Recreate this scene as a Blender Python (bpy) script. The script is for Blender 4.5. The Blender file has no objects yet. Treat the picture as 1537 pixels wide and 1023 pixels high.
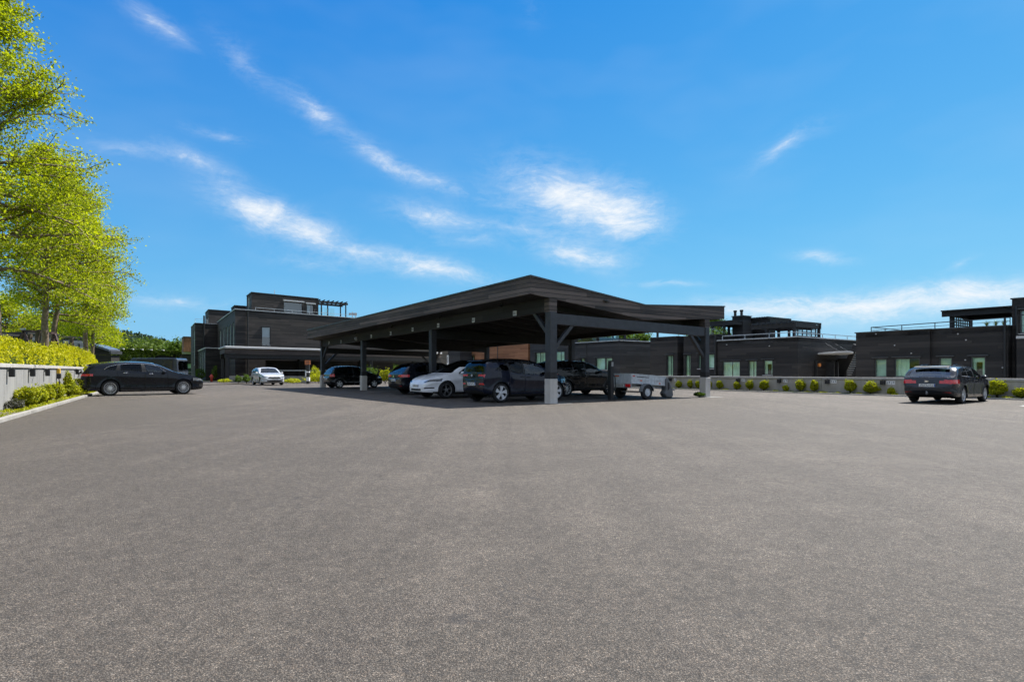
import bpy, bmesh, math, random
import numpy as np
from mathutils import Vector
R = math.radians
sc = bpy.context.scene
COL = sc.collection
random.seed(7)
RNG = np.random.default_rng(11)

# ------------------------------------------------------------------ site frame
CX, HY, F, EYE = 768.5, 557.0, 873.0, 1.12
PX0, PY0 = 1.37, 20.4                 # foot of the nearest carport post
VX, VY = 0.811, 0.585                 # across the carport
UX, UY = -0.585, 0.811                # along the carport, away from the viewer
VANG = math.atan2(VY, VX)
SUN_EL, SUN_AZ = R(52), math.atan2(0.75, 0.66)     # azimuth from +Y towards +X

def st(s, t, z=0.0):
    return Vector((PX0 + s * VX + t * UX, PY0 + s * VY + t * UY, z))
def t_at(s, px):
    """distance along the carport direction at which the line s = const is seen at photo column px"""
    k = (px - CX) / F
    return (PX0 + s * VX - k * (PY0 + s * VY)) / (k * UY - UX)
def s_at(t, px):
    k = (px - CX) / F
    return (PX0 + t * UX - k * (PY0 + t * UY)) / (k * VY - VX)
def z_at(s, t, py):
    return EYE + (HY - py) / F * st(s, t).y
def gp(px, py, z=0.0):
    d = F * (EYE - z) / (py - HY)
    return Vector(((px - CX) / F * d, d, z))
def at(px, d, z=0.0):
    return Vector(((px - CX) / F * d, d, z))
def zd(d, py):
    return EYE + (HY - py) / F * d

# ------------------------------------------------------------------ objects
def thing(name, label, cat, loc=(0, 0, 0), rz=0.0, group=None):
    o = bpy.data.objects.new(name, None)
    o.empty_display_size = 0.2
    COL.objects.link(o)
    o.location = loc
    o.rotation_euler = (0, 0, rz)
    tag(o, label, cat, group)
    return o
def tag(o, label=None, cat=None, group=None, kind=None):
    if label: o['label'] = label
    if cat: o['category'] = cat
    if group: o['group'] = group
    if kind: o['kind'] = kind
    return o
def copy_tree(o, parent=None):
    c = o.copy()
    COL.objects.link(c)
    if parent is not None:
        c.parent = parent
    for ch in o.children:
        copy_tree(ch, c)
    return c

class MB:
    def __init__(s):
        s.v, s.f, s.m = [], [], []
    def add(s, vs, fs, mi=0):
        b = len(s.v)
        s.v += [tuple(p) for p in vs]
        for f in fs:
            s.f.append([i + b for i in f]); s.m.append(mi)
        return s
    def box(s, x0, x1, y0, y1, z0, z1, mi=0):
        vs = [(x, y, z) for z in (z0, z1) for y in (y0, y1) for x in (x0, x1)]
        return s.add(vs, [(0, 2, 3, 1), (4, 5, 7, 6), (0, 1, 5, 4), (1, 3, 7, 5), (3, 2, 6, 7), (2, 0, 4, 6)], mi)
    def cbox(s, c, size, rz=0.0, mi=0):
        cx, cy, cz = c; a, b, h = [q / 2 for q in size]
        co, si = math.cos(rz), math.sin(rz)
        vs = [(cx + x * co - y * si, cy + x * si + y * co, cz + z) for z in (-h, h) for y in (-b, b) for x in (-a, a)]
        return s.add(vs, [(0, 2, 3, 1), (4, 5, 7, 6), (0, 1, 5, 4), (1, 3, 7, 5), (3, 2, 6, 7), (2, 0, 4, 6)], mi)
    def bar(s, p, q, w, h, mi=0):
        p, q = Vector(p), Vector(q)
        d = (q - p).normalized()
        up = Vector((0, 0, 1)) if abs(d.z) < 0.95 else Vector((1, 0, 0))
        a = d.cross(up).normalized() * (w / 2)
        b = a.cross(d).normalized() * (h / 2)
        vs = [p - a - b, p + a - b, p + a + b, p - a + b, q - a - b, q + a - b, q + a + b, q - a + b]
        return s.add(vs, [(0, 1, 2, 3), (7, 6, 5, 4), (0, 4, 5, 1), (1, 5, 6, 2), (2, 6, 7, 3), (3, 7, 4, 0)], mi)
    def tube(s, pts, rad, n=6, mi=0, cap=True):
        pts = [Vector(p) for p in pts]
        if not hasattr(rad, '__len__'): rad = [rad] * len(pts)
        b = len(s.v); ref = None
        for i, p in enumerate(pts):
            d = (pts[min(i + 1, len(pts) - 1)] - pts[max(i - 1, 0)]).normalized()
            if ref is None:
                ref = Vector((0, 0, 1)) if abs(d.z) < 0.9 else Vector((1, 0, 0))
            a = d.cross(ref).normalized(); c = a.cross(d).normalized(); ref = c
            for k in range(n):
                t = 2 * math.pi * k / n
                s.v.append(tuple(p + (a * math.cos(t) + c * math.sin(t)) * rad[i]))
        for i in range(len(pts) - 1):
            for k in range(n):
                s.f.append([b + i * n + k, b + i * n + (k + 1) % n, b + (i + 1) * n + (k + 1) % n, b + (i + 1) * n + k]); s.m.append(mi)
        if cap:
            s.f.append([b + k for k in range(n)][::-1]); s.m.append(mi)
            e = b + (len(pts) - 1) * n
            s.f.append([e + k for k in range(n)]); s.m.append(mi)
        return s
    def lathe(s, prof, c=(0, 0, 0), axis='y', n=28, mi=0, close=False):
        b = len(s.v); c = Vector(c)
        for r, h in prof:
            for k in range(n):
                t = 2 * math.pi * k / n; u, w = r * math.cos(t), r * math.sin(t)
                p = Vector((u, h, w)) if axis == 'y' else Vector((u, w, h))
                s.v.append(tuple(c + p))
        m = len(prof)
        for i in range(m if close else m - 1):
            for k in range(n):
                j = (i + 1) % m
                s.f.append([b + i * n + k, b + i * n + (k + 1) % n, b + j * n + (k + 1) % n, b + j * n + k]); s.m.append(mi)
        return s
    def poly(s, pts, vec, mi=0):
        """closed outline pts swept by vec, with both ends filled"""
        n = len(pts); vec = Vector(vec)
        vs = [Vector(p) for p in pts] + [Vector(p) + vec for p in pts]
        fs = [tuple(range(n))[::-1], tuple(range(n, 2 * n))] + [(i, (i + 1) % n, n + (i + 1) % n, n + i) for i in range(n)]
        return s.add(vs, fs, mi)
    def build(s, name, mats, parent=None, origin=(0, 0, 0), smooth=False, bevel=0.0):
        me = bpy.data.meshes.new(name)
        ox, oy, oz = origin
        me.from_pydata([(x - ox, y - oy, z - oz) for x, y, z in s.v], [], s.f)
        if not isinstance(mats, (list, tuple)): mats = [mats]
        for m in mats: me.materials.append(m)
        if len(mats) > 1: me.polygons.foreach_set('material_index', s.m)
        bm = bmesh.new(); bm.from_mesh(me)
        bmesh.ops.recalc_face_normals(bm, faces=bm.faces)
        bm.to_mesh(me); bm.free()
        if smooth: me.polygons.foreach_set('use_smooth', [True] * len(me.polygons))
        me.update()
        o = bpy.data.objects.new(name, me)
        COL.objects.link(o)
        if parent is not None: o.parent = parent
        if bevel:
            md = o.modifiers.new('edge', 'BEVEL'); md.width = bevel; md.segments = 2; md.limit_method = 'ANGLE'
        return o

def np_mesh(name, verts, faces, mats, parent=None, smooth=False, mi=None):
    """faces: (M,k) int array"""
    me = bpy.data.meshes.new(name)
    verts = np.asarray(verts, np.float32); faces = np.asarray(faces, np.int32)
    M, k = faces.shape
    me.vertices.add(len(verts)); me.vertices.foreach_set('co', verts.ravel())
    me.loops.add(M * k); me.loops.foreach_set('vertex_index', faces.ravel())
    me.polygons.add(M)
    me.polygons.foreach_set('loop_start', np.arange(0, M * k, k, dtype=np.int32))
    me.polygons.foreach_set('loop_total', np.full(M, k, np.int32))
    if not isinstance(mats, (list, tuple)): mats = [mats]
    for m in mats: me.materials.append(m)
    if mi is not None: me.polygons.foreach_set('material_index', np.asarray(mi, np.int32))
    if smooth: me.polygons.foreach_set('use_smooth', np.ones(M, bool))
    me.update(calc_edges=True); me.validate()
    o = bpy.data.objects.new(name, me); COL.objects.link(o)
    if parent is not None: o.parent = parent
    return o

# ------------------------------------------------------------------ materials
class NT:
    def __init__(s, nt): s.nt = nt
    def n(s, typ, **kw):
        nd = s.nt.nodes.new(typ)
        for k, v in kw.items():
            if k == 'in_':
                for kk, vv in v.items(): 
                    if hasattr(vv, 'is_linked') or hasattr(vv, 'links'): s.nt.links.new(vv, nd.inputs[kk])
                    else: nd.inputs[kk].default_value = vv
            else: setattr(nd, k, v)
        return nd
    def link(s, a, b): s.nt.links.new(a, b)
    def math(s, op, a, b=None, c=None, clamp=False):
        nd = s.nt.nodes.new('ShaderNodeMath'); nd.operation = op; nd.use_clamp = clamp
        for i, q in enumerate((a, b, c)):
            if q is None: continue
            if isinstance(q, (int, float)): nd.inputs[i].default_value = q
            else: s.nt.links.new(q, nd.inputs[i])
        return nd.outputs[0]
    def ramp(s, fac, stops, interp='LINEAR'):
        nd = s.nt.nodes.new('ShaderNodeValToRGB'); cr = nd.color_ramp; cr.interpolation = interp
        while len(cr.elements) < len(stops): cr.elements.new(0.5)
        for e, (p, c) in zip(cr.elements, stops):
            e.position = p; e.color = (c[0], c[1], c[2], 1) if hasattr(c, '__len__') else (c, c, c, 1)
        s.nt.links.new(fac, nd.inputs[0]); return nd.outputs[0]
    def noise(s, vec, scale, detail=4, rough=0.55, dist=0.0):
        nd = s.n('ShaderNodeTexNoise'); nd.inputs['Scale'].default_value = scale; nd.inputs['Detail'].default_value = detail
        nd.inputs['Roughness'].default_value = rough; nd.inputs['Distortion'].default_value = dist
        s.nt.links.new(vec, nd.inputs['Vector']); return nd.outputs['Fac']
    def mapping(s, vec, scale=(1, 1, 1), rot=(0, 0, 0), loc=(0, 0, 0)):
        nd = s.n('ShaderNodeMapping'); nd.inputs['Scale'].default_value = scale; nd.inputs['Rotation'].default_value = rot
        nd.inputs['Location'].default_value = loc
        s.nt.links.new(vec, nd.inputs['Vector']); return nd.outputs[0]
    def mix(s, fac, a, b, typ='MIX'):
        nd = s.n('ShaderNodeMix', data_type='RGBA', blend_type=typ)
        for sock, q in ((nd.inputs[0], fac), (nd.inputs[6], a), (nd.inputs[7], b)):
            if isinstance(q, (int, float)): sock.default_value = q
            elif isinstance(q, tuple): sock.default_value = (q[0], q[1], q[2], 1)
            else: s.nt.links.new(q, sock)
        return nd.outputs[2]
    def bump(s, h, strength=0.3, dist=0.02):
        nd = s.n('ShaderNodeBump'); nd.inputs['Strength'].default_value = strength; nd.inputs['Distance'].default_value = dist
        s.nt.links.new(h, nd.inputs['Height']); return nd.outputs[0]

def new_mat(name):
    m = bpy.data.materials.new(name); m.use_nodes = True
    for n in list(m.node_tree.nodes): m.node_tree.nodes.remove(n)
    k = NT(m.node_tree)
    out = k.n('ShaderNodeOutputMaterial'); b = k.n('ShaderNodeBsdfPrincipled')
    k.link(b.outputs[0], out.inputs[0])
    return m, k, b, out

def plain(name, col, rough=0.6, metal=0.0, coat=0.0, var=0.12, scale=3.0, emit=0.0, spec=0.5):
    m, k, b, out = new_mat(name)
    tc = k.n('ShaderNodeTexCoord').outputs['Object']
    nz = k.noise(tc, scale, 5)
    c1 = tuple(max(0, q * (1 - var)) for q in col); c2 = tuple(min(1, q * (1 + var)) for q in col)
    k.link(k.ramp(nz, [(0.3, c1), (0.7, c2)]), b.inputs['Base Color'])
    b.inputs['Roughness'].default_value = rough; b.inputs['Metallic'].default_value = metal
    b.inputs['Coat Weight'].default_value = coat; b.inputs['Coat Roughness'].default_value = 0.03
    b.inputs['Specular IOR Level'].default_value = spec
    if emit:
        b.inputs['Emission Color'].default_value = (*col, 1); b.inputs['Emission Strength'].default_value = emit
    return m

def car_paint(name, col, flake=0.0):
    m, k, b, out = new_mat(name)
    tc = k.n('ShaderNodeTexCoord').outputs['Object']
    dirt = k.noise(tc, 2.2, 6, 0.6)
    c2 = tuple(q * 1.15 + 0.004 for q in col)
    k.link(k.ramp(dirt, [(0.4, col), (0.75, c2)]), b.inputs['Base Color'])
    k.link(k.ramp(dirt, [(0.35, 0.22), (0.8, 0.36)]), b.inputs['Roughness'])
    b.inputs['Metallic'].default_value = flake
    b.inputs['Coat Weight'].default_value = 1.0; b.inputs['Coat Roughness'].default_value = 0.015
    b.inputs['Specular IOR Level'].default_value = 0.10; b.inputs['Coat IOR'].default_value = 1.33
    return m

def glass_mat(name, tint, gloss=0.35, rough=0.02, base=0.04):
    m, k, b, out = new_mat(name)
    k.nt.nodes.remove(b)
    tr = k.n('ShaderNodeBsdfTransparent'); tr.inputs[0].default_value = (*tint, 1)
    gl = k.n('ShaderNodeBsdfGlossy'); gl.inputs['Roughness'].default_value = rough; gl.inputs[0].default_value = (0.90, 0.95, 1, 1)
    fr = k.n('ShaderNodeLayerWeight'); fr.inputs[0].default_value = 0.5
    fres = k.math('MULTIPLY_ADD', k.math('POWER', fr.outputs['Facing'], 4.5), 0.95 - base, base + 0.02, clamp=True)
    tc = k.n('ShaderNodeTexCoord').outputs['Object']
    wav = k.noise(tc, 0.9, 2)
    k.link(k.bump(wav, 0.05, 0.05), gl.inputs['Normal'])
    mx = k.n('ShaderNodeMixShader')
    k.link(fres, mx.inputs[0])
    k.link(tr.outputs[0], mx.inputs[1]); k.link(gl.outputs[0], mx.inputs[2]); k.link(mx.outputs[0], out.inputs[0])
    return m

def siding(name, dark, light, pitch=0.145, vertical=False, rough=0.75, groove=0.45, streak=1.0, gw=0.12):
    """stained board cladding: courses, per-board tone, grain, weathered streaks"""
    m, k, b, out = new_mat(name)
    tc = k.n('ShaderNodeTexCoord').outputs['Object']
    sep = k.n('ShaderNodeSeparateXYZ'); k.link(tc, sep.inputs[0])
    if vertical:
        c = k.math('ADD', sep.outputs[0], sep.outputs[1])
        grain_v = k.mapping(tc, (9, 9, 0.7))
    else:
        c = sep.outputs[2]; grain_v = k.mapping(tc, (0.7, 0.7, 16))
    cc = k.math('DIVIDE', c, pitch)
    idx = k.math('FLOOR', cc); fr = k.math('SUBTRACT', cc, idx)
    run = k.math('ADD', k.math('MULTIPLY', k.math('ADD', sep.outputs[0], sep.outputs[1]), 0.26), k.math('MULTIPLY', idx, 0.37)) if not vertical else sep.outputs[2]
    wv = k.n('ShaderNodeCombineXYZ'); k.link(idx, wv.inputs[0]); k.link(k.math('FLOOR', run), wv.inputs[1])
    wn = k.n('ShaderNodeTexWhiteNoise', noise_dimensions='2D'); k.link(wv.outputs[0], wn.inputs['Vector'])
    grain = k.noise(grain_v, 1.6, 6, 0.62)
    patch = k.noise(k.mapping(tc, (0.35, 0.35, 1.3)), 1.0, 4)
    t = k.math('ADD', k.math('MULTIPLY', grain, 0.65 * streak), k.math('MULTIPLY', wn.outputs[0], 0.36))
    t = k.math('ADD', t, k.math('MULTIPLY', k.math('SUBTRACT', patch, 0.5), 0.5))
    col = k.ramp(t, [(0.28, dark), (0.78, light)])
    gv = k.math('LESS_THAN', fr, gw)
    col = k.mix(k.math('MULTIPLY', gv, groove), col, (0.004, 0.004, 0.004))
    k.link(col, b.inputs['Base Color'])
    k.link(k.ramp(grain, [(0.3, rough - 0.12), (0.7, rough + 0.12)]), b.inputs['Roughness'])
    h = k.math('ADD', k.math('MULTIPLY', k.math('SUBTRACT', 1.0, gv), 1.0), k.math('MULTIPLY', grain, 0.25))
    k.link(k.bump(h, 0.5, 0.012), b.inputs['Normal'])
    return m

def concrete(name, a, bb, scale=1.0, rough=0.85, streaks=True):
    m, k, b, out = new_mat(name)
    tc = k.n('ShaderNodeTexCoord').outputs['Object']
    n1 = k.noise(tc, 1.1 * scale, 6, 0.6); n2 = k.noise(tc, 28 * scale, 4, 0.6)
    st_ = k.noise(k.mapping(tc, (3.2, 3.2, 0.25)), 1.4, 4, 0.6)
    t = k.math('ADD', k.math('MULTIPLY', n1, 0.55), k.math('MULTIPLY', n2, 0.2))
    t = k.math('ADD', t, k.math('MULTIPLY', st_, 0.5 if streaks else 0.0))
    k.link(k.ramp(t, [(0.42 if streaks else 0.35, a), (0.80 if streaks else 0.72, bb)]), b.inputs['Base Color'])
    b.inputs['Roughness'].default_value = rough
    k.link(k.bump(k.math('ADD', n2, k.math('MULTIPLY', n1, 0.5)), 0.25, 0.01), b.inputs['Normal'])
    return m

def leaf_mat(name, dark, light, trans=0.45, hue=None):
    m, k, b, out = new_mat(name)
    k.nt.nodes.remove(b)
    geo = k.n('ShaderNodeNewGeometry')
    tc = k.n('ShaderNodeTexCoord').outputs['Object']
    cl = k.noise(tc, 1.1, 3)
    t = k.math('ADD', k.math('MULTIPLY', geo.outputs['Random Per Island'], 0.6), k.math('MULTIPLY', cl, 0.5))
    col = k.ramp(t, [(0.15, dark), (0.85, light)])
    d = k.n('ShaderNodeBsdfDiffuse'); tl = k.n('ShaderNodeBsdfTranslucent'); gl = k.n('ShaderNodeBsdfGlossy')
    gl.inputs['Roughness'].default_value = 0.6
    k.link(col, d.inputs[0])
    k.link(k.mix(1.0, col, (1.25, 1.3, 0.55), 'MULTIPLY'), tl.inputs[0])
    m1 = k.n('ShaderNodeMixShader'); m1.inputs[0].default_value = trans
    k.link(d.outputs[0], m1.inputs[1]); k.link(tl.outputs[0], m1.inputs[2])
    m2 = k.n('ShaderNodeMixShader'); m2.inputs[0].default_value = 0.018
    k.link(m1.outputs[0], m2.inputs[1]); k.link(gl.outputs[0], m2.inputs[2]); k.link(m2.outputs[0], out.inputs[0])
    return m

def asphalt_mat(name):
    m, k, b, out = new_mat(name)
    tc = k.n('ShaderNodeTexCoord').outputs['Object']
    big = k.noise(tc, 0.12, 5, 0.6, 0.6)
    mid = k.noise(tc, 1.3, 6, 0.65)
    fine = k.noise(tc, 60, 4, 0.7)
    # long worn lanes swept by turning cars
    lane = k.noise(k.mapping(tc, (2.3, 0.06, 1), (0, 0, R(8.2))), 1.0, 4, 0.6, 0.35)
    vo = k.n('ShaderNodeTexVoronoi', feature='F1'); vo.inputs['Scale'].default_value = 150; k.link(k.mapping(tc, (1, 1, 1)), vo.inputs['Vector'])
    stone = vo.outputs['Color']; dist = vo.outputs['Distance']
    sv = k.n('ShaderNodeSeparateColor'); k.link(stone, sv.inputs[0])
    t = k.math('ADD', k.math('MULTIPLY', big, 0.36), k.math('MULTIPLY', mid, 0.24))
    t = k.math('ADD', t, k.math('MULTIPLY', lane, 0.22)); t = k.math('ADD', t, k.math('MULTIPLY', fine, 0.16))
    base = k.ramp(t, [(0.46, (0.118, 0.0975, 0.0770)), (0.64, (0.208, 0.1725, 0.1375))])
    # stones: bright chips, dark binder between
    v2 = k.n('ShaderNodeTexVoronoi', feature='F1'); v2.inputs['Scale'].default_value = 27; k.link(tc, v2.inputs['Vector'])
    s2 = k.n('ShaderNodeSeparateColor'); k.link(v2.outputs['Color'], s2.inputs[0])
    base = k.mix(1.0, base, k.ramp(s2.outputs[0], [(0.0, 0.84), (0.5, 1.0), (1.0, 1.16)]), 'MULTIPLY')
    base = k.mix(1.0, base, k.ramp(k.noise(tc, 9, 4, 0.7), [(0.3, 0.80), (0.7, 1.18)]), 'MULTIPLY')
    chip = k.ramp(sv.outputs[0], [(0.0, 0.55), (0.35, 0.86), (0.7, 1.05), (0.90, 1.28), (1.0, 2.1)])
    col = k.mix(1.0, base, chip, 'MULTIPLY')
    warm = k.ramp(sv.outputs[1], [(0.0, (0.94, 0.98, 1.04)), (0.6, (1, 1, 1)), (1.0, (1.06, 0.99, 0.94))])
    col = k.mix(1.0, col, warm, 'MULTIPLY')
    gap = k.ramp(dist, [(0.30, 1.0), (0.62, 0.35)])
    col = k.mix(1.0, col, gap, 'MULTIPLY')
    # hairline cracks
    vc = k.n('ShaderNodeTexVoronoi', feature='DISTANCE_TO_EDGE'); vc.inputs['Scale'].default_value = 0.16
    wob = k.n('ShaderNodeTexNoise'); wob.inputs['Scale'].default_value = 0.8; wob.inputs['Detail'].default_value = 6; k.link(tc, wob.inputs['Vector'])
    addv = k.n('ShaderNodeVectorMath', operation='MULTIPLY_ADD'); k.link(wob.outputs['Color'], addv.inputs[0]); addv.inputs[1].default_value = (2.2, 2.2, 2.2); k.link(tc, addv.inputs[2])
    k.link(addv.outputs[0], vc.inputs['Vector'])
    crack = k.math('MULTIPLY', k.math('LESS_THAN', vc.outputs['Distance'], 0.0016), k.math('GREATER_THAN', mid, 0.53))
    col = k.mix(k.math('MULTIPLY', crack, 0.55), col, (0.03, 0.027, 0.025))
    # oil drips
    oil = k.ramp(k.noise(tc, 0.75, 3, 0.5), [(0.66, 0.0), (0.74, 1.0)])
    col = k.mix(k.math('MULTIPLY', oil, 0.34), col, (0.045, 0.041, 0.038))
    k.link(col, b.inputs['Base Color'])
    b.inputs['Roughness'].default_value = 0.82
    b.inputs['Specular IOR Level'].default_value = 0.45
    h = k.math('ADD', k.math('MULTIPLY', k.math('SUBTRACT', 1.0, dist), 1.0), k.math('MULTIPLY', fine, 0.8))
    k.link(k.bump(h, 0.7, 0.0065), b.inputs['Normal'])
    return m

M = {}
M['asphalt'] = asphalt_mat('asphalt')
M['paint_line'] = plain('worn line paint', (0.46, 0.45, 0.43), 0.8, var=0.35, scale=14)
M['soil'] = plain('bed soil', (0.10, 0.085, 0.05), 0.95, var=0.5, scale=9)
M['turf'] = plain('rough grass', (0.10, 0.17, 0.03), 0.95, var=0.5, scale=6)
M['kerb'] = concrete('kerb granite', (0.20, 0.188, 0.168), (0.36, 0.343, 0.312), 2.0)
M['concrete'] = concrete('cast concrete', (0.165, 0.162, 0.153), (0.29, 0.285, 0.27), 1.0)
M['concrete_warm'] = concrete('weathered concrete', (0.30, 0.275, 0.23), (0.47, 0.44, 0.385), 1.0)
M['footing'] = concrete('footing concrete', (0.43, 0.405, 0.37), (0.60, 0.57, 0.53), 1.6)
M['coping'] = concrete('coping concrete', (0.30, 0.285, 0.265), (0.45, 0.43, 0.40), 1.4)
M['clad'] = siding('black stained boards', (0.008, 0.0072, 0.007), (0.038, 0.0325, 0.030))
M['clad_brown'] = siding('brown black boards', (0.008, 0.007, 0.0064), (0.058, 0.047, 0.041), 0.16, streak=1.2)
M['clad_grey'] = siding('charcoal boards', (0.016, 0.016, 0.017), (0.046, 0.045, 0.046), 0.15, streak=0.9)
M['fascia'] = siding('fascia boards', (0.020, 0.0160, 0.0140), (0.150, 0.116, 0.100), 0.147, groove=0.9, streak=1.2, gw=0.14)
M['fascia_far'] = siding('warm fascia boards', (0.040, 0.030, 0.026), (0.100, 0.078, 0.068), 0.15)
M['orange'] = siding('orange timber boards', (0.21, 0.085, 0.036), (0.40, 0.18, 0.085), 0.12, groove=0.55)
M['orange_v'] = siding('upright brown boards', (0.15, 0.065, 0.028), (0.31, 0.145, 0.065), 0.30, vertical=True, groove=0.4)
M['soffit'] = siding('soffit boards', (0.014, 0.013, 0.0125), (0.038, 0.034, 0.032), 0.2)
M['beam'] = plain('painted charcoal timber', (0.036, 0.038, 0.044), 0.55, var=0.25, scale=5)
M['beam_dark'] = plain('dark timber', (0.018, 0.018, 0.019), 0.7, var=0.3, scale=4)
M['flash'] = plain('grey metal flashing', (0.075, 0.078, 0.083), 0.45, 0.5, var=0.2)
M['trim_light'] = plain('pale metal trim', (0.50, 0.50, 0.50), 0.4, 0.0, var=0.08)
M['roof_felt'] = plain('dark roofing felt', (0.05, 0.05, 0.052), 0.9, var=0.3)
M['black'] = plain('black plastic', (0.012, 0.012, 0.013), 0.5, var=0.2)
M['liner'] = plain('matt black liner', (0.006, 0.006, 0.006), 0.95, var=0.2)
M['rubber'] = plain('tyre rubber', (0.016, 0.016, 0.017), 0.8, var=0.25, scale=8)
M['alloy'] = plain('alloy silver', (0.66, 0.67, 0.68), 0.3, 0.25, var=0.08)
M['alloy_white'] = plain('pale wheel cover', (0.62, 0.63, 0.65), 0.35, 0.2, var=0.06)
M['alloy_dark'] = plain('grey alloy', (0.36, 0.365, 0.375), 0.35, 0.6, var=0.1)
M['steel'] = plain('galvanised sheet', (0.50, 0.535, 0.56), 0.42, 0.05, var=0.2, scale=7)
M['steel_dark'] = plain('galvanised frame', (0.27, 0.28, 0.29), 0.5, 0.2, var=0.25, scale=6)
M['grey_plastic'] = plain('grey moulded plastic', (0.115, 0.12, 0.125), 0.5, var=0.15)
M['chrome'] = plain('chrome', (0.75, 0.76, 0.78), 0.12, 1.0, var=0.03)
M['red_lens'] = plain('red lens', (0.62, 0.016, 0.020), 0.15, coat=0.8, var=0.25, scale=9)
M['dark_lens'] = plain('smoked red lens', (0.20, 0.010, 0.012), 0.15, coat=0.8, var=0.2, scale=9)
M['dark_head'] = plain('smoked headlight', (0.05, 0.053, 0.058), 0.1, 0.3, coat=1.0, var=0.5, scale=14)
M['rear_glass'] = glass_mat('rear screen glass', (0.30, 0.36, 0.38), 0.45, base=0.16)
M['head_lens'] = plain('headlight lens', (0.22, 0.235, 0.25), 0.08, 0.4, coat=1.0, var=0.5, scale=16)
M['plate'] = plain('plate white', (0.66, 0.66, 0.64), 0.4, var=0.06)
M['white'] = plain('white paint', (0.74, 0.74, 0.72), 0.5, var=0.06)
M['ink'] = plain('dark lettering', (0.03, 0.03, 0.035), 0.6)
M['blue_strip'] = plain('blue plate strip', (0.02, 0.06, 0.30), 0.5)
M['orange_sticker'] = plain('orange sticker', (0.62, 0.11, 0.03), 0.5)
M['orange_sign'] = plain('orange sign', (0.52, 0.17, 0.06), 0.6)
M['red_paint'] = plain('red paint', (0.55, 0.05, 0.03), 0.5)
M['yellow'] = plain('yellow plastic', (0.62, 0.36, 0.02), 0.5)
M['curtain'] = plain('pale curtain', (0.74, 0.80, 0.74), 0.9, var=0.12)
M['blind'] = plain('white blind', (0.66, 0.68, 0.68), 0.8, var=0.05)
M['room'] = plain('dim room', (0.10, 0.115, 0.105), 0.9)
M['seat'] = plain('seat cloth', (0.03, 0.03, 0.032), 0.9)
M['paint_black'] = car_paint('black car paint', (0.006, 0.0065, 0.008), 0.1)
M['paint_navy'] = car_paint('dark blue car paint', (0.008, 0.011, 0.024), 0.15)
M['paint_slate'] = car_paint('slate car paint', (0.030, 0.034, 0.042), 0.45)
M['paint_ink'] = car_paint('blue black car paint', (0.007, 0.009, 0.014), 0.25)
M['paint_white'] = car_paint('white car paint', (0.76, 0.77, 0.79))
M['paint_silver'] = car_paint('silver white car paint', (0.55, 0.56, 0.58), 0.25)
M['paint_van'] = car_paint('blue grey van paint', (0.055, 0.066, 0.085), 0.2)
M['car_glass'] = glass_mat('tinted car glass', (0.34, 0.42, 0.42), 0.42)
M['dark_glass'] = glass_mat('privacy glass', (0.09, 0.11, 0.12), 0.30, base=0.0)
M['sky_glass'] = glass_mat('reflective house glass', (0.42, 0.54, 0.60), 0.5, base=0.13)
M['window_glass'] = glass_mat('house glass', (0.74, 0.92, 0.80), 0.38, base=0.09)
M['rail_glass'] = glass_mat('balustrade glass', (0.85, 0.92, 0.90), 0.3)
M['bark'] = plain('grey brown bark', (0.17, 0.125, 0.088), 0.9, var=0.5, scale=7)
M['bark_dark'] = plain('dark bark', (0.07, 0.052, 0.036), 0.9, var=0.5, scale=7)
M['leaf_lime'] = leaf_mat('fresh lime leaves', (0.075, 0.135, 0.009), (0.47, 0.49, 0.014), 0.52)
M['leaf_green'] = leaf_mat('mid green leaves', (0.035, 0.075, 0.010), (0.11, 0.17, 0.020), 0.4)
M['leaf_gold'] = leaf_mat('golden hedge leaves', (0.21, 0.24, 0.006), (0.60, 0.54, 0.010), 0.40)
M['leaf_shrub'] = leaf_mat('yellow green shrub leaves', (0.12, 0.175, 0.010), (0.52, 0.50, 0.018), 0.38)
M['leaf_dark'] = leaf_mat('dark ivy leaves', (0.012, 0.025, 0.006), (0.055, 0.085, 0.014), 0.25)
M['leaf_red'] = leaf_mat('reddish leaves', (0.20, 0.06, 0.045), (0.36, 0.14, 0.10), 0.3)
M['leaf_grey'] = leaf_mat('grey twigs', (0.045, 0.048, 0.035), (0.12, 0.12, 0.09), 0.2)
M['leaf_ivy'] = leaf_mat('ivy leaves', (0.020, 0.042, 0.008), (0.10, 0.15, 0.018), 0.3)
M['leaf_far'] = leaf_mat('distant leaves', (0.035, 0.070, 0.014), (0.15, 0.21, 0.035), 0.35)
M['forest'] = leaf_mat('haze tinted far forest', (0.020, 0.042, 0.030), (0.050, 0.085, 0.052), 0.15)  # bluish haze of distance is put into the leaf colour
M['hill'] = plain('far wooded hill', (0.040, 0.068, 0.050), 0.95, var=0.45, scale=0.05)
M['house_blue'] = siding('blue grey boards', (0.045, 0.058, 0.075), (0.10, 0.125, 0.15), 0.18)
M['black_gloss'] = plain('dark glossy pane', (0.016, 0.017, 0.019), 0.25, coat=0.3)
M['solar'] = plain('solar roof', (0.15, 0.17, 0.21), 0.15, 0.3, var=0.1)

# ------------------------------------------------------------------ camera
cam = bpy.data.cameras.new('camera'); cam.sensor_width = 36; cam.sensor_fit = 'HORIZONTAL'
cam.lens = 36 * F / 1537; cam.shift_y = (HY - 511.5) / 1537
cam.clip_start = 0.05; cam.clip_end = 5000
co = bpy.data.objects.new('camera', cam); COL.objects.link(co)
co.location = (0, 0, EYE); co.rotation_euler = (R(90), 0, 0)
sc.camera = co

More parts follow.
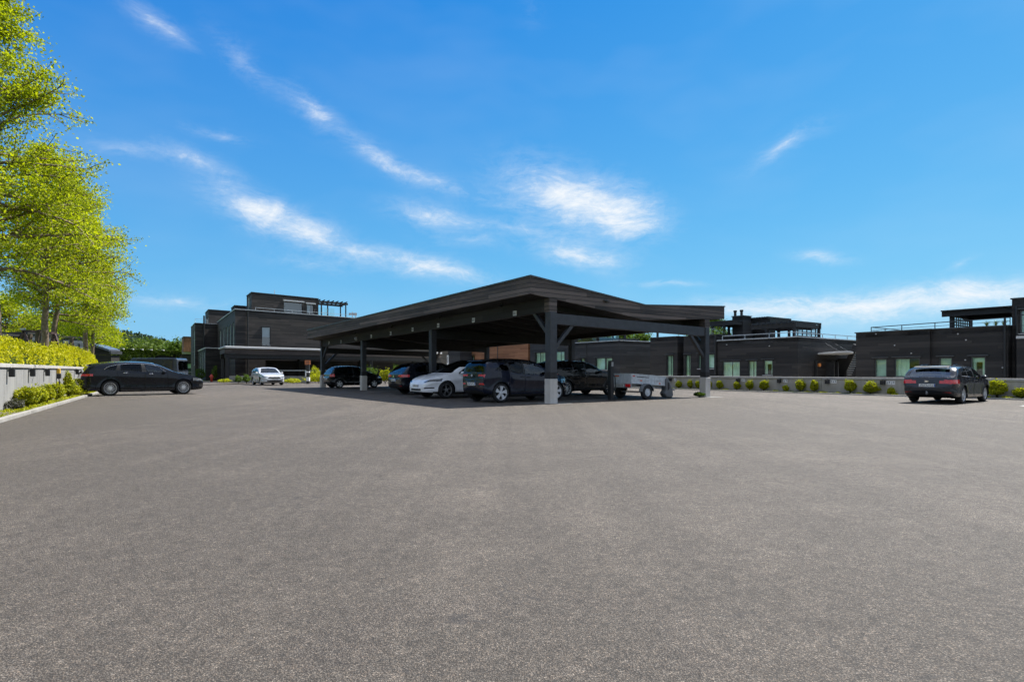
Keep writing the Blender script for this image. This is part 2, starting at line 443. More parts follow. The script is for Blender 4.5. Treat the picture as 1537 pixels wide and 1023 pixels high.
# ------------------------------------------------------------------ sun and sky
sun = bpy.data.lights.new('sun', 'SUN'); sun.energy = 4.0; sun.angle = R(0.53); sun.color = (1, 0.965, 0.91)
so = bpy.data.objects.new('sun', sun); COL.objects.link(so); so.location = (20, 20, 40)
sdir = Vector((math.sin(SUN_AZ) * math.cos(SUN_EL), math.cos(SUN_AZ) * math.cos(SUN_EL), math.sin(SUN_EL)))
so.rotation_euler = sdir.to_track_quat('Z', 'Y').to_euler()

w = bpy.data.worlds.new('World'); sc.world = w; w.use_nodes = True
for n in list(w.node_tree.nodes): w.node_tree.nodes.remove(n)
k = NT(w.node_tree)
wout = k.n('ShaderNodeOutputWorld'); bg = k.n('ShaderNodeBackground'); k.link(bg.outputs[0], wout.inputs[0])
SKY_STRENGTH = 0.10
bg.inputs[1].default_value = SKY_STRENGTH
sky = k.n('ShaderNodeTexSky', sky_type='NISHITA'); sky.sun_disc = False
sky.sun_elevation = SUN_EL; sky.sun_rotation = SUN_AZ
sky.air_density = 1.0; sky.dust_density = 0.25; sky.ozone_density = 2.2; sky.altitude = 50
EXPO = 1.15; GAIN = SKY_STRENGTH * 2 ** EXPO
hsv = k.n('ShaderNodeHueSaturation'); hsv.inputs['Saturation'].default_value = 1.12; hsv.inputs['Value'].default_value = 1.0
k.link(sky.outputs[0], hsv.inputs['Color'])
# deep polarised blue: a tone curve per channel on the clear sky
ch = k.n('ShaderNodeSeparateColor'); k.link(hsv.outputs[0], ch.inputs[0]); cc_ = k.n('ShaderNodeCombineColor')
for i, (pw, gn) in enumerate(((1.64, 0.74), (0.78, 0.83), (0.30, 0.97))):
    v_ = k.math('POWER', k.math('MULTIPLY', ch.outputs[i], SKY_STRENGTH), pw)
    k.link(k.math('MULTIPLY', v_, gn / GAIN), cc_.inputs[i])
# cirrus: streaky fibres gathered into banks over parts of the sky dome
tcw = k.n('ShaderNodeTexCoord').outputs['Generated']
sp = k.n('ShaderNodeSeparateXYZ'); k.link(tcw, sp.inputs[0])
az = k.math('ARCTAN2', sp.outputs[0], sp.outputs[1]); el = k.math('ARCSINE', sp.outputs[2])
cmb = k.n('ShaderNodeCombineXYZ'); k.link(az, cmb.inputs[0]); k.link(el, cmb.inputs[1])
wn_ = k.n('ShaderNodeTexNoise'); wn_.inputs['Scale'].default_value = 5.0; wn_.inputs['Detail'].default_value = 5; k.link(cmb.outputs[0], wn_.inputs['Vector'])
vm = k.n('ShaderNodeVectorMath', operation='MULTIPLY_ADD'); k.link(wn_.outputs['Color'], vm.inputs[0]); vm.inputs[1].default_value = (0.07, 0.05, 0); k.link(cmb.outputs[0], vm.inputs[2])
warp = vm.outputs[0]
fib = k.noise(k.mapping(warp, (12, 30, 1), (0, 0, R(17))), 1.0, 8, 0.74, 0.6)
puff = k.noise(k.mapping(warp, (20, 32, 1), (0, 0, R(30))), 1.0, 7, 0.72, 0.6)
hair = k.noise(k.mapping(warp, (26, 120, 1), (0, 0, R(24))), 1.0, 4, 0.6, 0.3)
tex = k.math('ADD', k.math('ADD', k.math('MULTIPLY', fib, 0.5), k.math('MULTIPLY', puff, 0.32)), k.math('MULTIPLY', hair, 0.18))
sw = k.n('ShaderNodeSeparateXYZ'); k.link(warp, sw.inputs[0])
waz = k.math('SUBTRACT', sw.outputs[0], 0.035); wel = k.math('SUBTRACT', sw.outputs[1], 0.025)
def sky_dir(px, py):
    x, y = (px - CX) / F, (HY - py) / F
    return math.atan2(x, 1), math.atan2(y, math.hypot(1, x))
BANKS = [  # column, row, half length, half width (photo px at that part of the sky), tilt, weight
    (850, 294, 95, 40, 14, 1.0), (925, 325, 70, 32, 16, 0.9), (375, 315, 62, 27, 20, 0.9), (455, 345, 60, 22, 18, 0.9),
    (540, 378, 60, 13, 8, 0.6), (645, 326, 62, 18, 8, 0.8), (648, 405, 78, 16, 9, 1.0), (470, 395, 70, 12, 8, 0.35),
    (868, 386, 75, 18, 10, 0.85), (780, 345, 85, 13, 6, 0.4), (700, 365, 60, 12, 4, 0.35),
    (240, 30, 60, 16, 32, 0.50), (365, 90, 60, 16, 48, 0.42), (470, 165, 48, 18, 34, 0.62), (565, 235, 60, 16, 38, 0.42), (630, 265, 80, 12, 20, 0.35),
    (295, 243, 58, 15, 18, 0.5), (190, 225, 60, 12, 14, 0.36), (345, 208, 52, 10, 12, 0.38), (640, 270, 110, 14, 18, 0.25),
    (1185, 218, 58, 17, -32, 0.42), (1235, 385, 44, 9, 4, 0.6), (1300, 452, 240, 22, -3, 0.85), (1450, 440, 120, 20, -6, 0.7),
    (1150, 468, 140, 16, 0, 0.6), (270, 446, 85, 10, 7, 0.5), (1000, 428, 50, 5, 2, 0.5), (1450, 398, 20, 6, -20, 0.4), (120, 430, 90, 30, 5, 0.25), (800, 10, 30, 25, 60, 0.12)]
wc = k.n('ShaderNodeCombineXYZ'); k.link(waz, wc.inputs[0]); k.link(wel, wc.inputs[1])
acc = None
for bx, by, hl, hw_, tilt, wt in BANKS:
    a0, e0 = sky_dir(bx, by); th = R(tilt); c_, s_ = math.cos(th), math.sin(th)
    au, eu = sky_dir(bx + hl * c_, by + hl * s_); av, ev = sky_dir(bx - hw_ * s_, by + hw_ * c_)     # ends of the bank's two half axes
    mj = math.hypot(au - a0, eu - e0); rot = math.atan2(eu - e0, au - a0)
    mn = abs(-(av - a0) * math.sin(rot) + (ev - e0) * math.cos(rot))
    mp = k.n('ShaderNodeMapping', vector_type='TEXTURE'); k.link(wc.outputs[0], mp.inputs[0])
    mp.inputs['Location'].default_value = (a0, e0, 0); mp.inputs['Rotation'].default_value = (0, 0, rot); mp.inputs['Scale'].default_value = (mj * 2.1, mn * 2.1, 1)
    gt = k.n('ShaderNodeTexGradient', gradient_type='QUADRATIC_SPHERE'); k.link(mp.outputs[0], gt.inputs[0])
    acc = k.math('MULTIPLY', gt.outputs['Fac'], wt * 1.25) if acc is None else k.math('MULTIPLY_ADD', gt.outputs['Fac'], wt * 1.25, acc)
veil = k.math('MULTIPLY', k.ramp(k.noise(k.mapping(warp, (3, 8, 1), (0, 0, R(20))), 1.0, 3), [(0.45, 0.0), (0.8, 1.0)]), 0.07)
acc = k.math('MINIMUM', acc, 1.15)
er = k.math('ADD', tex, k.math('MULTIPLY_ADD', acc, 0.24, -0.15))        # banks fray into fibres at their edges
dens = k.math('MULTIPLY', k.ramp(er, [(0.33, 0.0), (0.48, 0.24), (0.70, 1.0)]), k.math('MULTIPLY', acc, 2.2, clamp=True))
dens = k.math('ADD', dens, k.math('MULTIPLY', acc, 0.06))
dens = k.math('ADD', dens, veil)
# broken bright cloud added out of view, behind the viewer and overhead, for neutral fill
bank = k.ramp(k.noise(k.mapping(tcw, (1.6, 1.6, 2.6)), 1.0, 4, 0.6, 0.4), [(0.34, 0.0), (0.56, 1.0)])
rear = k.ramp(sp.outputs[1], [(0.0, 1.0), (0.12, 0.0)]); high = k.ramp(sp.outputs[2], [(0.60, 0.0), (0.74, 1.0)])
elsewhere = k.math('MAXIMUM', rear, high)
dens = k.math('ADD', k.math('MULTIPLY', dens, k.math('SUBTRACT', 1.0, elsewhere)), k.math('MULTIPLY', elsewhere, k.math('ADD', k.math('MULTIPLY', bank, 0.50), 0.30)))
dens = k.math('MULTIPLY', dens, 0.92, clamp=True)
pale = k.math('MULTIPLY', k.ramp(sp.outputs[2], [(0.0, 0.55), (0.28, 0.24), (0.55, 0.03)]), 1.0)
clear = k.mix(pale, cc_.outputs[0], (0.27 / GAIN, 0.60 / GAIN, 0.925 / GAIN))
cl = k.mix(dens, clear, (0.90 / GAIN, 0.95 / GAIN, 1.0 / GAIN))
k.link(cl, bg.inputs[0])
sc.view_settings.view_transform = 'Standard'; sc.view_settings.look = 'None'
sc.cycles.max_bounces = 6; sc.cycles.diffuse_bounces = 3; sc.cycles.glossy_bounces = 3; sc.cycles.transmission_bounces = 4
sc.cycles.transparent_max_bounces = 10; sc.cycles.adaptive_threshold = 0.03; sc.cycles.caustics_reflective = False; sc.cycles.caustics_refractive = False
sc.view_settings.exposure = EXPO; sc.view_settings.gamma = 1.0
# ------------------------------------------------------------------ cars
def pchip(pts):
    xs = np.array([p[0] for p in pts], float); ys = np.array([p[1] for p in pts], float)
    h = np.diff(xs); d = np.diff(ys) / h
    m = np.zeros(len(xs)); m[0], m[-1] = d[0], d[-1]
    for i in range(1, len(xs) - 1):
        if d[i - 1] * d[i] > 0:
            w1, w2 = 2 * h[i] + h[i - 1], h[i] + 2 * h[i - 1]
            m[i] = (w1 + w2) / (w1 / d[i - 1] + w2 / d[i])
    def f(x):
        x = np.clip(np.asarray(x, float), xs[0], xs[-1])
        i = np.clip(np.searchsorted(xs, x) - 1, 0, len(xs) - 2)
        t = (x - xs[i]) / h[i]
        return ((1 + 2 * t) * (1 - t) ** 2 * ys[i] + t * (1 - t) ** 2 * h[i] * m[i] + t * t * (3 - 2 * t) * ys[i + 1] + t * t * (t - 1) * h[i] * m[i + 1])
    return f

def in_poly(px, py, poly):
    r = np.zeros(len(px), bool); n = len(poly)
    for i in range(n):
        x0, y0 = poly[i]; x1, y1 = poly[(i + 1) % n]
        c = ((y0 > py) != (y1 > py))
        with np.errstate(divide='ignore', invalid='ignore'):
            xi = (x1 - x0) * (py - y0) / (y1 - y0) + x0
        r ^= c & (px < xi)
    return r

def snap_poly(px, py, poly, tol):
    bx, by = px.copy(), py.copy(); best = np.full(len(px), tol)
    for i in range(len(poly)):
        x0, y0 = poly[i]; x1, y1 = poly[(i + 1) % len(poly)]
        dx, dy = x1 - x0, y1 - y0; L2 = dx * dx + dy * dy
        t = np.clip(((px - x0) * dx + (py - y0) * dy) / L2, 0, 1)
        qx, qy = x0 + t * dx, y0 + t * dy
        d = np.hypot(px - qx, py - qy); mk = d < best
        bx[mk], by[mk], best[mk] = qx[mk], qy[mk], d[mk]
    return bx, by

def circle(cx, cz, r, n=40, a0=0, a1=2 * math.pi):
    return [(cx + r * math.cos(a0 + (a1 - a0) * i / n), cz + r * math.sin(a0 + (a1 - a0) * i / n)) for i in range(n)]

ZB, ZR, ZS1, ZS2, ZG, ZC, ZT, ZCAP = range(8)      # zones round a section: bottom, rocker, sides, glass, corner, top, end cap
SEG = [(ZB, 5), (ZR, 5), (ZS1, 13), (ZS2, 9), (ZG, 15), (ZC, 5), (ZT, 14)]

def half_section(sp, w, T, B, zb0):
    zb = min(zb0, T - 0.04)
    zb = max(zb, B + 0.12)
    T = max(T, zb + 0.035)
    hgt = zb - B
    r0 = min(0.16, 0.3 * hgt); zs = B + sp.get('shoulder', 0.70) * hgt
    rc = min(0.10, 0.42 * (T - zb)); cr = min(sp.get('crown', 0.06), 0.5 * (T - zb))
    wb = 0.965 * w
    wt = wb - sp.get('tumble', 0.30) * (T - rc - zb)
    ci = min(0.17, 0.25 * wt) * min(1, (T - zb) / 0.2 + 0.25)
    out = []
    def ln(n, f):
        for i in range(n): out.append(f(i / n))
    q = lambda a, b, c, t: ((1 - t) ** 2 * a[0] + 2 * t * (1 - t) * b[0] + t * t * c[0], (1 - t) ** 2 * a[1] + 2 * t * (1 - t) * b[1] + t * t * c[1])
    ln(5, lambda t: (0.86 * w * t, B))
    p_r = (0.975 * w, B + r0)
    ln(5, lambda t: q((0.86 * w, B), (0.965 * w, B + 0.01), p_r, t))
    ln(13, lambda t: (p_r[0] + (w - p_r[0]) * t - sp.get('hollow', 0.016) * math.sin(math.pi * t) ** 1.0, p_r[1] + (zs - p_r[1]) * t))
    ln(9, lambda t: (w + (wb - w) * t ** 1.6, zs + (zb - zs) * t))
    ln(15, lambda t: (wb + (wt - wb) * t + 0.018 * math.sin(math.pi * t) * min(1, (T - zb) / 0.4), zb + (T - rc - zb) * t))
    ln(5, lambda t: q((wt, T - rc), (wt - 0.18 * ci, T - cr * 0.9), (wt - ci, T - cr * 0.55), t))
    y0 = wt - ci
    for i in range(15):
        t = i / 14; y = y0 * (1 - t)
        out.append((y, T - cr * 0.55 * (y / max(y0, 1e-4)) ** 2))
    return out

def make_car(name, label, cat, sp, loc, rz, group=None):
    L, hw = sp['L'], sp['W'] / 2
    fT, fB, fZ = pchip(sp['top']), pchip(sp['bottom']), pchip(sp['belt'])
    rr, rf = sp.get('round_r', (0.5, 0.80)), sp.get('round_f', (0.8, 0.70))
    def plan(x):
        a = 1 - (1 - rr[1]) * (1 - math.sqrt(max(0, 1 - (1 - min(x / rr[0], 1)) ** 2)))
        b = 1 - (1 - rf[1]) * (1 - math.sqrt(max(0, 1 - (1 - min((L - x) / rf[0], 1)) ** 2)))
        return hw * a * b
    e = np.array([0, .002, .006, .012, .022, .035, .05, .068, .088, .11])
    xs = np.concatenate([e, np.linspace(.135, L - .135, int(L / 0.028)), L - e[::-1]])
    wheels = [(sp['xr'], sp['R']), (sp['xf'], sp['R'])]
    Ra = sp['R'] + sp.get('arch_gap', 0.045)
    secs = []
    for x in xs:
        secs.append(half_section(sp, plan(x), float(fT(x)), float(fB(x)), float(fZ(x))))
    H = np.array(secs)                      # (N, m, 2)
    N, m = H.shape[0], H.shape[1]
    # slight flare of the flanks over the wheels
    X = np.repeat(xs[:, None], m, 1)
    for xw, Rw in wheels:
        d = np.abs(np.hypot(X - xw, H[:, :, 1] - Rw) - Ra)
        fl = sp.get('flare', 0.02) * np.exp(-(d / 0.07) ** 2)
        idx = np.arange(m); side = (idx >= 8) & (idx < 32)
        H[:, :, 0] += fl * side[None, :]
    K = 2 * (m - 1)
    # ring: bottom centre .. right side .. top centre .. left side
    yy = np.concatenate([-H[:, :, 0], H[:, m - 2:0:-1, 0]], 1)
    zz = np.concatenate([H[:, :, 1], H[:, m - 2:0:-1, 1]], 1)
    V = np.stack([np.repeat(xs[:, None], K, 1), yy, zz], 2)
    zone_half = np.concatenate([np.full(n, z) for z, n in SEG])            # per face strip
    zone_ring = np.concatenate([zone_half, zone_half[::-1]])[:K]
    verts = [V.reshape(-1, 3)]; faces = []; zones = []
    a = np.arange(N - 1)[:, None] * K; b = np.arange(K)[None, :]; b2 = (b + 1) % K
    faces.append(np.stack([a + b, a + K + b, a + K + b2, a + b2], 2).reshape(-1, 4))
    zones.append(np.tile(zone_ring, N - 1))
    nv = N * K
    for end, row, sgn in ((0, V[0], -1), (N - 1, V[-1], 1)):
        zc = 0.5 * (row[:, 2].min() + row[:, 2].max()); c = np.array([row[0, 0], 0, zc])
        prev = end * K + np.arange(K)
        for i in range(1, 14):
            r = 1 - i / 13.5
            ring = c + (row - c) * r
            ring[:, 0] += sgn * sp.get('bulge', 0.05) * (1 - r * r)
            verts.append(ring); cur = nv + np.arange(K); nv += K
            q = np.stack([prev, cur, np.roll(cur, -1), np.roll(prev, -1)], 1)
            faces.append(q if sgn > 0 else q[:, ::-1]); zones.append(np.full(K, ZCAP)); prev = cur
    Vt = np.concatenate(verts); Ft = np.concatenate(faces); Zt = np.concatenate(zones)
    # which zones touch each vertex
    vz = np.zeros((len(Vt), 8), bool)
    for j in range(4): vz[Ft[:, j], Zt] = True
    regions = [dict(name='ARCH', plane='xz', poly=circle(xw, Rw, Ra), zones=(ZR, ZS1, ZS2), ymin=0.3 * hw) for xw, Rw in wheels] + sp['regions']
    cen = lambda: Vt[Ft].mean(1)
    for rg in regions:
        zs_ = rg['zones']; sel = vz[:, list(zs_)].any(1) & (np.abs(Vt[:, 1]) >= rg.get('ymin', -1))
        x0, x1 = rg.get('x', (-9, 99)); sel &= (Vt[:, 0] >= x0) & (Vt[:, 0] <= x1)
        i = np.nonzero(sel)[0]
        if rg['plane'] == 'xz':
            nx, nz = snap_poly(Vt[i, 0], Vt[i, 2], rg['poly'], 0.0155); Vt[i, 0], Vt[i, 2] = nx, nz
        else:
            s_ = np.where(Vt[i, 1] < 0, -1, 1); ay, nz = snap_poly(np.abs(Vt[i, 1]), Vt[i, 2], rg['poly'], 0.013); Vt[i, 1], Vt[i, 2] = s_ * ay, nz
    C = cen(); owner = np.full(len(Ft), -1)
    for ri, rg in enumerate(regions):
        sel = np.isin(Zt, rg['zones']) & (owner == -1) & (np.abs(C[:, 1]) >= rg.get('ymin', -1))
        x0, x1 = rg.get('x', (-9, 99)); sel &= (C[:, 0] >= x0) & (C[:, 0] <= x1)
        if rg['plane'] == 'xz': sel &= in_poly(C[:, 0], C[:, 2], rg['poly'])
        else: sel &= in_poly(np.abs(C[:, 1]), C[:, 2], rg['poly'])
        owner[sel] = ri
    # open the floor over the wheels
    for xw, Rw in wheels:
        owner[np.isin(Zt, (ZB,)) & (np.abs(C[:, 0] - xw) < Rw + .02) & (np.abs(C[:, 1]) > hw - 0.30)] = 0
    root = thing(name, label, cat, loc, rz, group)
    def part(pname, mask, mats, mi=None, parent=root, inset=0.0):
        f = Ft[mask]
        if not len(f): return None
        u, inv = np.unique(f, return_inverse=True)
        vv = Vt[u].copy()
        if inset:
            edge_v = np.zeros(len(Vt), bool); edge_v[np.unique(Ft[~mask])] = True
            bd = edge_v[u]; vv[bd, 1] -= np.sign(vv[bd, 1]) * inset
        return np_mesh(pname, vv, inv.reshape(f.shape), mats, parent, True, mi)
    bmask = (owner == -1)
    bz = Zt[bmask]; bc = C[bmask]
    low = (bz == ZB) | ((bc[:, 2] < sp.get('trim_z', 0.30)) & (bz != ZCAP)) 
    mi = low.astype(int)
    if sp.get('roof_black'): mi = np.where(np.isin(bz, (ZC, ZT, ZG)) & (bc[:, 2] > sp['roof_black']), 2, mi)
    for xw, Rw in wheels:
        if sp.get('arch_trim'): mi = np.where((np.hypot(bc[:, 0] - xw, bc[:, 2] - Rw) < Ra + 0.055) & np.isin(bz, (ZR, ZS1)), 1, mi)
    body = part('body', bmask, [sp['paint'], M['black'], M['paint_black']], mi, inset=0.0)
    names = {}
    for ri, rg in enumerate(regions):
        if rg['name'] == 'ARCH': continue
        mk = owner == ri
        mt = rg['mat'] or sp['paint']
        if rg['name'] in ('door', 'side_window', 'headlight', 'tail_light', 'fog_light', 'air_intake', 'side_trim'):
            for sgn in (-1, 1):
                ms = mk & (np.sign(C[:, 1]) == sgn)
                if rg.get('dz'): pass
                o = part(rg['name'], ms, [mt, M['black']], (C[ms][:, 2] < sp.get('trim_z', 0.30)).astype(int) if rg['name'] == 'door' else None, inset=0.007 if rg['name'] == 'door' else 0)
                if o is not None: names.setdefault((rg['name'], sgn), []).append((rg, o))
        else:
            part(rg['name'], mk, mt)
    # surface lookup on the flank
    def side_y(x, z):
        i = int(np.argmin(np.abs(xs - x))); pr = H[i]
        sl = pr[8:52]
        j = int(np.argmin(np.abs(sl[:, 1] - z))); return float(sl[j, 0])
    sp_side = side_y
    # door handles
    for (nm, sgn), lst in names.items():
        if nm != 'door': continue
        for rg, o in lst:
            hx, hz = rg['handle']; y = side_y(hx, hz)
            mb = MB(); mb.tube([(hx - .09, sgn * (y + .004), hz), (hx - .07, sgn * (y + .032), hz), (hx + .07, sgn * (y + .032), hz + .004), (hx + .09, sgn * (y + .004), hz + .004)], .012, 6)
            mb.build('handle', sp.get('handle_mat', sp['paint']), o, smooth=True)
    # bright strip under and round the side glass
    if sp.get('chrome'):
        for sgn in (-1, 1):
            mb = MB(); pts = [(x, sgn * (side_y(x, z) + .004), z) for x, z in sp['chrome']]
            mb.tube(pts, .008, 5); mb.build('window_trim', M['chrome'], root, smooth=True)
    if sp.get('rails'):
        for sgn in (-1, 1):
            x0, x1, yv = sp['rails']; n = 9
            pts = [(x0 + (x1 - x0) * i / (n - 1), sgn * yv, float(fT(x0 + (x1 - x0) * i / (n - 1))) - 0.02 + 0.035 * min(1, 4 * min(i, n - 1 - i) / n)) for i in range(n)]
            mb = MB(); mb.tube(pts, .014, 6); mb.build('roof_rail', sp.get('rail_mat', M['black']), root, smooth=True)
    # mirrors
    mx, mz = sp['mirror']
    for sgn in (-1, 1):
        y = side_y(mx, mz)
        prof = [(-.055, .0), (-.05, .6), (-.02, .95), (.03, 1.0), (.08, .75), (.11, .35), (.12, .0)]
        mb = MB(); n = 12; vs = []; 
        for px_, q in prof:
            for i in range(n):
                t = 2 * math.pi * i / n
                cy, sy = math.cos(t), math.sin(t)
                vs.append((mx + px_, sgn * (y + .13 + .10 * q * math.copysign(abs(cy) ** .7, cy)), mz + .035 + .062 * q * math.copysign(abs(sy) ** .7, sy)))
        fs = [(i * n + j, i * n + (j + 1) % n, (i + 1) * n + (j + 1) % n, (i + 1) * n + j) for i in range(len(prof) - 1) for j in range(n)]
        mb.add(vs, fs); mb.bar((mx + .03, sgn * (y - .02), mz - .01), (mx + .03, sgn * (y + .06), mz + .02), .06, .03)
        mb.build('mirror', sp.get('mirror_mat', sp['paint']), root, smooth=True)
    # wheels: brake and barrel, tyre, rim
    R_, tw = sp['R'], sp.get('tyre_w', 0.21); rr_ = sp.get('rim', 0.69) * R_
    def wheel_meshes(sg):
        mb = MB(); mb.lathe([(rr_ * .99, -.075 * sg), (rr_ * .99, .02 * sg), (.0, .02 * sg)], n=26); mb.lathe([(.06, 0), (.06, -.06 * sg), (0, -.06 * sg)], n=10)
        wb = mb
        ty = MB(); ty.lathe([(rr_, -tw / 2), (rr_ + .012, -tw / 2 + .002), (R_ - .05, -tw / 2 - .004), (R_ - .018, -tw / 2 + .012), (R_, -tw / 2 + .04), (R_, tw / 2 - .04), (R_ - .018, tw / 2 - .012), (R_ - .05, tw / 2 + .004), (rr_ + .012, tw / 2 - .002), (rr_, tw / 2)], n=36)
        yo = -sg * (tw / 2 - .012)             # outer face
        rm = MB(); rm.lathe([(rr_ * 1.01, yo), (rr_ * .965, yo - sg * .004), (rr_ * .93, yo + sg * .012), (rr_ * .90, yo + sg * .05)], n=36)
        rm.lathe([(.075, yo + sg * .03), (.072, yo + sg * .006), (.055, yo), (.0, yo - sg * .004)], n=14)
        ns = sp.get('spokes', 10); kind = sp.get('spoke', 'pair')
        for i in range(ns):
            t = 2 * math.pi * i / ns + sp.get('spoke_off', 0.2)
            c, s = math.cos(t), math.sin(t); tx, tz = -s, c
            def P(r, q, h): return (c * r + tx * q, yo + sg * h, s * r + tz * q)
            wi, wo = sp.get('spoke_w', (.015, .011)); 
            if kind == 'pair':
                for q0, q1 in ((-.012, -.035), (.012, .035)):
                    rm.add([P(.05, q0 - wi / 2, .012), P(.05, q0 + wi / 2, .012), P(rr_ * .94, q1 + wo / 2, .006), P(rr_ * .94, q1 - wo / 2, .006), P(.05, q0 - wi / 2, .04), P(.05, q0 + wi / 2, .04), P(rr_ * .94, q1 + wo / 2, .03), P(rr_ * .94, q1 - wo / 2, .03)],
                           [(0, 1, 2, 3), (0, 4, 5, 1), (3, 2, 6, 7), (0, 3, 7, 4), (1, 5, 6, 2)])
            else:
                rm.add([P(.045, -wi / 2, .010), P(.045, wi / 2, .010), P(rr_ * .95, wo / 2, .004), P(rr_ * .95, -wo / 2, .004), P(.045, -wi / 2, .045), P(.045, wi / 2, .045), P(rr_ * .95, wo / 2, .035), P(rr_ * .95, -wo / 2, .035)],
                       [(0, 1, 2, 3), (0, 4, 5, 1), (3, 2, 6, 7), (0, 3, 7, 4), (1, 5, 6, 2)])
        return wb, ty, rm
    first = {}
    for xw, Rw in wheels:
        for sgn in (-1, 1):
            y = sgn * (hw - tw / 2 - sp.get('tuck', .035))
            if sgn not in first:
                wb, ty, rm = wheel_meshes(sgn * -1 if False else (1 if sgn < 0 else -1))
                wo_ = wb.build('wheel', M['liner'], root, smooth=True); ty.build('tyre', M['rubber'], wo_, smooth=True); rm.build('rim', sp.get('rim_mat', M['alloy']), wo_)
                first[sgn] = wo_
            else:
                wo_ = copy_tree(first[sgn], root)
            wo_.location = (xw, y, Rw)
            mb = MB(); n = 22; yi, yo = sgn * (hw - .34), sgn * (hw - .045)
            vs = []
            for i in range(n + 1):
                t = math.pi * (-0.12 + 1.24 * i / n); c, s = math.cos(t), math.sin(t)
                vs += [(xw + (Ra + .004) * c, yi, max(.14, Rw + (Ra + .004) * s)), (xw + (Ra + .004) * c, yo, max(.14, Rw + (Ra + .004) * s))]
            mb.add(vs, [(2 * i, 2 * i + 1, 2 * i + 3, 2 * i + 2) for i in range(n)])
            mb.add([(xw, yi, Rw)] + [vs[2 * i] for i in range(n + 1)], [(0, i + 1, i + 2) for i in range(n)])
            mb.build('wheel_liner', M['liner'], root)
    # interior: floor, dash, seats, wheel
    xb, xd = sp['cabin']; zfl = 0.42
    mb = MB(); mb.box(xb, xd + .15, -hw * .84, hw * .84, zfl - .05, zfl); mb.box(xd, xd + .42, -hw * .80, hw * .80, zfl, fZ(xd) - .03); mb.box(xb, xb + .12, -hw * .8, hw * .8, zfl, fZ(xb + .2) - .05)
    mb.build('dashboard', M['liner'], root)
    for xseat in sp['seats']:
        for y in (-.37, .37):
            mb = MB(); mb.poly([(xseat - .1, y - .23, zfl), (xseat + .42, y - .23, zfl), (xseat + .45, y - .23, zfl + .18), (xseat + .03, y - .23, zfl + .13), (xseat - .16, y - .23, zfl + .66), (xseat - .28, y - .23, zfl + .64)], (0, .46, 0))
            mb.cbox((xseat - .25, y, zfl + .76), (.09, .26, .17)); mb.build('seat', M['seat'], root, bevel=.02)
    mb = MB(); sx = xd - .10; sy = .37
    ring = [(sx - .05 * math.sin(t) , sy + .18 * math.cos(t), fZ(xd) - .02 + .17 * math.sin(t)) for t in np.linspace(0, 2 * math.pi, 15)]
    mb.tube(ring, .014, 5, cap=False); mb.bar((sx, sy - .17, fZ(xd) - .02), (sx, sy + .17, fZ(xd) - .02), .03, .03); mb.build('steering_wheel', M['black'], root, smooth=True)
    # number plates
    for (px_, pz, sgn) in sp['plates']:
        mb = MB(); t = .012
        mb.cbox((px_, 0, pz), (t, .52, .112))
        pl = mb.build('number_plate', M['plate'], root)
        ink = MB(); xx = px_ + sgn * (t / 2 + .0015)
        xc = -.19
        for i in range(7):
            wch = .045; h_ = .07
            ink.cbox((xx, xc, pz), (.002, .010, h_)); ink.cbox((xx, xc + .024, pz + (.03 if i % 2 else -.03)), (.002, .034, .011)); 
            if i % 3: ink.cbox((xx, xc + .037, pz - .0), (.002, .010, h_ * (.9 if i % 2 else .5)))
            xc += .062 if i != 1 else .082
        ink.build('plate_lettering', M['ink'], pl)
        bl = MB(); bl.cbox((xx - sgn * .0005, -.243 * -sgn if sgn > 0 else -.243 * -sgn, pz), (.002, .03, .104)); bl.build('plate_band', M['blue_strip'], pl)
    if sp.get('extra'): sp['extra'](root, sp, side_y)
    if sp.get('scale'): root.scale = (sp['scale'], sp['scale'], sp['scale'] * sp.get('tall', 1.0))
    return root

SIDE = (ZS1, ZS2); TOPZ = (ZG, ZC, ZT, ZCAP); ANY = (ZR, ZS1, ZS2, ZG, ZC, ZT, ZCAP)
def door_rg(x0, x1, xa, xb, z0, z1, hx, hz):
    return dict(name='door', plane='xz', poly=[(x0, z0), (x1, z0), (xb, z1), (xa, z1)], zones=(ZR, ZS1, ZS2), ymin=.3, mat=None, handle=(hx, hz))
def side_rg(poly, mat=None):
    return dict(name='side_window', plane='xz', poly=poly, zones=(ZG, ZS2, ZC), ymin=.3, mat=mat or M['car_glass'])
def pillar_rg(poly):
    return dict(name='pillar', plane='xz', poly=poly, zones=(ZG, ZS2, ZC), ymin=.3, mat=M['black'])
def end_rg(name, poly, x, mat, zones=ANY):
    return dict(name=name, plane='yz', poly=poly, x=x, zones=zones, mat=mat)

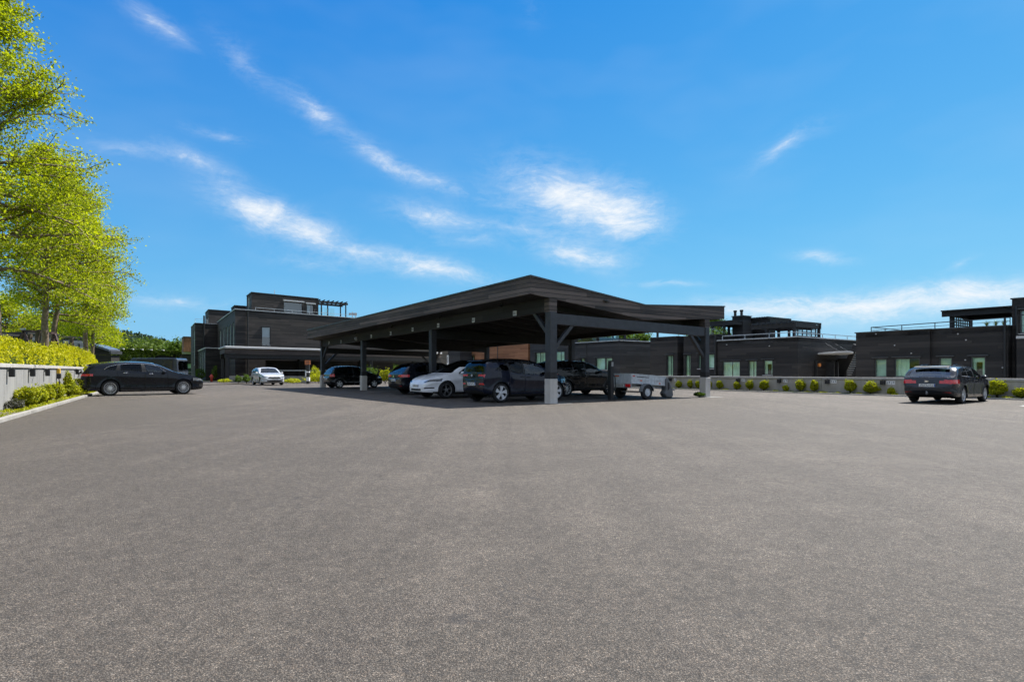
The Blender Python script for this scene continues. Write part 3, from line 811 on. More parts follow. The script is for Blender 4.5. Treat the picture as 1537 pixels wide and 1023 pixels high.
# --- long estate (beside the retaining wall)
def x_wagon(root, sp, sy):
    mb = MB(); mb.poly([(.42, -.60, 1.315), (.24, -.60, 1.325), (.26, -.60, 1.345), (.48, -.60, 1.36)], (0, 1.2, 0)); mb.build('roof_spoiler', sp['paint'], root, bevel=.01)
    mb = MB(); mb.tube([(.0 + .12, -.45, .24), (-.02 + .04, -.45, .24)], .03, 8); mb.build('exhaust_pipe', M['steel_dark'], root)
    for sgn in (-1, 1):
        mb = MB(); mb.tube([(1.55, sgn * (sy(1.55, .40) + .004), .37), (2.3, sgn * (sy(2.3, .42) + .006), .40), (3.45, sgn * (sy(3.45, .40) + .004), .37)], .016, 5); mb.build('sill_moulding', sp['paint'], root, smooth=True)
wagon = dict(scale=1.01, tall=1.055, L=4.90, W=1.86, paint=M['paint_ink'], R=.338, xr=1.06, xf=3.98, spokes=10, spoke='pair', rim=.72,
    top=[(0, .80), (.02, .90), (.07, 1.00), (.22, 1.225), (.42, 1.37), (.9, 1.445), (1.4, 1.482), (1.9, 1.492), (2.4, 1.475), (2.75, 1.43), (3.05, 1.335), (3.4, 1.175), (3.75, 1.02), (4.0, .965), (4.4, .865), (4.7, .755), (4.84, .67), (4.9, .56)],
    bottom=[(0, .40), (.08, .30), (.4, .22), (1.5, .17), (3.6, .17), (4.5, .20), (4.82, .24), (4.9, .32)],
    belt=[(0, .96), (.5, 1.10), (.85, 1.11), (2.0, 1.045), (3.2, .985), (4.0, .90), (4.9, .72)], round_r=(.6, .76), round_f=(1.0, .62), trim_z=.2,
    mirror=(3.12, .98), cabin=(.6, 3.15), seats=(1.55, 2.5), plates=[(-.045, .62, -1)], rails=None, handle_mat=M['chrome'],
    chrome=[(.83, 1.125), (.98, 1.245), (1.30, 1.335), (1.85, 1.385), (2.40, 1.375), (2.75, 1.325), (2.97, 1.24)] , extra=x_wagon,
    regions=[side_rg([(.86, 1.125), (1.0, 1.235), (1.33, 1.315), (1.26, 1.095)], M['dark_glass']), pillar_rg([(1.26, 1.095), (1.33, 1.315), (1.42, 1.335), (1.41, 1.088)]),
             side_rg([(1.45, 1.085), (1.48, 1.345), (1.85, 1.368), (2.25, 1.368), (2.27, 1.045)], M['dark_glass']), pillar_rg([(2.27, 1.045), (2.25, 1.368), (2.37, 1.365), (2.46, 1.035)]),
             side_rg([(2.48, 1.035), (2.42, 1.36), (2.72, 1.315), (2.95, 1.225), (3.20, 1.06), (3.24, .995)]),
             end_rg('windscreen', [(0, 1.005), (.80, 1.005), (.56, 1.41), (0, 1.44)], (2.62, 3.85), M['car_glass'], (ZC, ZT)),
             end_rg('rear_window', [(0, 1.02), (.66, 1.02), (.56, 1.30), (0, 1.32)], (0, .48), M['dark_glass'], (ZC, ZT)),
             end_rg('tail_light', [(.42, .865), (1.1, .845), (1.1, .945), (.42, .925)], (-1, .42), M['red_lens']),
             end_rg('headlight', [(.48, .60), (1.1, .64), (1.1, .80), (.48, .66)], (4.38, 9), M['head_lens']),
             end_rg('air_intake', [(.5, .34), (.78, .36), (.78, .48), (.5, .46)], (4.5, 9), M['liner']),
             end_rg('grille', [(0, .34), (.42, .36), (.46, .60), (0, .62)], (4.6, 9), M['black']),
             door_rg(1.42, 2.38, 1.30, 2.38, .27, 1.02, 1.62, .985), door_rg(2.39, 3.36, 2.39, 3.30, .27, .975, 2.62, .945)])

# --- slate estate at the far wall, seen from behind
def x_estate(root, sp, sy):
    mb = MB(); mb.poly([(.50, -.56, 1.355), (.33, -.56, 1.345), (.34, -.56, 1.372), (.54, -.56, 1.40)], (0, 1.12, 0)); mb.build('roof_spoiler', M['black'], root, bevel=.008)
    mb = MB(); mb.lathe([(.038, -.012), (.05, -.012), (.05, .0), (.038, .0)], c=(-.09, -.02, .40), axis='y', n=12)
    mb.tube([(.06, 0, .36), (-.10, 0, .36), (-.10, 0, .43)], .02, 8); mb.lathe([(0, .47), (.02, .465), (.028, .45), (.02, .43)], c=(-.10, 0, 0), axis='z', n=10); mb.build('tow_ball', M['steel_dark'], root, smooth=True)
    mb = MB(); mb.poly([(-.045, -.09, .83), (-.045, -.01, .86), (-.045, .10, .86), (-.045, .04, .83), (-.045, .09, .80), (-.045, -.06, .80), (-.045, .02, .835)], (-.012, 0, 0)); mb.build('badge', M['chrome'], root)
    mb = MB(); mb.box(-.03, .012, -.62, .62, .552, .572); mb.build('bumper_strip', M['black'], root)
    mb = MB(); mb.tube([(1.25, 0, 1.44), (1.10, 0, 1.52)], .006, 5); mb.build('aerial', M['black'], root)
estate = dict(scale=.93, L=4.66, W=1.78, paint=M['paint_slate'], R=.325, xr=.98, xf=3.62, spokes=7, spoke='pair', rim=.70, crown=.07,
    top=[(0, .70), (.02, .86), (.06, .95), (.25, 1.13), (.45, 1.30), (.65, 1.385), (1.2, 1.435), (1.9, 1.45), (2.4, 1.42), (2.8, 1.30), (3.2, 1.10), (3.45, .985), (3.8, .94), (4.3, .84), (4.55, .72), (4.66, .55)],
    bottom=[(0, .42), (.06, .32), (.5, .23), (1.5, .18), (3.4, .18), (4.3, .20), (4.66, .30)],
    belt=[(0, .90), (.6, 1.00), (1.5, .98), (3.0, .92), (4.66, .72)], round_r=(.5, .80), round_f=(.8, .66), trim_z=.2, bulge=.045,
    mirror=(2.95, .95), cabin=(.6, 2.95), seats=(1.45, 2.35), plates=[(-.047, .685, -1)], chrome=[(.75, 1.03), (2.0, .985), (3.02, .95)], extra=x_estate, rails=(.8, 2.2, .53), rail_mat=M['paint_slate'],
    regions=[side_rg([(.74, 1.03), (.92, 1.25), (1.36, 1.33), (1.36, 1.0)]), pillar_rg([(1.36, 1.0), (1.36, 1.33), (1.44, 1.335), (1.44, .995)]), side_rg([(1.44, .995), (1.44, 1.335), (2.05, 1.335), (2.10, .965)]), pillar_rg([(2.10, .965), (2.05, 1.335), (2.15, 1.33), (2.2, .96)]),
             side_rg([(2.2, .96), (2.15, 1.33), (2.42, 1.30), (2.75, 1.17), (3.02, .98), (3.02, .935)]),
             end_rg('windscreen', [(0, 1.0), (.72, 1.0), (.56, 1.36), (0, 1.39)], (2.4, 3.5), M['car_glass'], (ZC, ZT)),
             end_rg('rear_window', [(0, .985), (.68, .985), (.55, 1.33), (0, 1.35)], (0, .62), M['rear_glass'], (ZG, ZC, ZT)),
             end_rg('tail_light', [(.36, .755), (1.0, .745), (1.0, .90), (.40, .875)], (-1, .42), M['red_lens']),
             end_rg('tailgate', [(0, .60), (.50, .60), (.56, .68), (.60, .935), (0, .955)], (-1, .1), None),
             end_rg('fog_light', [(.50, .40), (.74, .40), (.74, .445), (.50, .445)], (-1, .25), M['dark_lens']),
             end_rg('headlight', [(.45, .60), (1.1, .62), (1.1, .76), (.45, .70)], (4.2, 9), M['head_lens']),
             door_rg(1.22, 2.14, 1.30, 2.14, .27, .965, 1.45, .90), door_rg(2.15, 3.12, 2.15, 3.10, .27, .93, 2.35, .87)])

# --- white electric crossover
def x_cross(root, sp, sy):
    for sgn in (-1, 1):
        mb = MB(); mb.bar((4.02, sgn * (sy(4.02, .80) + .003), .80), (4.10, sgn * (sy(4.10, .81) + .003), .81), .02, .03); mb.build('indicator', M['black'], root)
cross = dict(L=4.75, W=1.92, paint=M['paint_white'], R=.352, xr=.93, xf=3.82, spokes=5, spoke='pair', rim=.72, rim_mat=M['alloy_dark'], roof_black=1.30, crown=.075, tumble=.36,
    top=[(0, .95), (.03, 1.05), (.12, 1.13), (.35, 1.25), (.8, 1.44), (1.3, 1.57), (1.9, 1.622), (2.4, 1.60), (2.85, 1.47), (3.2, 1.30), (3.55, 1.11), (3.8, 1.03), (4.2, .93), (4.5, .81), (4.66, .69), (4.72, .60), (4.75, .52)],
    bottom=[(0, .42), (.1, .34), (.5, .26), (1.4, .20), (3.4, .20), (4.3, .22), (4.7, .25), (4.75, .28)],
    belt=[(0, 1.06), (.6, 1.10), (1.5, 1.08), (3.0, 1.02), (3.8, .94), (4.75, .70)], round_r=(.6, .76), round_f=(.95, .60), trim_z=.27, bulge=.04,
    mirror=(3.10, 1.02), mirror_mat=M['paint_white'], cabin=(.8, 3.1), seats=(1.55, 2.45), plates=[(4.775, .52, 1), (-.045, .62, -1)], extra=x_cross,
    regions=[side_rg([(.70, 1.12), (1.0, 1.31), (1.5, 1.44), (2.0, 1.48), (2.1, 1.06), (1.4, 1.10)], M['dark_glass']), pillar_rg([(2.1, 1.06), (2.0, 1.48), (2.1, 1.48), (2.2, 1.055)]),
             side_rg([(2.2, 1.055), (2.1, 1.48), (2.5, 1.44), (2.85, 1.30), (3.22, 1.08), (3.25, 1.01)], M['dark_glass']),
             end_rg('windscreen', [(0, 1.055), (.82, 1.055), (.58, 1.56), (0, 1.60)], (2.35, 3.75), M['car_glass'], (ZC, ZT)),
             end_rg('rear_window', [(0, 1.16), (.60, 1.16), (.50, 1.50), (0, 1.52)], (0, 1.15), M['dark_glass'], (ZC, ZT)),
             end_rg('tail_light', [(.5, .92), (1.1, .90), (1.1, 1.0), (.5, .99)], (-1, .4), M['red_lens']),
             end_rg('headlight', [(.50, .675), (.62, .655), (1.1, .74), (1.1, .83), (.84, .80)], (4.05, 9), M['dark_head'], (ZS1, ZS2, ZG, ZC, ZT, ZCAP)),
             end_rg('grille', [(0, .33), (.46, .335), (.42, .405), (0, .41)], (4.5, 9), M['liner']),
             end_rg('air_intake', [(.66, .40), (.86, .42), (.86, .47), (.64, .45)], (4.3, 9), M['liner']),
             door_rg(1.42, 2.2, 1.30, 2.15, .30, 1.05, 1.55, .93), door_rg(2.21, 3.22, 2.16, 3.18, .30, 1.02, 2.35, .91)])

# --- dark blue upright electric hatchback
def x_ehatch(root, sp, sy):
    mb = MB(); mb.poly([(.30, -.52, 1.50), (.08, -.52, 1.485), (.09, -.52, 1.51), (.36, -.52, 1.545)], (0, 1.04, 0)); mb.build('roof_spoiler', M['paint_black'], root, bevel=.008)
    mb = MB(); mb.lathe([(0, -.052), (.042, -.05), (.042, -.03)], c=(0, 0, 0), axis='y', n=14)
    b = MB(); n = 14
    b.add([(-.052, .042 * math.cos(2 * math.pi * i / n), .97 + .042 * math.sin(2 * math.pi * i / n)) for i in range(n)] + [(-.03, .042 * math.cos(2 * math.pi * i / n), .97 + .042 * math.sin(2 * math.pi * i / n)) for i in range(n)],
          [tuple(range(n))] + [(i, (i + 1) % n, n + (i + 1) % n, n + i) for i in range(n)]); b.build('badge', M['trim_light'], root)
    for sgn in (-1, 1):
        mb = MB(); mb.tube([(x, sgn * (sy(x, z) + .004), z) for x, z in ((.42, 1.13), (.75, 1.155), (1.05, 1.13), (1.3, 1.075), (1.55, 1.03), (2.2, 1.01))], .009, 5); mb.build('window_trim', M['paint_slate'], root, smooth=True)
        mb = MB(); mb.tube([(1.1, sgn * (sy(1.1, .40) + .004), .40), (1.9, sgn * (sy(1.9, .41) + .006), .41), (2.75, sgn * (sy(2.75, .40) + .004), .40)], .016, 5); mb.build('sill_moulding', sp['paint'], root, smooth=True)
ehatch = dict(L=4.0, W=1.78, paint=M['paint_navy'], R=.35, xr=.68, xf=3.25, tyre_w=.165, spokes=5, spoke='one', spoke_w=(.06, .15), rim=.73, rim_mat=M['alloy_white'], roof_black=1.42, tumble=.27, crown=.06,
    top=[(0, .86), (.02, 1.0), (.05, 1.10), (.11, 1.34), (.20, 1.475), (.55, 1.565), (1.1, 1.598), (1.6, 1.60), (2.1, 1.57), (2.5, 1.46), (2.85, 1.29), (3.2, 1.12), (3.45, 1.04), (3.7, .94), (3.88, .80), (3.97, .64), (4.0, .52)],
    bottom=[(0, .42), (.06, .34), (.4, .26), (1.0, .20), (2.9, .20), (3.6, .23), (3.95, .28), (4.0, .34)],
    belt=[(0, 1.04), (.4, 1.12), (.75, 1.145), (1.05, 1.12), (1.35, 1.06), (1.6, 1.03), (2.6, .985), (4.0, .80)], round_r=(.55, .76), round_f=(.9, .56), trim_z=.29,
    mirror=(2.62, 1.01), mirror_mat=M['black'], cabin=(.4, 2.7), seats=(1.1, 2.0), plates=[(-.06, .665, -1)], extra=x_ehatch,
    regions=[side_rg([(.42, 1.16), (.62, 1.34), (.92, 1.42), (1.02, 1.15), (.75, 1.165)], M['dark_glass']), pillar_rg([(1.02, 1.15), (.92, 1.42), (1.0, 1.43), (1.1, 1.13)]),
             side_rg([(1.1, 1.125), (1.0, 1.435), (1.62, 1.455), (1.66, 1.04), (1.4, 1.06)], M['dark_glass']), pillar_rg([(1.66, 1.04), (1.62, 1.455), (1.70, 1.455), (1.75, 1.03)]),
             side_rg([(1.75, 1.03), (1.70, 1.455), (2.1, 1.43), (2.4, 1.33), (2.75, 1.10), (2.78, 1.0)]),
             end_rg('windscreen', [(0, 1.07), (.76, 1.07), (.58, 1.53), (0, 1.565)], (2.05, 3.4), M['car_glass'], (ZC, ZT)),
             end_rg('rear_window', [(0, 1.08), (.66, 1.10), (.56, 1.46), (0, 1.48)], (0, .36), M['dark_glass'], (ZG, ZC, ZT)),
             end_rg('tail_light', [(.34, .935), (.74, .915), (.76, 1.0), (.40, 1.02)], (-1, .2), M['red_lens']),
             end_rg('fog_light', [(.48, .64), (.72, .64), (.70, .70), (.46, .70)], (-1, .3), M['red_lens']),
             end_rg('tailgate', [(0, .76), (.60, .78), (.66, .90), (.66, 1.09), (0, 1.07)], (-1, .25), M['paint_black']),
             end_rg('headlight', [(.45, .66), (1.1, .70), (1.1, .86), (.45, .78)], (3.5, 9), M['head_lens']),
             door_rg(1.0, 1.72, 1.05, 1.70, .30, 1.05, 1.60, .93), door_rg(1.73, 2.78, 1.71, 2.75, .30, 1.0, 1.88, .90)])

# --- dark SUV estate seen from behind, under the carport
def x_tall(root, sp, sy):
    b = MB(); n = 16
    b.add([(-.06, .062 * math.cos(2 * math.pi * i / n), .87 + .062 * math.sin(2 * math.pi * i / n)) for i in range(n)] + [(-.03, .062 * math.cos(2 * math.pi * i / n), .87 + .062 * math.sin(2 * math.pi * i / n)) for i in range(n)],
          [tuple(range(n))] + [(i, (i + 1) % n, n + (i + 1) % n, n + i) for i in range(n)]); b.build('badge', M['chrome'], root)
tall = dict(L=4.60, W=1.84, paint=M['paint_ink'], R=.34, xr=.92, xf=3.60, spokes=5, spoke='one', spoke_w=(.05, .04), rim=.69,
    top=[(0, .80), (.02, .95), (.07, 1.04), (.25, 1.25), (.45, 1.42), (.75, 1.51), (1.4, 1.56), (2.0, 1.56), (2.4, 1.52), (2.8, 1.38), (3.2, 1.16), (3.45, 1.06), (3.9, 1.0), (4.3, .90), (4.52, .76), (4.6, .58)],
    bottom=[(0, .42), (.06, .33), (.5, .25), (1.4, .20), (3.3, .20), (4.2, .22), (4.6, .32)],
    belt=[(0, .98), (.5, 1.06), (1.5, 1.05), (3.0, .99), (4.6, .80)], round_r=(.5, .80), round_f=(.8, .66), trim_z=.26,
    mirror=(2.95, 1.0), cabin=(.6, 2.95), seats=(1.45, 2.35), plates=[(-.055, .70, -1)], rails=(.7, 2.4, .56), extra=x_tall, mirror_mat=M['black'],
    regions=[side_rg([(.66, 1.10), (.80, 1.30), (1.30, 1.42), (1.30, 1.08)], M['dark_glass']), pillar_rg([(1.30, 1.08), (1.30, 1.42), (1.38, 1.425), (1.38, 1.075)]), side_rg([(1.38, 1.075), (1.38, 1.425), (2.0, 1.43), (2.05, 1.045)], M['dark_glass']), pillar_rg([(2.05, 1.045), (2.0, 1.43), (2.1, 1.43), (2.15, 1.04)]),
             side_rg([(2.15, 1.04), (2.1, 1.43), (2.4, 1.40), (2.75, 1.26), (3.02, 1.07), (3.04, 1.005)]),
             end_rg('windscreen', [(0, 1.08), (.76, 1.08), (.58, 1.46), (0, 1.50)], (2.35, 3.45), M['car_glass'], (ZC, ZT)),
             end_rg('rear_window', [(0, 1.08), (.68, 1.08), (.56, 1.44), (0, 1.46)], (0, .62), M['car_glass'], (ZG, ZC, ZT)),
             end_rg('tail_light', [(.34, .86), (1.1, .84), (1.1, .965), (.48, .96)], (-1, .38), M['red_lens']),
             end_rg('tailgate', [(0, .62), (.60, .62), (.64, 1.0), (0, 1.03)], (-1, .12), None),
             end_rg('fog_light', [(.52, .40), (.76, .40), (.76, .45), (.52, .45)], (-1, .3), M['dark_lens']),
             end_rg('headlight', [(.45, .70), (1.1, .72), (1.1, .86), (.45, .80)], (4.1, 9), M['head_lens']),
             door_rg(1.15, 2.08, 1.28, 2.08, .30, 1.03, 1.40, .95), door_rg(2.09, 3.12, 2.09, 3.10, .30, .99, 2.28, .93)])

# --- small black hatchback
small = dict(L=3.72, W=1.66, paint=M['paint_black'], R=.295, xr=.60, xf=3.02, spokes=5, spoke='one', spoke_w=(.07, .10), rim=.66, tuck=.03,
    top=[(0, .78), (.02, .92), (.07, 1.0), (.22, 1.25), (.36, 1.40), (.7, 1.47), (1.3, 1.50), (1.8, 1.48), (2.2, 1.38), (2.55, 1.20), (2.85, 1.04), (3.05, .97), (3.4, .86), (3.6, .72), (3.72, .52)],
    bottom=[(0, .38), (.06, .30), (.4, .22), (1.1, .18), (2.7, .18), (3.5, .22), (3.72, .30)],
    belt=[(0, .96), (.4, 1.0), (1.5, .97), (2.6, .91), (3.72, .74)], round_r=(.45, .80), round_f=(.8, .60), trim_z=.2,
    mirror=(2.42, .94), cabin=(.4, 2.4), seats=(1.0, 1.9), plates=[(-.055, .62, -1)], mirror_mat=M['black'],
    regions=[side_rg([(.42, 1.03), (.52, 1.28), (.78, 1.35), (.80, 1.01)], M['car_glass']), side_rg([(.88, 1.005), (.86, 1.36), (1.45, 1.37), (1.50, .975)]), pillar_rg([(1.50, .975), (1.45, 1.37), (1.54, 1.37), (1.60, .97)]),
             side_rg([(1.60, .97), (1.54, 1.37), (1.85, 1.34), (2.15, 1.22), (2.48, 1.0), (2.5, .93)]),
             end_rg('windscreen', [(0, .98), (.68, .98), (.52, 1.40), (0, 1.44)], (1.75, 3.0), M['car_glass'], (ZC, ZT)),
             end_rg('rear_window', [(0, 1.0), (.60, 1.0), (.50, 1.36), (0, 1.38)], (0, .45), M['car_glass'], (ZG, ZC, ZT)),
             end_rg('tail_light', [(.56, .76), (1.1, .76), (1.1, .94), (.58, .92)], (-1, .26), M['red_lens']),
             end_rg('headlight', [(.36, .62), (1.1, .66), (1.1, .82), (.40, .74)], (3.2, 9), M['head_lens']),
             door_rg(.86, 1.54, .95, 1.54, .27, .965, 1.0, .89), door_rg(1.55, 2.52, 1.55, 2.50, .27, .92, 1.72, .86)])

# --- black SUV deeper in the carport
suv = dict(L=4.55, W=1.86, paint=M['paint_black'], R=.355, xr=.92, xf=3.62, spokes=10, spoke='one', spoke_w=(.03, .02), rim=.72, arch_trim=True,
    top=[(0, .85), (.02, 1.02), (.07, 1.12), (.20, 1.34), (.35, 1.50), (.7, 1.575), (1.4, 1.62), (2.0, 1.61), (2.4, 1.54), (2.8, 1.38), (3.15, 1.20), (3.4, 1.12), (3.9, 1.07), (4.3, .98), (4.47, .84), (4.55, .62)],
    bottom=[(0, .44), (.06, .36), (.5, .27), (1.4, .23), (3.3, .23), (4.2, .26), (4.55, .36)],
    belt=[(0, 1.02), (.5, 1.13), (1.5, 1.12), (3.0, 1.05), (4.55, .86)], round_r=(.5, .80), round_f=(.8, .64), trim_z=.36,
    mirror=(2.85, 1.06), cabin=(.5, 2.9), seats=(1.4, 2.3), plates=[(-.055, .75, -1)], rails=(.7, 2.3, .58), mirror_mat=M['black'],
    regions=[side_rg([(.62, 1.17), (.80, 1.36), (1.22, 1.44), (1.26, 1.15)], M['dark_glass']), pillar_rg([(1.26, 1.15), (1.22, 1.44), (1.30, 1.445), (1.34, 1.145)]), side_rg([(1.34, 1.14), (1.30, 1.45), (1.95, 1.47), (2.0, 1.11)]), pillar_rg([(2.0, 1.11), (1.95, 1.47), (2.05, 1.47), (2.1, 1.105)]),
             side_rg([(2.1, 1.10), (2.05, 1.47), (2.35, 1.44), (2.65, 1.31), (2.92, 1.13), (2.94, 1.06)]),
             end_rg('windscreen', [(0, 1.14), (.76, 1.14), (.58, 1.51), (0, 1.55)], (2.3, 3.35), M['car_glass'], (ZC, ZT)),
             end_rg('rear_window', [(0, 1.14), (.68, 1.14), (.56, 1.48), (0, 1.50)], (0, .5), M['dark_glass'], (ZG, ZC, ZT)),
             end_rg('tail_light', [(.45, .90), (1.1, .88), (1.1, 1.04), (.52, 1.03)], (-1, .38), M['red_lens']),
             end_rg('headlight', [(.45, .80), (1.1, .82), (1.1, .94), (.45, .88)], (4.1, 9), M['head_lens']),
             door_rg(1.12, 2.04, 1.26, 2.04, .38, 1.09, 1.38, 1.0), door_rg(2.05, 3.04, 2.05, 3.02, .38, 1.05, 2.24, .98)])

# --- silver white five-door facing out at the far end
def x_silver(root, sp, sy):
    mb = MB(); mb.bar((4.475, -.42, .60), (4.475, .42, .60), .02, .02); mb.bar((4.47, -.40, .53), (4.47, .40, .53), .015, .012); mb.build('grille_bar', M['chrome'], root)
silver = dict(L=4.42, W=1.80, paint=M['paint_silver'], R=.325, xr=.82, xf=3.50, spokes=10, spoke='one', rim=.69,
    top=[(0, .80), (.03, .95), (.1, 1.04), (.4, 1.28), (.8, 1.41), (1.4, 1.465), (1.9, 1.46), (2.3, 1.38), (2.7, 1.20), (3.05, 1.02), (3.3, .96), (3.8, .90), (4.2, .80), (4.36, .70), (4.42, .56)],
    bottom=[(0, .40), (.06, .30), (.5, .22), (1.3, .18), (3.2, .18), (4.1, .19), (4.42, .24)],
    belt=[(0, .94), (.6, 1.02), (1.5, .99), (3.0, .92), (4.42, .72)], round_r=(.5, .80), round_f=(.8, .70), trim_z=.2,
    mirror=(2.70, .96), cabin=(.5, 2.7), seats=(1.2, 2.1), plates=[(4.475, .46, 1)], extra=x_silver,
    regions=[side_rg([(.6, 1.07), (.85, 1.27), (1.2, 1.33), (1.2, 1.02)], M['dark_glass']), side_rg([(1.28, 1.015), (1.28, 1.335), (1.75, 1.34), (1.8, .985)], M['dark_glass']), pillar_rg([(1.8, .985), (1.75, 1.34), (1.84, 1.34), (1.9, .98)]),
             side_rg([(1.9, .98), (1.84, 1.34), (2.1, 1.30), (2.4, 1.20), (2.78, .99), (2.8, .94)]),
             end_rg('windscreen', [(0, .985), (.74, .985), (.56, 1.36), (0, 1.40)], (1.95, 3.2), M['car_glass'], (ZC, ZT)),
             end_rg('tail_light', [(.45, .82), (1.1, .80), (1.1, .93), (.52, .92)], (-1, .38), M['red_lens']),
             end_rg('headlight', [(.48, .63), (1.1, .68), (1.1, .80), (.52, .70)], (3.98, 9), M['head_lens']),
             end_rg('grille', [(0, .52), (.46, .54), (.50, .66), (0, .68)], (4.2, 9), M['black'], (ZCAP, ZT, ZC, ZG, ZS2, ZS1)),
             end_rg('air_intake', [(.0, .27), (.62, .28), (.55, .38), (.0, .40)], (4.2, 9), M['liner'], (ZCAP, ZS1, ZR)),
             door_rg(1.0, 1.84, 1.12, 1.84, .27, .985, 1.28, .90), door_rg(1.85, 2.84, 1.85, 2.80, .27, .94, 2.02, .87)])
# ------------------------------------------------------------------ setting
def sheet(name, pts, z, mat, kind='structure', thick=0.0):
    mb = MB()
    if thick: mb.poly([(x, y, z - thick) for x, y in pts], (0, 0, thick))
    else: mb.add([(x, y, z) for x, y in pts], [tuple(range(len(pts)))])
    o = mb.build(name, mat); o['kind'] = kind
    return o
sheet('ground', [(-1500, -300), (1500, -300), (1500, 2500), (-1500, 2500)], -0.06, M['turf'])
# wall lines
KD = Vector((-0.504, 0.863)); KN = Vector((-0.863, -0.504))        # along the retaining wall beside the trees; away from the lot
K0 = Vector((-11.2, 12.75))
def lw(k, off, z=0.0):
    p = K0 + KD * k + KN * off
    return Vector((p.x, p.y, z))
def lw_at(px, off):
    q = (px - CX) / F; b = K0 + KN * off
    return (b.x - q * b.y) / (q * KD.y - KD.x)
S_KERB, S_WALL, S_BLD = 16.15, 16.95, 21.0
lot = [lw(-22, -.02), lw(31, -.02), Vector((-40, 52, 0)), Vector((-38, 64, 0)), Vector((-14, 86, 0)), st(16.2, 62), st(16.2, -40)]
sheet('parking_lot', [(p.x, p.y) for p in lot], 0.0, M['asphalt'], thick=0.05)
def strip(name, a, b, z0, z1, w, mat, seg=None, gap=.006, jitter=0.0):
    """kerb stones laid end to end from a to b"""
    a, b = Vector(a), Vector(b); d = (b - a); Ln = d.length; d /= Ln; nrm = Vector((d.y, -d.x, 0))
    n = max(1, int(Ln / seg)) if seg else 1; mb = MB()
    for i in range(n):
        j = random.uniform(-jitter, jitter)
        p = a + d * (Ln * i / n + gap) + nrm * j; q = a + d * (Ln * (i + 1) / n - gap) + nrm * j
        p.z = q.z = (z0 + z1) / 2 + random.uniform(-jitter, jitter) * .5
        mb.bar(p, q, w, z1 - z0)
    o = mb.build(name, mat, bevel=.008); o['kind'] = 'structure'; return o
strip('kerb', lw(-22, .07), lw(30.5, .07), -.03, .075, .14, M['kerb'], 1.0, .006, .006)
strip('kerb', st(16.2, 44), st(16.2, -40), -.03, .06, .12, M['concrete_warm'], 1.0, .006, .004)
def bed(name, a, b, c, d, z, mat):
    return sheet(name, [(p.x, p.y) for p in (a, b, c, d)], z, mat)
bed('planting_bed', lw(-22, .13), lw(31, .13), lw(31, .72), lw(-22, .72), 0.035, M['soil'])
bed('planting_bed', st(16.25, 44), st(16.25, -40), st(16.97, -40), st(16.97, 44), 0.03, M['soil'])
# raised ground above the retaining wall, and the sunken terrace in front of the house row
mb = MB(); nx, ny = 26, 40
vs = []
for j in range(ny):
    for i in range(nx):
        k_, o_ = -24 + 86 * j / (ny - 1), .95 + 110 * (i / (nx - 1)) ** 1.8
        p = lw(k_, o_); p.z = 1.22 + .35 * (1 - math.exp(-max(0, o_ - 1) / 2.5)) + .25 * math.sin(o_ * .11 + k_ * .07)
        vs.append(p)
mb.add(vs, [(j * nx + i, j * nx + i + 1, (j + 1) * nx + i + 1, (j + 1) * nx + i) for j in range(ny - 1) for i in range(nx - 1)])
o = mb.build('terrain', M['turf'], smooth=True); o['kind'] = 'structure'
bed('path', st(17.25, 60), st(17.25, -40), st(45, -40), st(45, 60), -.02, M['concrete_warm'])
# unseen wooded slope added behind the viewer to darken reflections in windows and paint
vs = []; na, nr = 48, 5
for j in range(nr):
    for i in range(na + 1):
        a_ = math.pi * (1.02 + .96 * i / na); r_ = 90 + 45 * j
        hz_ = (0, 9, 19, 24, 0)[j] * (.75 + .25 * math.sin(i * .9) + .12 * math.sin(i * 2.3)) - .3
        vs.append((r_ * math.cos(a_), r_ * math.sin(a_), hz_))
mb = MB(); mb.add(vs, [(j * (na + 1) + i, j * (na + 1) + i + 1, (j + 1) * (na + 1) + i + 1, (j + 1) * (na + 1) + i) for j in range(nr - 1) for i in range(na)])
o = mb.build('hill', M['hill'], smooth=True); o['kind'] = 'structure'
# painted stall lines
for (s0, t0, s1, t1) in [(-1.0, 4.15, 3.6, 4.15), (-1.0, 8.2, 3.6, 8.2), (-1.0, 11.8, 3.6, 11.8), (-1.0, 14.6, 3.6, 14.6), (-1.0, 20.6, 3.6, 20.6), (-1., .55, 3.4, .55), (3.9, 2.95, 8.2, 2.95), (11.2, -10.15, 15.9, -10.15), (11.2, -7.2, 15.9, -7.2)]:
    a, b = st(s0, t0), st(s1, t1); d = (b - a).normalized(); n = Vector((-d.y, d.x, 0)) * .05
    mb = MB(); mb.add([a - n, b - n, b + n, a + n], [(0, 1, 2, 3)]); o = mb.build('parking_line', M['paint_line'], origin=(0, 0, -.004)); o['kind'] = 'structure'
a = Vector((-19.2, 25.15, 0)); b = Vector((-15.0, 28.65, 0)); 
for off in (0.0,):
    d = (b - a).normalized(); n = Vector((-d.y, d.x, 0)) * .05
    mb = MB(); mb.add([a - n, b - n, b + n, a + n], [(0, 1, 2, 3)]); o = mb.build('parking_line', M['paint_line'], origin=(0, 0, -.004)); o['kind'] = 'structure'

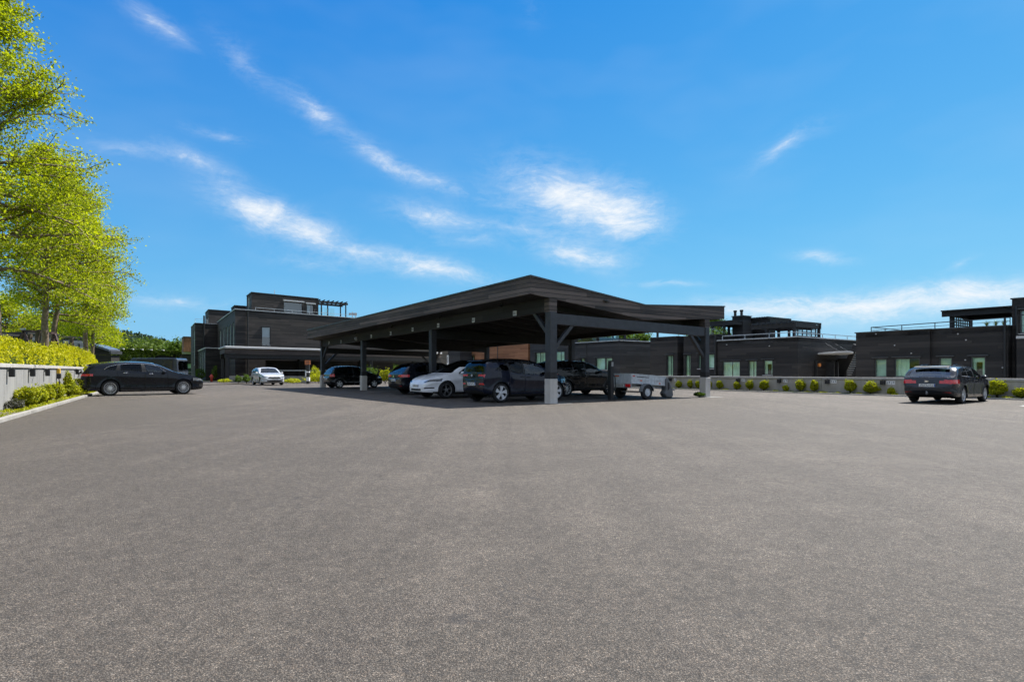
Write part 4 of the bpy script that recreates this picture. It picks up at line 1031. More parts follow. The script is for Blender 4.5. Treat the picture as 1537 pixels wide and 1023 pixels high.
# ------------------------------------------------------------------ retaining walls
def wall_obj(name, label, a, b, thick, h, mat, cop, joints, origin_z=-.1):
    """concrete wall from a to b (its lot-side face), cast in bays, with a coping on top"""
    a, b = Vector(a), Vector(b); d = (b - a).normalized(); n = Vector((-d.y, d.x, 0))
    root = thing(name, label, 'wall', a)
    mb = MB(); L = (b - a).length; x = 0
    while x < L - .01:
        x2 = min(L, x + joints)
        p, q = a + d * (x + .006) + n * (thick / 2), a + d * (x2 - .006) + n * (thick / 2)
        p.z = q.z = (h - .11 + origin_z) / 2
        mb.bar(p, q, thick, h - .11 - origin_z); x = x2
    p, q = a + n * (thick / 2 + .02), b + n * (thick / 2 + .02); p.z = q.z = (h - .12 + origin_z) / 2
    mb.bar(p, q, thick - .06, h - .13 - origin_z)
    mb.build('wall_face', mat, root, a)
    mb = MB(); x = 0
    while x < L - .01:
        x2 = min(L, x + joints)
        p, q = a + d * (x + .004) + n * (thick / 2), a + d * (x2 - .004) + n * (thick / 2)
        p.z = q.z = h - .055
        mb.bar(p, q, thick + .10, .11); x = x2
    mb.build('coping', cop, root, a, bevel=.012)
    return root
wall_obj('retaining_wall', 'tall pale concrete retaining wall under the golden hedge, beside the black estate', lw(-20, .72), lw(30, .72), .26, 1.335, M['concrete'], M['coping'], 2.4)
wall_obj('retaining_wall', 'low weathered concrete wall with light coping in front of the black single-storey houses', st(S_WALL, 44), st(S_WALL, -38), .25, .83, M['concrete_warm'], M['coping'], 3.0)

# lamps on the tall wall
def wall_lamp(p, rz, size, label, group, arm=True):
    w_, h_ = size
    root = thing('wall_lamp', label, 'lamp', p, rz, group)       # local +x points away from the wall
    mb = MB(); mb.box(.035, .035 + w_, -w_ / 2, w_ / 2, -h_, 0); mb.build('lamp_body', M['black'], root, bevel=.01)
    mb = MB(); mb.box(0, .05, -.03, .03, -.10, .035); mb.bar((.0, 0, .03), (.09, 0, .03), .10, .02); mb.build('bracket', M['trim_light'] if arm else M['black'], root)
    mb = MB(); mb.box(.05, .02 + w_, -w_ / 2 + .012, w_ / 2 - .012, -h_ - .006, -h_ + .004); mb.build('lens', M['head_lens'], root)
    return root
LRZ = math.atan2(-KN.y, -KN.x)
lm = [(12, 'black box lamp on the tall pale wall above the bare strip of grass'), (44, 'black box lamp on the tall pale wall above the biggest golden shrub'),
      (67, 'black box lamp on the tall pale wall, just before the yellow and black meter'), (112.5, 'black box lamp on the tall pale wall, just past the slim upright conifer'),
      (122.5, 'black box lamp on the tall pale wall, next to the rear of the black estate')]
for px_, lb in lm:
    k_ = lw_at(px_, .70); p = lw(k_, .715); p.z = zd(p.y, {12: 552.5, 44: 553.5, 67: 554, 112.5: 554, 122.5: 554}[px_])
    wall_lamp(p, LRZ, (.13, .235), lb, 'box lamps on the tall pale wall')
# meter with a hanging cable
k_ = lw_at(86, .70); p = lw(k_, .715, 1.16)
r_ = thing('electric_meter', 'small yellow and black electric meter with hanging cable on the tall pale wall', 'meter', p, LRZ)
mb = MB(); mb.box(0, .11, -.09, .09, -.13, .07); mb.build('meter_case', M['yellow'], r_, bevel=.012)
mb = MB(); mb.box(0, .13, -.10, .10, -.33, -.135); mb.box(0, .10, -.08, .10, -.62, -.44); mb.build('socket_box', M['black'], r_, bevel=.01)
mb = MB(); mb.tube([(.06, .02, -.32), (.09, .05, -.5), (.07, -.05, -.75), (.09, .08, -.95), (.07, -.10, -1.08), (.06, -.02, -1.12)], .018, 6); mb.build('cable', M['black'], r_, smooth=True)

# lamps and stall number signs on the low wall
for i, (px_, py_, lb) in enumerate([(1007, 566.5, 'small black lamp on the low wall, just past the trailer'), (1109, 568, 'small black lamp on the low wall, between the concrete footing and the double-flue tower'),
      (1171, 568.5, 'small black lamp on the low wall below the corner of the entrance house'), (1243, 569.5, 'small black lamp on the low wall beside the widest number sign'), (1326, 570.5, 'small black lamp on the low wall nearest the slate estate')]):
    t_ = t_at(S_WALL - .02, px_); z_ = z_at(S_WALL, t_, py_)
    wall_lamp(st(S_WALL - .002, t_, z_), VANG + math.pi, (.17, .20), lb, 'black lamps on the low wall', False)
for px_, py_, w_, lb in [(1013.5, 569.5, .16, 'small white number sign on the low wall nearest the trailer'), (1115.7, 570, .22, 'white number sign on the low wall, beside the lamp between two round shrubs'), (1179, 571.3, .22, 'white number sign on the low wall above a small sparse shrub'),
      (1251, 572.3, .31, 'larger white number sign on the low wall beside the house entrance'), (1336.8, 574.2, .36, 'wide white number sign on the low wall beside the slate estate')]:
    t_ = t_at(S_WALL, px_); z_ = z_at(S_WALL, t_, py_)
    r_ = thing('number_sign', lb, 'sign', st(S_WALL - .002, t_, z_), VANG, 'white stall number signs on the low wall')
    mb = MB(); mb.box(-.014, 0, -w_ / 2, w_ / 2, -.085, .085); mb.build('sign_plate', M['white'], r_)
    n = max(2, int(w_ / .09))
    for i in range(n):
        mb = MB(); y = -w_ / 2 + (i + .5) * w_ / n
        mb.box(-.0165, -.0145, y - .022, y - .010, -.05, .05); mb.box(-.0165, -.0145, y - .009, y + .022, -.05 if i % 2 else .028, -.028 if i % 2 else .05)
        if i != 1: mb.box(-.0165, -.0145, y + .011, y + .022, -.0279, .0279)
        mb.build('digit', M['ink'], r_)

# ------------------------------------------------------------------ carport
TS = -0.016                                     # the long roof falls slightly away from the viewer
cp = thing('carport', 'large open carport of dark timber with a folded butterfly roof, on concrete footings', 'carport', st(0, 0), VANG)
T1 = 25.1; T0 = -.12
prof_t = [(-1.0, 4.33), (4.74, 3.715), (10.0, 4.0)]; prof_b = [(-1.0, 3.75), (4.74, 3.16), (10.0, 3.475)]
def ptop(s): return float(np.interp(s, [q[0] for q in prof_t], [q[1] for q in prof_t]))
def pbot(s): return float(np.interp(s, [q[0] for q in prof_b], [q[1] for q in prof_b]))
def sheared(pts, t0, t1):
    """section outline (s,z) swept along t, following the fall of the roof"""
    n = len(pts); vs = [(s, t0, z + TS * t0) for s, z in pts] + [(s, t1, z + TS * t1) for s, z in pts]
    return vs, [tuple(range(n))[::-1], tuple(range(n, 2 * n))] + [(i, (i + 1) % n, n + (i + 1) % n, n + i) for i in range(n)]
mb = MB()
mb.add(*sheared([(-.96, 4.30), (4.74, 3.685), (9.96, 3.97), (9.96, 3.50), (4.74, 3.19), (-.96, 3.78)], T0 + .04, T1 - .04))
mb.build('roof', M['soffit'], cp)
def board_run(name, quads, mat):
    m_ = MB()
    for q in quads: m_.add(*q)
    return m_.build(name, mat, cp)
def sec(s0, s1, dz_t=0.0, dz_b=0.0):
    ss = [s0] + ([4.74] if s0 < 4.74 < s1 else []) + [s1]
    return [(s, ptop(s) + dz_t) for s in ss] + [(s, pbot(s) + dz_b) for s in reversed(ss)]
# fascia boards: one along each long edge, one per gable
board_run('fascia', [sheared(sec(-1.0, -.965), T0, T1)], M['fascia'])
board_run('fascia', [sheared(sec(9.965, 10.0), T0, T1)], M['fascia'])
board_run('fascia', [sheared(sec(-.964, 9.964), T0, T0 + .035)], M['fascia'])
board_run('fascia', [sheared(sec(-.964, 9.964), T1 - .035, T1)], M['fascia'])
def band(s0, s1, lo, hi):
    ss = [s0] + ([4.74] if s0 < 4.74 < s1 else []) + [s1]
    return [(s, ptop(s) + hi) for s in ss] + [(s, ptop(s) + lo) for s in reversed(ss)]
board_run('roof_flashing', [sheared(band(-1.03, -.95, .002, .055), T0 - .03, T1 + .03), sheared(band(9.95, 10.03, .002, .055), T0 - .03, T1 + .03),
                            sheared(band(-.949, 9.949, .002, .055), T0 - .03, T0 + .06), sheared(band(-.949, 9.949, .002, .055), T1 - .06, T1 + .03)], M['flash'])
# long plate beams, with the caps over the posts
for s_, z0, z1 in ((0.0, 3.21, 3.75), (8.75, 3.03, 3.50)):
    pts = [(s_ - .10, min(z1, pbot(s_ - .1) + .03)), (s_ + .10, min(z1, pbot(s_ + .1) + .03)), (s_ + .10, z0), (s_ - .10, z0)]
    mb = MB(); mb.add(*sheared(pts, .20, 24.85)); mb.build('long_beam', M['soffit'], cp)
POST_T = [0.0, 8.75, 17.4, 25.0]
for s_ in (0.0, 8.75):
    for t_ in POST_T:
        zt = (3.20 if s_ == 0 else 3.03) + TS * t_
        w_ = .30 if t_ == 0 and s_ == 0 else .27
        mb = MB(); tt = t_ if t_ < 25 else 24.9
        mb.box(s_ - w_ / 2, s_ + w_ / 2, tt - w_ / 2, tt + w_ / 2, .84, zt); p_ = mb.build('post', M['beam'], cp, bevel=.012)
        mb = MB(); f = .17
        mb.box(s_ - f, s_ + f, tt - f, tt + f, -.05, .86); mb.build('footing', M['footing'], p_, bevel=.03)
        mb = MB(); q_ = w_ / 2 + .008; mb.box(s_ - q_, s_ + q_, tt - q_, tt + q_, .862, 1.09)
        for q in (-.03, .03):
            mb.lathe([(.014, 0), (.014, -.02), (0, -.024)], c=(s_ + q, tt - w_ / 2 - .008, 1.04), n=8); mb.lathe([(.014, 0), (.014, -.02), (0, -.024)], c=(s_ + q, tt - w_ / 2 - .008, .93), n=8)
        mb.build('post_shoe', M['beam_dark'], p_)
        if t_ in (0.0, 25.0):                 # boarded cap up to the fascia
            mb = MB(); zc = pbot(s_ + (.15 if s_ == 0 else -.15)) + TS * t_ + .04
            mb.box(s_ - .17, s_ + .17, tt - .12 if t_ == 0 else tt - .17, tt + .17, zt, zc); mb.build('post_cap', M['fascia'], cp)
for t_ in (0.0, 24.9):
    mb = MB(); za, zb_ = 2.96 + TS * t_, 2.84 + TS * t_
    mb.bar((.15, t_, za), (8.60, t_, zb_), .20, .38); mb.build('gable_beam', M['beam'], cp, bevel=.01)
for t_ in (8.75, 17.4):
    mb = MB(); mb.bar((.135, t_, 3.0 + TS * t_), (8.61, t_, 2.86 + TS * t_), .2, .36); mb.build('cross_beam', M['beam_dark'], cp)
for tt in np.arange(.9, 24.6, 1.2):           # joists under the deck
    if min(abs(tt - q) for q in POST_T) < .4: continue
    mb = MB(); mb.bar((.11, tt, 3.56 + TS * tt), (4.70, tt, 3.12 + TS * tt), .06, .18); mb.bar((4.72, tt, 3.12 + TS * tt), (8.64, tt, 3.34 + TS * tt), .06, .18); mb.build('joist', M['beam_dark'], cp)
def brace(a, b, w_=.13):
    mb = MB(); mb.bar(a, b, w_, w_); mb.build('brace', M['beam'], cp, bevel=.008)
for t_ in (0.0, 24.9):
    dz = TS * t_; zb = 2.77 + dz
    brace((.12, t_, 1.92 + dz), (.98, t_, zb + .03)); brace((8.66, t_, 1.72 + dz), (7.7, t_, 2.68 + dz))
    sg = 1 if t_ == 0 else -1
    brace((0, t_ + sg * .12, 2.42 + dz), (0, t_ + sg * .95, 3.25 + dz)); brace((8.75, t_ + sg * .12, 2.3 + dz), (8.75, t_ + sg * .9, 3.06 + dz))
# stall number plates and small lamps on the beam and soffit
for px_, w_, py_ in ((773, .22, 470), (711, .20, 480.3), (658, .19, 488.2), (619.5, .17, 494.4), (586.6, .16, 500), (557.4, .16, 504.5), (512, .13, 512.5), (494, .13, 514.2)):
    t_ = t_at(-.10, px_); z_ = z_at(-.10, t_, py_)
    mb = MB(); mb.box(-.118, -.102, t_ - w_ / 2, t_ + w_ / 2, z_ - .09, z_ + .09); pl = mb.build('stall_plate', M['plate'], cp)
    mb = MB()
    for i in range(3):
        y = t_ + (i - 1) * w_ * .28
        mb.box(-.1205, -.1185, y - .018, y - .006, z_ - .05, z_ + .05)
        if i: mb.box(-.1205, -.1185, y - .0055, y + .018, z_ + .03, z_ + .05); mb.box(-.1205, -.1185, y - .0055, y + .018, z_ - .05, z_ - .03); mb.box(-.1205, -.1185, y + .008, y + .018, z_ - .0295, z_ + .0295)
    mb.build('lettering', M['ink'], pl)
t_ = t_at(-.1, 536); mb = MB(); z_ = z_at(-.1, t_, 508); mb.lathe([(.0, -.03), (.12, -.02), (.13, .02), (0, .03)], c=(-.13, t_, z_), axis='y', n=16); mb.build('round_lamp', M['trim_light'], cp)
for px_ in (752, 660, 588, 532):
    t_ = t_at(-.5, px_)
    zz = pbot(-.5) + TS * t_
    mb = MB(); mb.lathe([(.05, .03), (.05, -.02), (.03, -.06)], c=(-.45, t_, zz), axis='z', n=10); mb.bar((-.45, t_, zz - .05), (-.62, t_ - .08, zz - .12), .07, .05); mb.build('spot_lamp', M['black'], cp)
mb = MB(); mb.lathe([(.04, -.0), (.05, -.03), (.0, -.05)], c=(2.55, T0, 3.75), axis='y', n=10); mb.bar((2.40, T0 - .05, 3.76), (2.70, T0 - .05, 3.74), .06, .03); mb.build('motion_sensor', M['black'], cp)
for s_ in (.0, 8.75):                          # concrete spill round the footings
    p = st(s_, -.18); mb = MB(); n = 14
    pts = [(p.x + (.36 + .16 * random.random()) * math.cos(2 * math.pi * i / n) * 1.35, p.y + (.27 + .1 * random.random()) * math.sin(2 * math.pi * i / n), 0.004) for i in range(n)]
    mb.add(pts, [tuple(range(n))]); o = mb.build('road_patch', M['concrete']); o['kind'] = 'structure'
# charging column by the trailer
q = st(3.5, .55)
r_ = thing('charging_column', 'slim black charging column with a grey display, beside the trailer', 'charger', q, VANG)
mb = MB(); mb.box(-.085, .085, -.085, .085, 0, 1.30); mb.poly([(-.085, -.085, 1.30), (.085, -.085, 1.30), (.06, -.085, 1.54), (-.06, -.085, 1.54)], (0, .17, 0)); mb.box(-.15, .15, -.15, .15, .006, .02); mb.build('column', M['black'], r_, bevel=.012)
mb = MB(); mb.cbox((0, -.089, 1.40), (.10, .01, .17)); mb.build('display', M['alloy_dark'], r_)
mb = MB(); mb.tube([(.09, 0, 1.05), (.20, -.03, .9), (.22, -.05, .55), (.16, -.02, .28), (.10, 0, .6), (.09, .03, .9)], .02, 6); mb.build('cable', M['black'], r_, smooth=True)
mb = MB(); mb.cbox((.11, 0, 1.12), (.07, .07, .2)); mb.build('plug', M['black'], r_, bevel=.015)

# ------------------------------------------------------------------ trailer
tr = thing('utility_trailer', 'galvanised box trailer with red rear lights tipped forward on its drawbar', 'trailer', st(4.10, .62), VANG)
tl = R(3.5)                                    # nose-down tilt
def tz(x, z): return z - (x - .75) * math.tan(tl)
def tbox(mb, x0, x1, y0, y1, z0, z1, mi=0):
    vs = [(x, y, tz(x, z)) for z in (z0, z1) for y in (y0, y1) for x in (x0, x1)]
    mb.add(vs, [(0, 2, 3, 1), (4, 5, 7, 6), (0, 1, 5, 4), (1, 3, 7, 5), (3, 2, 6, 7), (2, 0, 4, 6)], mi)
Wt = .60
mb = MB(); tbox(mb, 0.03, 2.05, -Wt + .02, Wt - .02, .62, .645); mb.build('floor_panel', M['steel'], tr)
for y0, y1 in ((-Wt, -Wt + .025), (Wt - .025, Wt)):
    mb = MB(); tbox(mb, .03, 2.05, y0, y1, .60, .98); o_ = mb.build('side_panel', M['steel'], tr)
    yo = y0 if y0 < 0 else y1; sg = -1 if y0 < 0 else 1
    rb = MB()
    for z_ in (.615, .80, .975): tbox(rb, .03, 2.05, yo - .004 if sg > 0 else yo - .016, yo + .016 if sg > 0 else yo + .004, z_ - .016, z_ + .016)
    for x_ in (.05, .70, 1.38, 2.02): tbox(rb, x_ - .015, x_ + .015, yo - .003 if sg > 0 else yo - .012, yo + .012 if sg > 0 else yo + .003, .64, .955)
    rb.build('panel_rib', M['steel'], o_)
    st_ = MB(); tbox(st_, .06, .20, yo - .014 if sg < 0 else yo, yo if sg < 0 else yo + .014, .87, .915); st_.build('side_sticker', M['red_paint'], o_)
    st_ = MB(); tbox(st_, .30, 1.0, yo - .014 if sg < 0 else yo, yo if sg < 0 else yo + .014, .865, .895); st_.build('side_stripe', M['ink'], o_)
    st_ = MB(); tbox(st_, .50, .60, yo - .022 if sg < 0 else yo, yo if sg < 0 else yo + .022, .72, .76); st_.build('side_reflector', M['orange_sticker'], o_)
    st_ = MB(); tbox(st_, 1.62, 1.70, yo - .022 if sg < 0 else yo, yo if sg < 0 else yo + .022, .66, .70); st_.build('side_reflector', M['orange_sticker'], o_)
mb = MB(); tbox(mb, 0, .029, -Wt, Wt, .60, .98)
for z_ in (.615, .975): tbox(mb, -.014, .0, -Wt, Wt, z_ - .016, z_ + .016)
tg = mb.build('tailgate', M['steel'], tr)
st_ = MB(); tbox(st_, -.016, -.001, .05, .30, .86, .91); st_.build('rear_sticker', M['orange_sticker'], tg)
mb = MB(); tbox(mb, 2.051, 2.08, -Wt, Wt, .60, .98); mb.build('front_panel', M['steel'], tr)
mb = MB(); tbox(mb, -.03, .03, -Wt, Wt, .42, .59); lb_ = mb.build('light_board', M['steel_dark'], tr)
for y in (-.46, .46):
    mb = MB(); tbox(mb, -.075, -.031, y - .12, y + .12, .45, .57); mb.build('tail_light', M['red_lens'], lb_, bevel=.01)
mb = MB(); tbox(mb, -.05, -.032, -.24, .28, .455, .565); pl = mb.build('number_plate', M['plate'], lb_)
mb = MB()
for i in range(6): tbox(mb, -.053, -.0505, -.19 + i * .075, -.16 + i * .075, .475, .545)
mb.build('plate_lettering', M['ink'], pl)
mb = MB()
for y in (-.40, .40): tbox(mb, .05, 2.2, y - .03, y + .03, .53, .599)
mb.bar((2.2, -.40, tz(2.2, .56)), (3.05, -.02, tz(3.0, .50)), .06, .06); mb.bar((2.2, .40, tz(2.2, .56)), (3.05, .02, tz(3.0, .50)), .06, .06); mb.bar((3.0, 0, tz(3, .50)), (3.35, 0, tz(3.35, .48)), .07, .07)
mb.build('drawbar', M['steel_dark'], tr)
mb = MB(); mb.tube([(.75, -.66, .29), (.75, .66, .29)], .03, 8); mb.build('axle', M['steel_dark'], tr)
for sg in (-1, 1):
    y = sg * .70; R_ = .29; rr_ = .155
    w_ = MB(); w_.lathe([(rr_, -.05), (rr_, .02), (0, .02)], n=20); wo_ = w_.build('wheel', M['liner'], tr, smooth=True); wo_.location = (.75, y, R_)
    ty = MB(); ty.lathe([(rr_, -.075), (R_ - .04, -.08), (R_ - .012, -.066), (R_, -.04), (R_, .04), (R_ - .012, .066), (R_ - .04, .08), (rr_, .075)], n=30); ty.build('tyre', M['rubber'], wo_, smooth=True)
    rm = MB(); rm.lathe([(rr_, sg * .072), (rr_ * .9, sg * .055), (rr_ * .82, sg * .045), (rr_ * .5, sg * .062), (.06, sg * .058), (.05, sg * .075), (0, sg * .08)], n=24)
    for i in range(8):
        t = 2 * math.pi * i / 8; rm.cbox((rr_ * .7 * math.cos(t), sg * .056, rr_ * .7 * math.sin(t)), (.02, .02, .02))
    rm.build('rim', M['steel'], wo_)
    mb = MB(); n = 14; vs = []
    for i in range(n + 1):
        t = math.pi * (.02 + .96 * i / n); vs += [(.75 + .35 * math.cos(t), sg * .62, .30 + .335 * math.sin(t)), (.75 + .35 * math.cos(t), sg * .80, .30 + .335 * math.sin(t)), (.75 + .335 * math.cos(t), sg * .80, .275 + .32 * math.sin(t))]
    mb.add(vs, [(3 * i, 3 * i + 1, 3 * i + 4, 3 * i + 3) for i in range(n)] + [(3 * i + 1, 3 * i + 2, 3 * i + 5, 3 * i + 4) for i in range(n)]); mb.build('mudguard', M['grey_plastic'], tr, smooth=True)
# moulded front fairing dropped over the drawbar
mb = MB(); mb.poly([(1.98, -.68, .80), (2.12, -.68, .86), (2.26, -.68, .62), (2.42, -.68, .36), (2.46, -.68, .12), (2.36, -.68, .02), (2.02, -.68, .05), (1.90, -.68, .22), (2.02, -.68, .34)], (0, .30, 0)); fr_ = mb.build('front_fairing', M['grey_plastic'], tr, bevel=.05)
mb = MB(); mb.poly([(2.08, -.70, .66), (2.16, -.70, .66), (2.18, -.70, .40), (2.08, -.70, .34)], (0, .03, 0)); mb.build('fairing_slot', M['black'], fr_)
mb = MB(); mb.tube([(2.95, .06, tz(3, .5)), (2.95, .06, .05)], .03, 8); mb.lathe([(.0, -.03), (.10, -.03), (.10, .03), (0, .03)], c=(2.95, .06, .10), n=14); mb.build('jockey_wheel', M['steel_dark'], tr, smooth=True)
mb = MB(); mb.tube([(1.25, .52, tz(1.25, .97)), (1.25, .50, tz(1.25, 1.10)), (1.55, .46, tz(1.55, 1.14)), (1.62, .40, tz(1.6, .97))], .014, 6); mb.build('grab_hoop', M['black'], tr, smooth=True)

# ------------------------------------------------------------------ cars in place
make_car('parked_car', 'black long-roofed estate car seen side-on, backed up to the tall pale wall', 'car', wagon, (-19.55, 26.25, 0), math.atan2(.66, .75), None)
make_car('parked_car', 'slate grey estate car seen from behind, nose to the low concrete wall', 'car', estate, (14.44, 20.22, 0), VANG + R(1.5))
make_car('parked_car', 'white crossover with black glass roof facing out of the carport', 'car', cross, st(2.62, 6.2), VANG + math.pi, 'cars parked in the carport')
make_car('parked_car', 'dark blue upright hatchback with pale five-spoke wheels nearest the front carport post', 'car', ehatch, st(-1.86, 2.2), VANG, 'cars parked in the carport')
make_car('parked_car', 'dark estate car seen from behind, parked beyond the white crossover', 'car', tall, st(-1.2, 10.4), VANG, 'cars parked in the carport')
make_car('parked_car', 'small black hatchback at the far end of the carport', 'car', small, st(-.38, 22.95), VANG, 'cars parked in the carport')
make_car('parked_car', 'black SUV behind the front post, deeper in the carport, facing the trailer side', 'car', suv, st(3.2, 4.75), VANG, 'cars parked in the carport')
p = at(412, 46.5)
make_car('parked_car', 'silver white hatchback seen from the front, out in the sun before the far carport', 'car', silver, (p.x - .585 * 4.42, p.y + .811 * 4.42, 0), math.atan2(-.811, .585))
# van behind the black estate
vr = thing('parked_van', 'blue grey panel van whose boxy rear shows above the black estate', 'van', at(228, 44), R(8))
hgt = zd(44, 537.5)
prof = [(-2.6, .35), (-2.6, 1.0), (-1.7, 1.15), (-1.0, hgt - .05), (-.85, hgt), (2.05, hgt), (2.16, hgt - .06), (2.22, 1.0), (2.22, .35)]
mb = MB(); mb.poly([(x, -.95, z) for x, z in prof], (0, 1.9, 0)); vb = mb.build('body', M['paint_van'], vr, bevel=.05)
mb = MB(); mb.box(-.55, 1.82, -.957, -.951, 1.18, hgt - .17); mb.build('side_window', M['black_gloss'], vr)
mb = MB(); mb.box(-.62, 1.90, -.954, -.951, 1.10, hgt - .09); mb.build('window_seal', M['black'], vr)
mb = MB(); mb.box(2.221, 2.235, -.80, -.05, 1.15, hgt - .2); mb.box(2.221, 2.235, .05, .80, 1.15, hgt - .2); mb.build('rear_window', M['dark_glass'], vr)
for x in (-1.75, 1.35):
    for sg in (-1, 1):
        ty = MB(); ty.lathe([(.20, -.1), (.31, -.1), (.33, -.06), (.33, .06), (.31, .1), (.20, .1)], n=24); w_ = ty.build('wheel', M['rubber'], vr, smooth=True); w_.location = (x, sg * .86, .33)
        rm = MB(); rm.lathe([(.2, sg * .09), (.1, sg * .06), (0, sg * .07)], n=16); rm.build('rim', M['alloy_dark'], w_)
mb = MB(); mb.poly([(-1.66, -.80, 1.19), (-1.03, -.80, hgt - .11), (-1.06, -.80, hgt - .10), (-1.70, -.80, 1.20)], (0, 1.6, 0)); mb.build('windscreen', M['dark_glass'], vr)
# ------------------------------------------------------------------ buildings
def facade(mb, o, d, L, z0, z1, openings=(), reveal=.12, mi=0):
    """wall face from o along d (seen with d running to the viewer's right), with real openings and reveals"""
    ox, oy = o; dx, dy = d; n = (dy, -dx)
    P = lambda a, z, q=0.0: (ox + dx * a - n[0] * q, oy + dy * a - n[1] * q, z)
    A = sorted({0, L} | {q for op in openings for q in op[:2]}); Z = sorted({z0, z1} | {q for op in openings for q in op[2:4]})
    A = [q for q in A if 0 <= q <= L]; Z = [q for q in Z if z0 <= q <= z1]
    for i in range(len(A) - 1):
        for j in range(len(Z) - 1):
            ca, cz = (A[i] + A[i + 1]) / 2, (Z[j] + Z[j + 1]) / 2
            if any(op[0] < ca < op[1] and op[2] < cz < op[3] for op in openings): continue
            mb.add([P(A[i], Z[j]), P(A[i + 1], Z[j]), P(A[i + 1], Z[j + 1]), P(A[i], Z[j + 1])], [(0, 1, 2, 3)], mi)
    for op in openings:
        a0, a1, b0, b1 = op[:4]; b0 = max(b0, z0); r = reveal + .05
        for (p, q) in (((a0, b0), (a1, b0)), ((a1, b0), (a1, b1)), ((a1, b1), (a0, b1)), ((a0, b1), (a0, b0))):
            mb.add([P(p[0], p[1]), P(q[0], q[1]), P(q[0], q[1], r), P(p[0], p[1], r)], [(0, 1, 2, 3)], mi)
    return mb
def window(root, o, d, op, style='curtain', frame=None, reveal=.12, lintel=True, name='window', glass=None, mullions=()):
    ox, oy = o; dx, dy = d; n = (dy, -dx); a0, a1, b0, b1 = op[:4]
    P = lambda a, z, q=0.0: Vector((ox + dx * a - n[0] * q, oy + dy * a - n[1] * q, z))
    fw = .055; frame = frame or M['flash']
    def slab(mb, A0, A1, B0, B1, q0, q1):
        vs = [P(A, B, q) for q in (q0, q1) for B in (B0, B1) for A in (A0, A1)]
        mb.add(vs, [(0, 2, 3, 1), (4, 5, 7, 6), (0, 1, 5, 4), (1, 3, 7, 5), (3, 2, 6, 7), (2, 0, 4, 6)])
    mb = MB(); q0, q1 = reveal - .06, reveal
    slab(mb, a0, a0 + fw, b0, b1, q0, q1); slab(mb, a1 - fw, a1, b0, b1, q0, q1); slab(mb, a0 + fw, a1 - fw, b0, b0 + fw, q0, q1); slab(mb, a0 + fw, a1 - fw, b1 - fw, b1, q0, q1)
    for mu in mullions: slab(mb, a0 + mu * (a1 - a0) - .03, a0 + mu * (a1 - a0) + .03, b0 + fw, b1 - fw, q0 + .004, q1 - .004)
    w_ = mb.build(name, frame, root)
    mb = MB(); mb.add([P(a0 + fw, b0 + fw, reveal - .03), P(a1 - fw, b0 + fw, reveal - .03), P(a1 - fw, b1 - fw, reveal - .03), P(a0 + fw, b1 - fw, reveal - .03)], [(0, 1, 2, 3)])
    mb.build('pane', glass or M['window_glass'], w_)
    if style in ('curtain', 'split', 'half'):
        spans = {'curtain': [(0.0, .47), (.52, 1.0)], 'split': [(0.0, .34), (.70, 1.0)], 'half': [(0, .55)]}[style]
        for f0, f1 in spans:
            nn = max(6, int((a1 - a0) * (f1 - f0) / .05)); mb = MB(); vs = []
            for i in range(nn + 1):
                a = a0 + (a1 - a0) * (f0 + (f1 - f0) * i / nn); q = reveal + .10 + .035 * math.sin(i * 1.9) + .015 * math.sin(i * .7)
                vs += [P(a, b0, q), P(a, b1 - .03, q)]
            mb.add(vs, [(2 * i, 2 * i + 2, 2 * i + 3, 2 * i + 1) for i in range(nn)]); mb.build('curtain', M['curtain'], w_, smooth=True)
    if style in ('blind', 'roller', 'split'):
        f = {'blind': 0.0, 'roller': .45, 'split': .72}[style]
        mb = MB(); slab(mb, a0 + .02, a1 - .02, b0 + f * (b1 - b0) + .02, b1 - .02, reveal + .05, reveal + .06); mb.build('blind', M['blind'] if style != 'split' else M['curtain'], w_)
    if style != 'none':
        mb = MB(); slab(mb, a0 - .3, a1 + .3, b0 - .1, b1 + .2, reveal + .55, reveal + .57); mb.build('room_wall', M['room'], w_)
    if lintel:
        mb = MB(); slab(mb, a0 - .10, a1 + .10, b1 + .035, b1 + .085, -.10, .0); mb.build('lintel', M['flash'], w_)
    mb = MB(); slab(mb, a0 - .03, a1 + .03, b0 - .045, b0 - .005, -.05, reveal - .061); mb.build('sill', M['trim_light'], w_)
    return w_
def block(root, o, dx_, dy_, La, Lb, z0, z1, mat, front=(), left=(), top=None, trim=None, trim_h=.05, right=()):
    """box of four boarded faces; o is the corner seen nearest, dx_ runs to the viewer's right along the front, dy_ runs back along the side"""
    ox, oy = o; ax, ay = dx_; bx, by = dy_
    mb = MB()
    facade(mb, o, dx_, La, z0, z1, front)
    bl = (ox + bx * Lb, oy + by * Lb)
    facade(mb, bl, (-bx, -by), Lb, z0, z1, left)
    r = (ox + ax * La, oy + ay * La)
    facade(mb, r, dy_, Lb, z0, z1, right)
    bk = (r[0] + bx * Lb, r[1] + by * Lb)
    facade(mb, bk, (-ax, -ay), La, z0, z1)
    w_ = mb.build('wall', mat, root)
    mb = MB(); e = .0
    c = [(ox, oy), r, bk, bl]
    mb.poly([(x, y, z1 - .25) for x, y in c], (0, 0, .2)); mb.build('roof', top or M['roof_felt'], root)
    mb = MB()
    ring = [Vector((x, y, z1 + trim_h / 2)) for x, y in c]
    for i in range(4):
        p, q = ring[i], ring[(i + 1) % 4]; d = (q - p).normalized() * .055
        mb.bar(p + (d if i % 2 else -d), q - (d if i % 2 else -d), .11, trim_h)
    mb.build('parapet_trim', trim or M['flash'], root)
    return w_
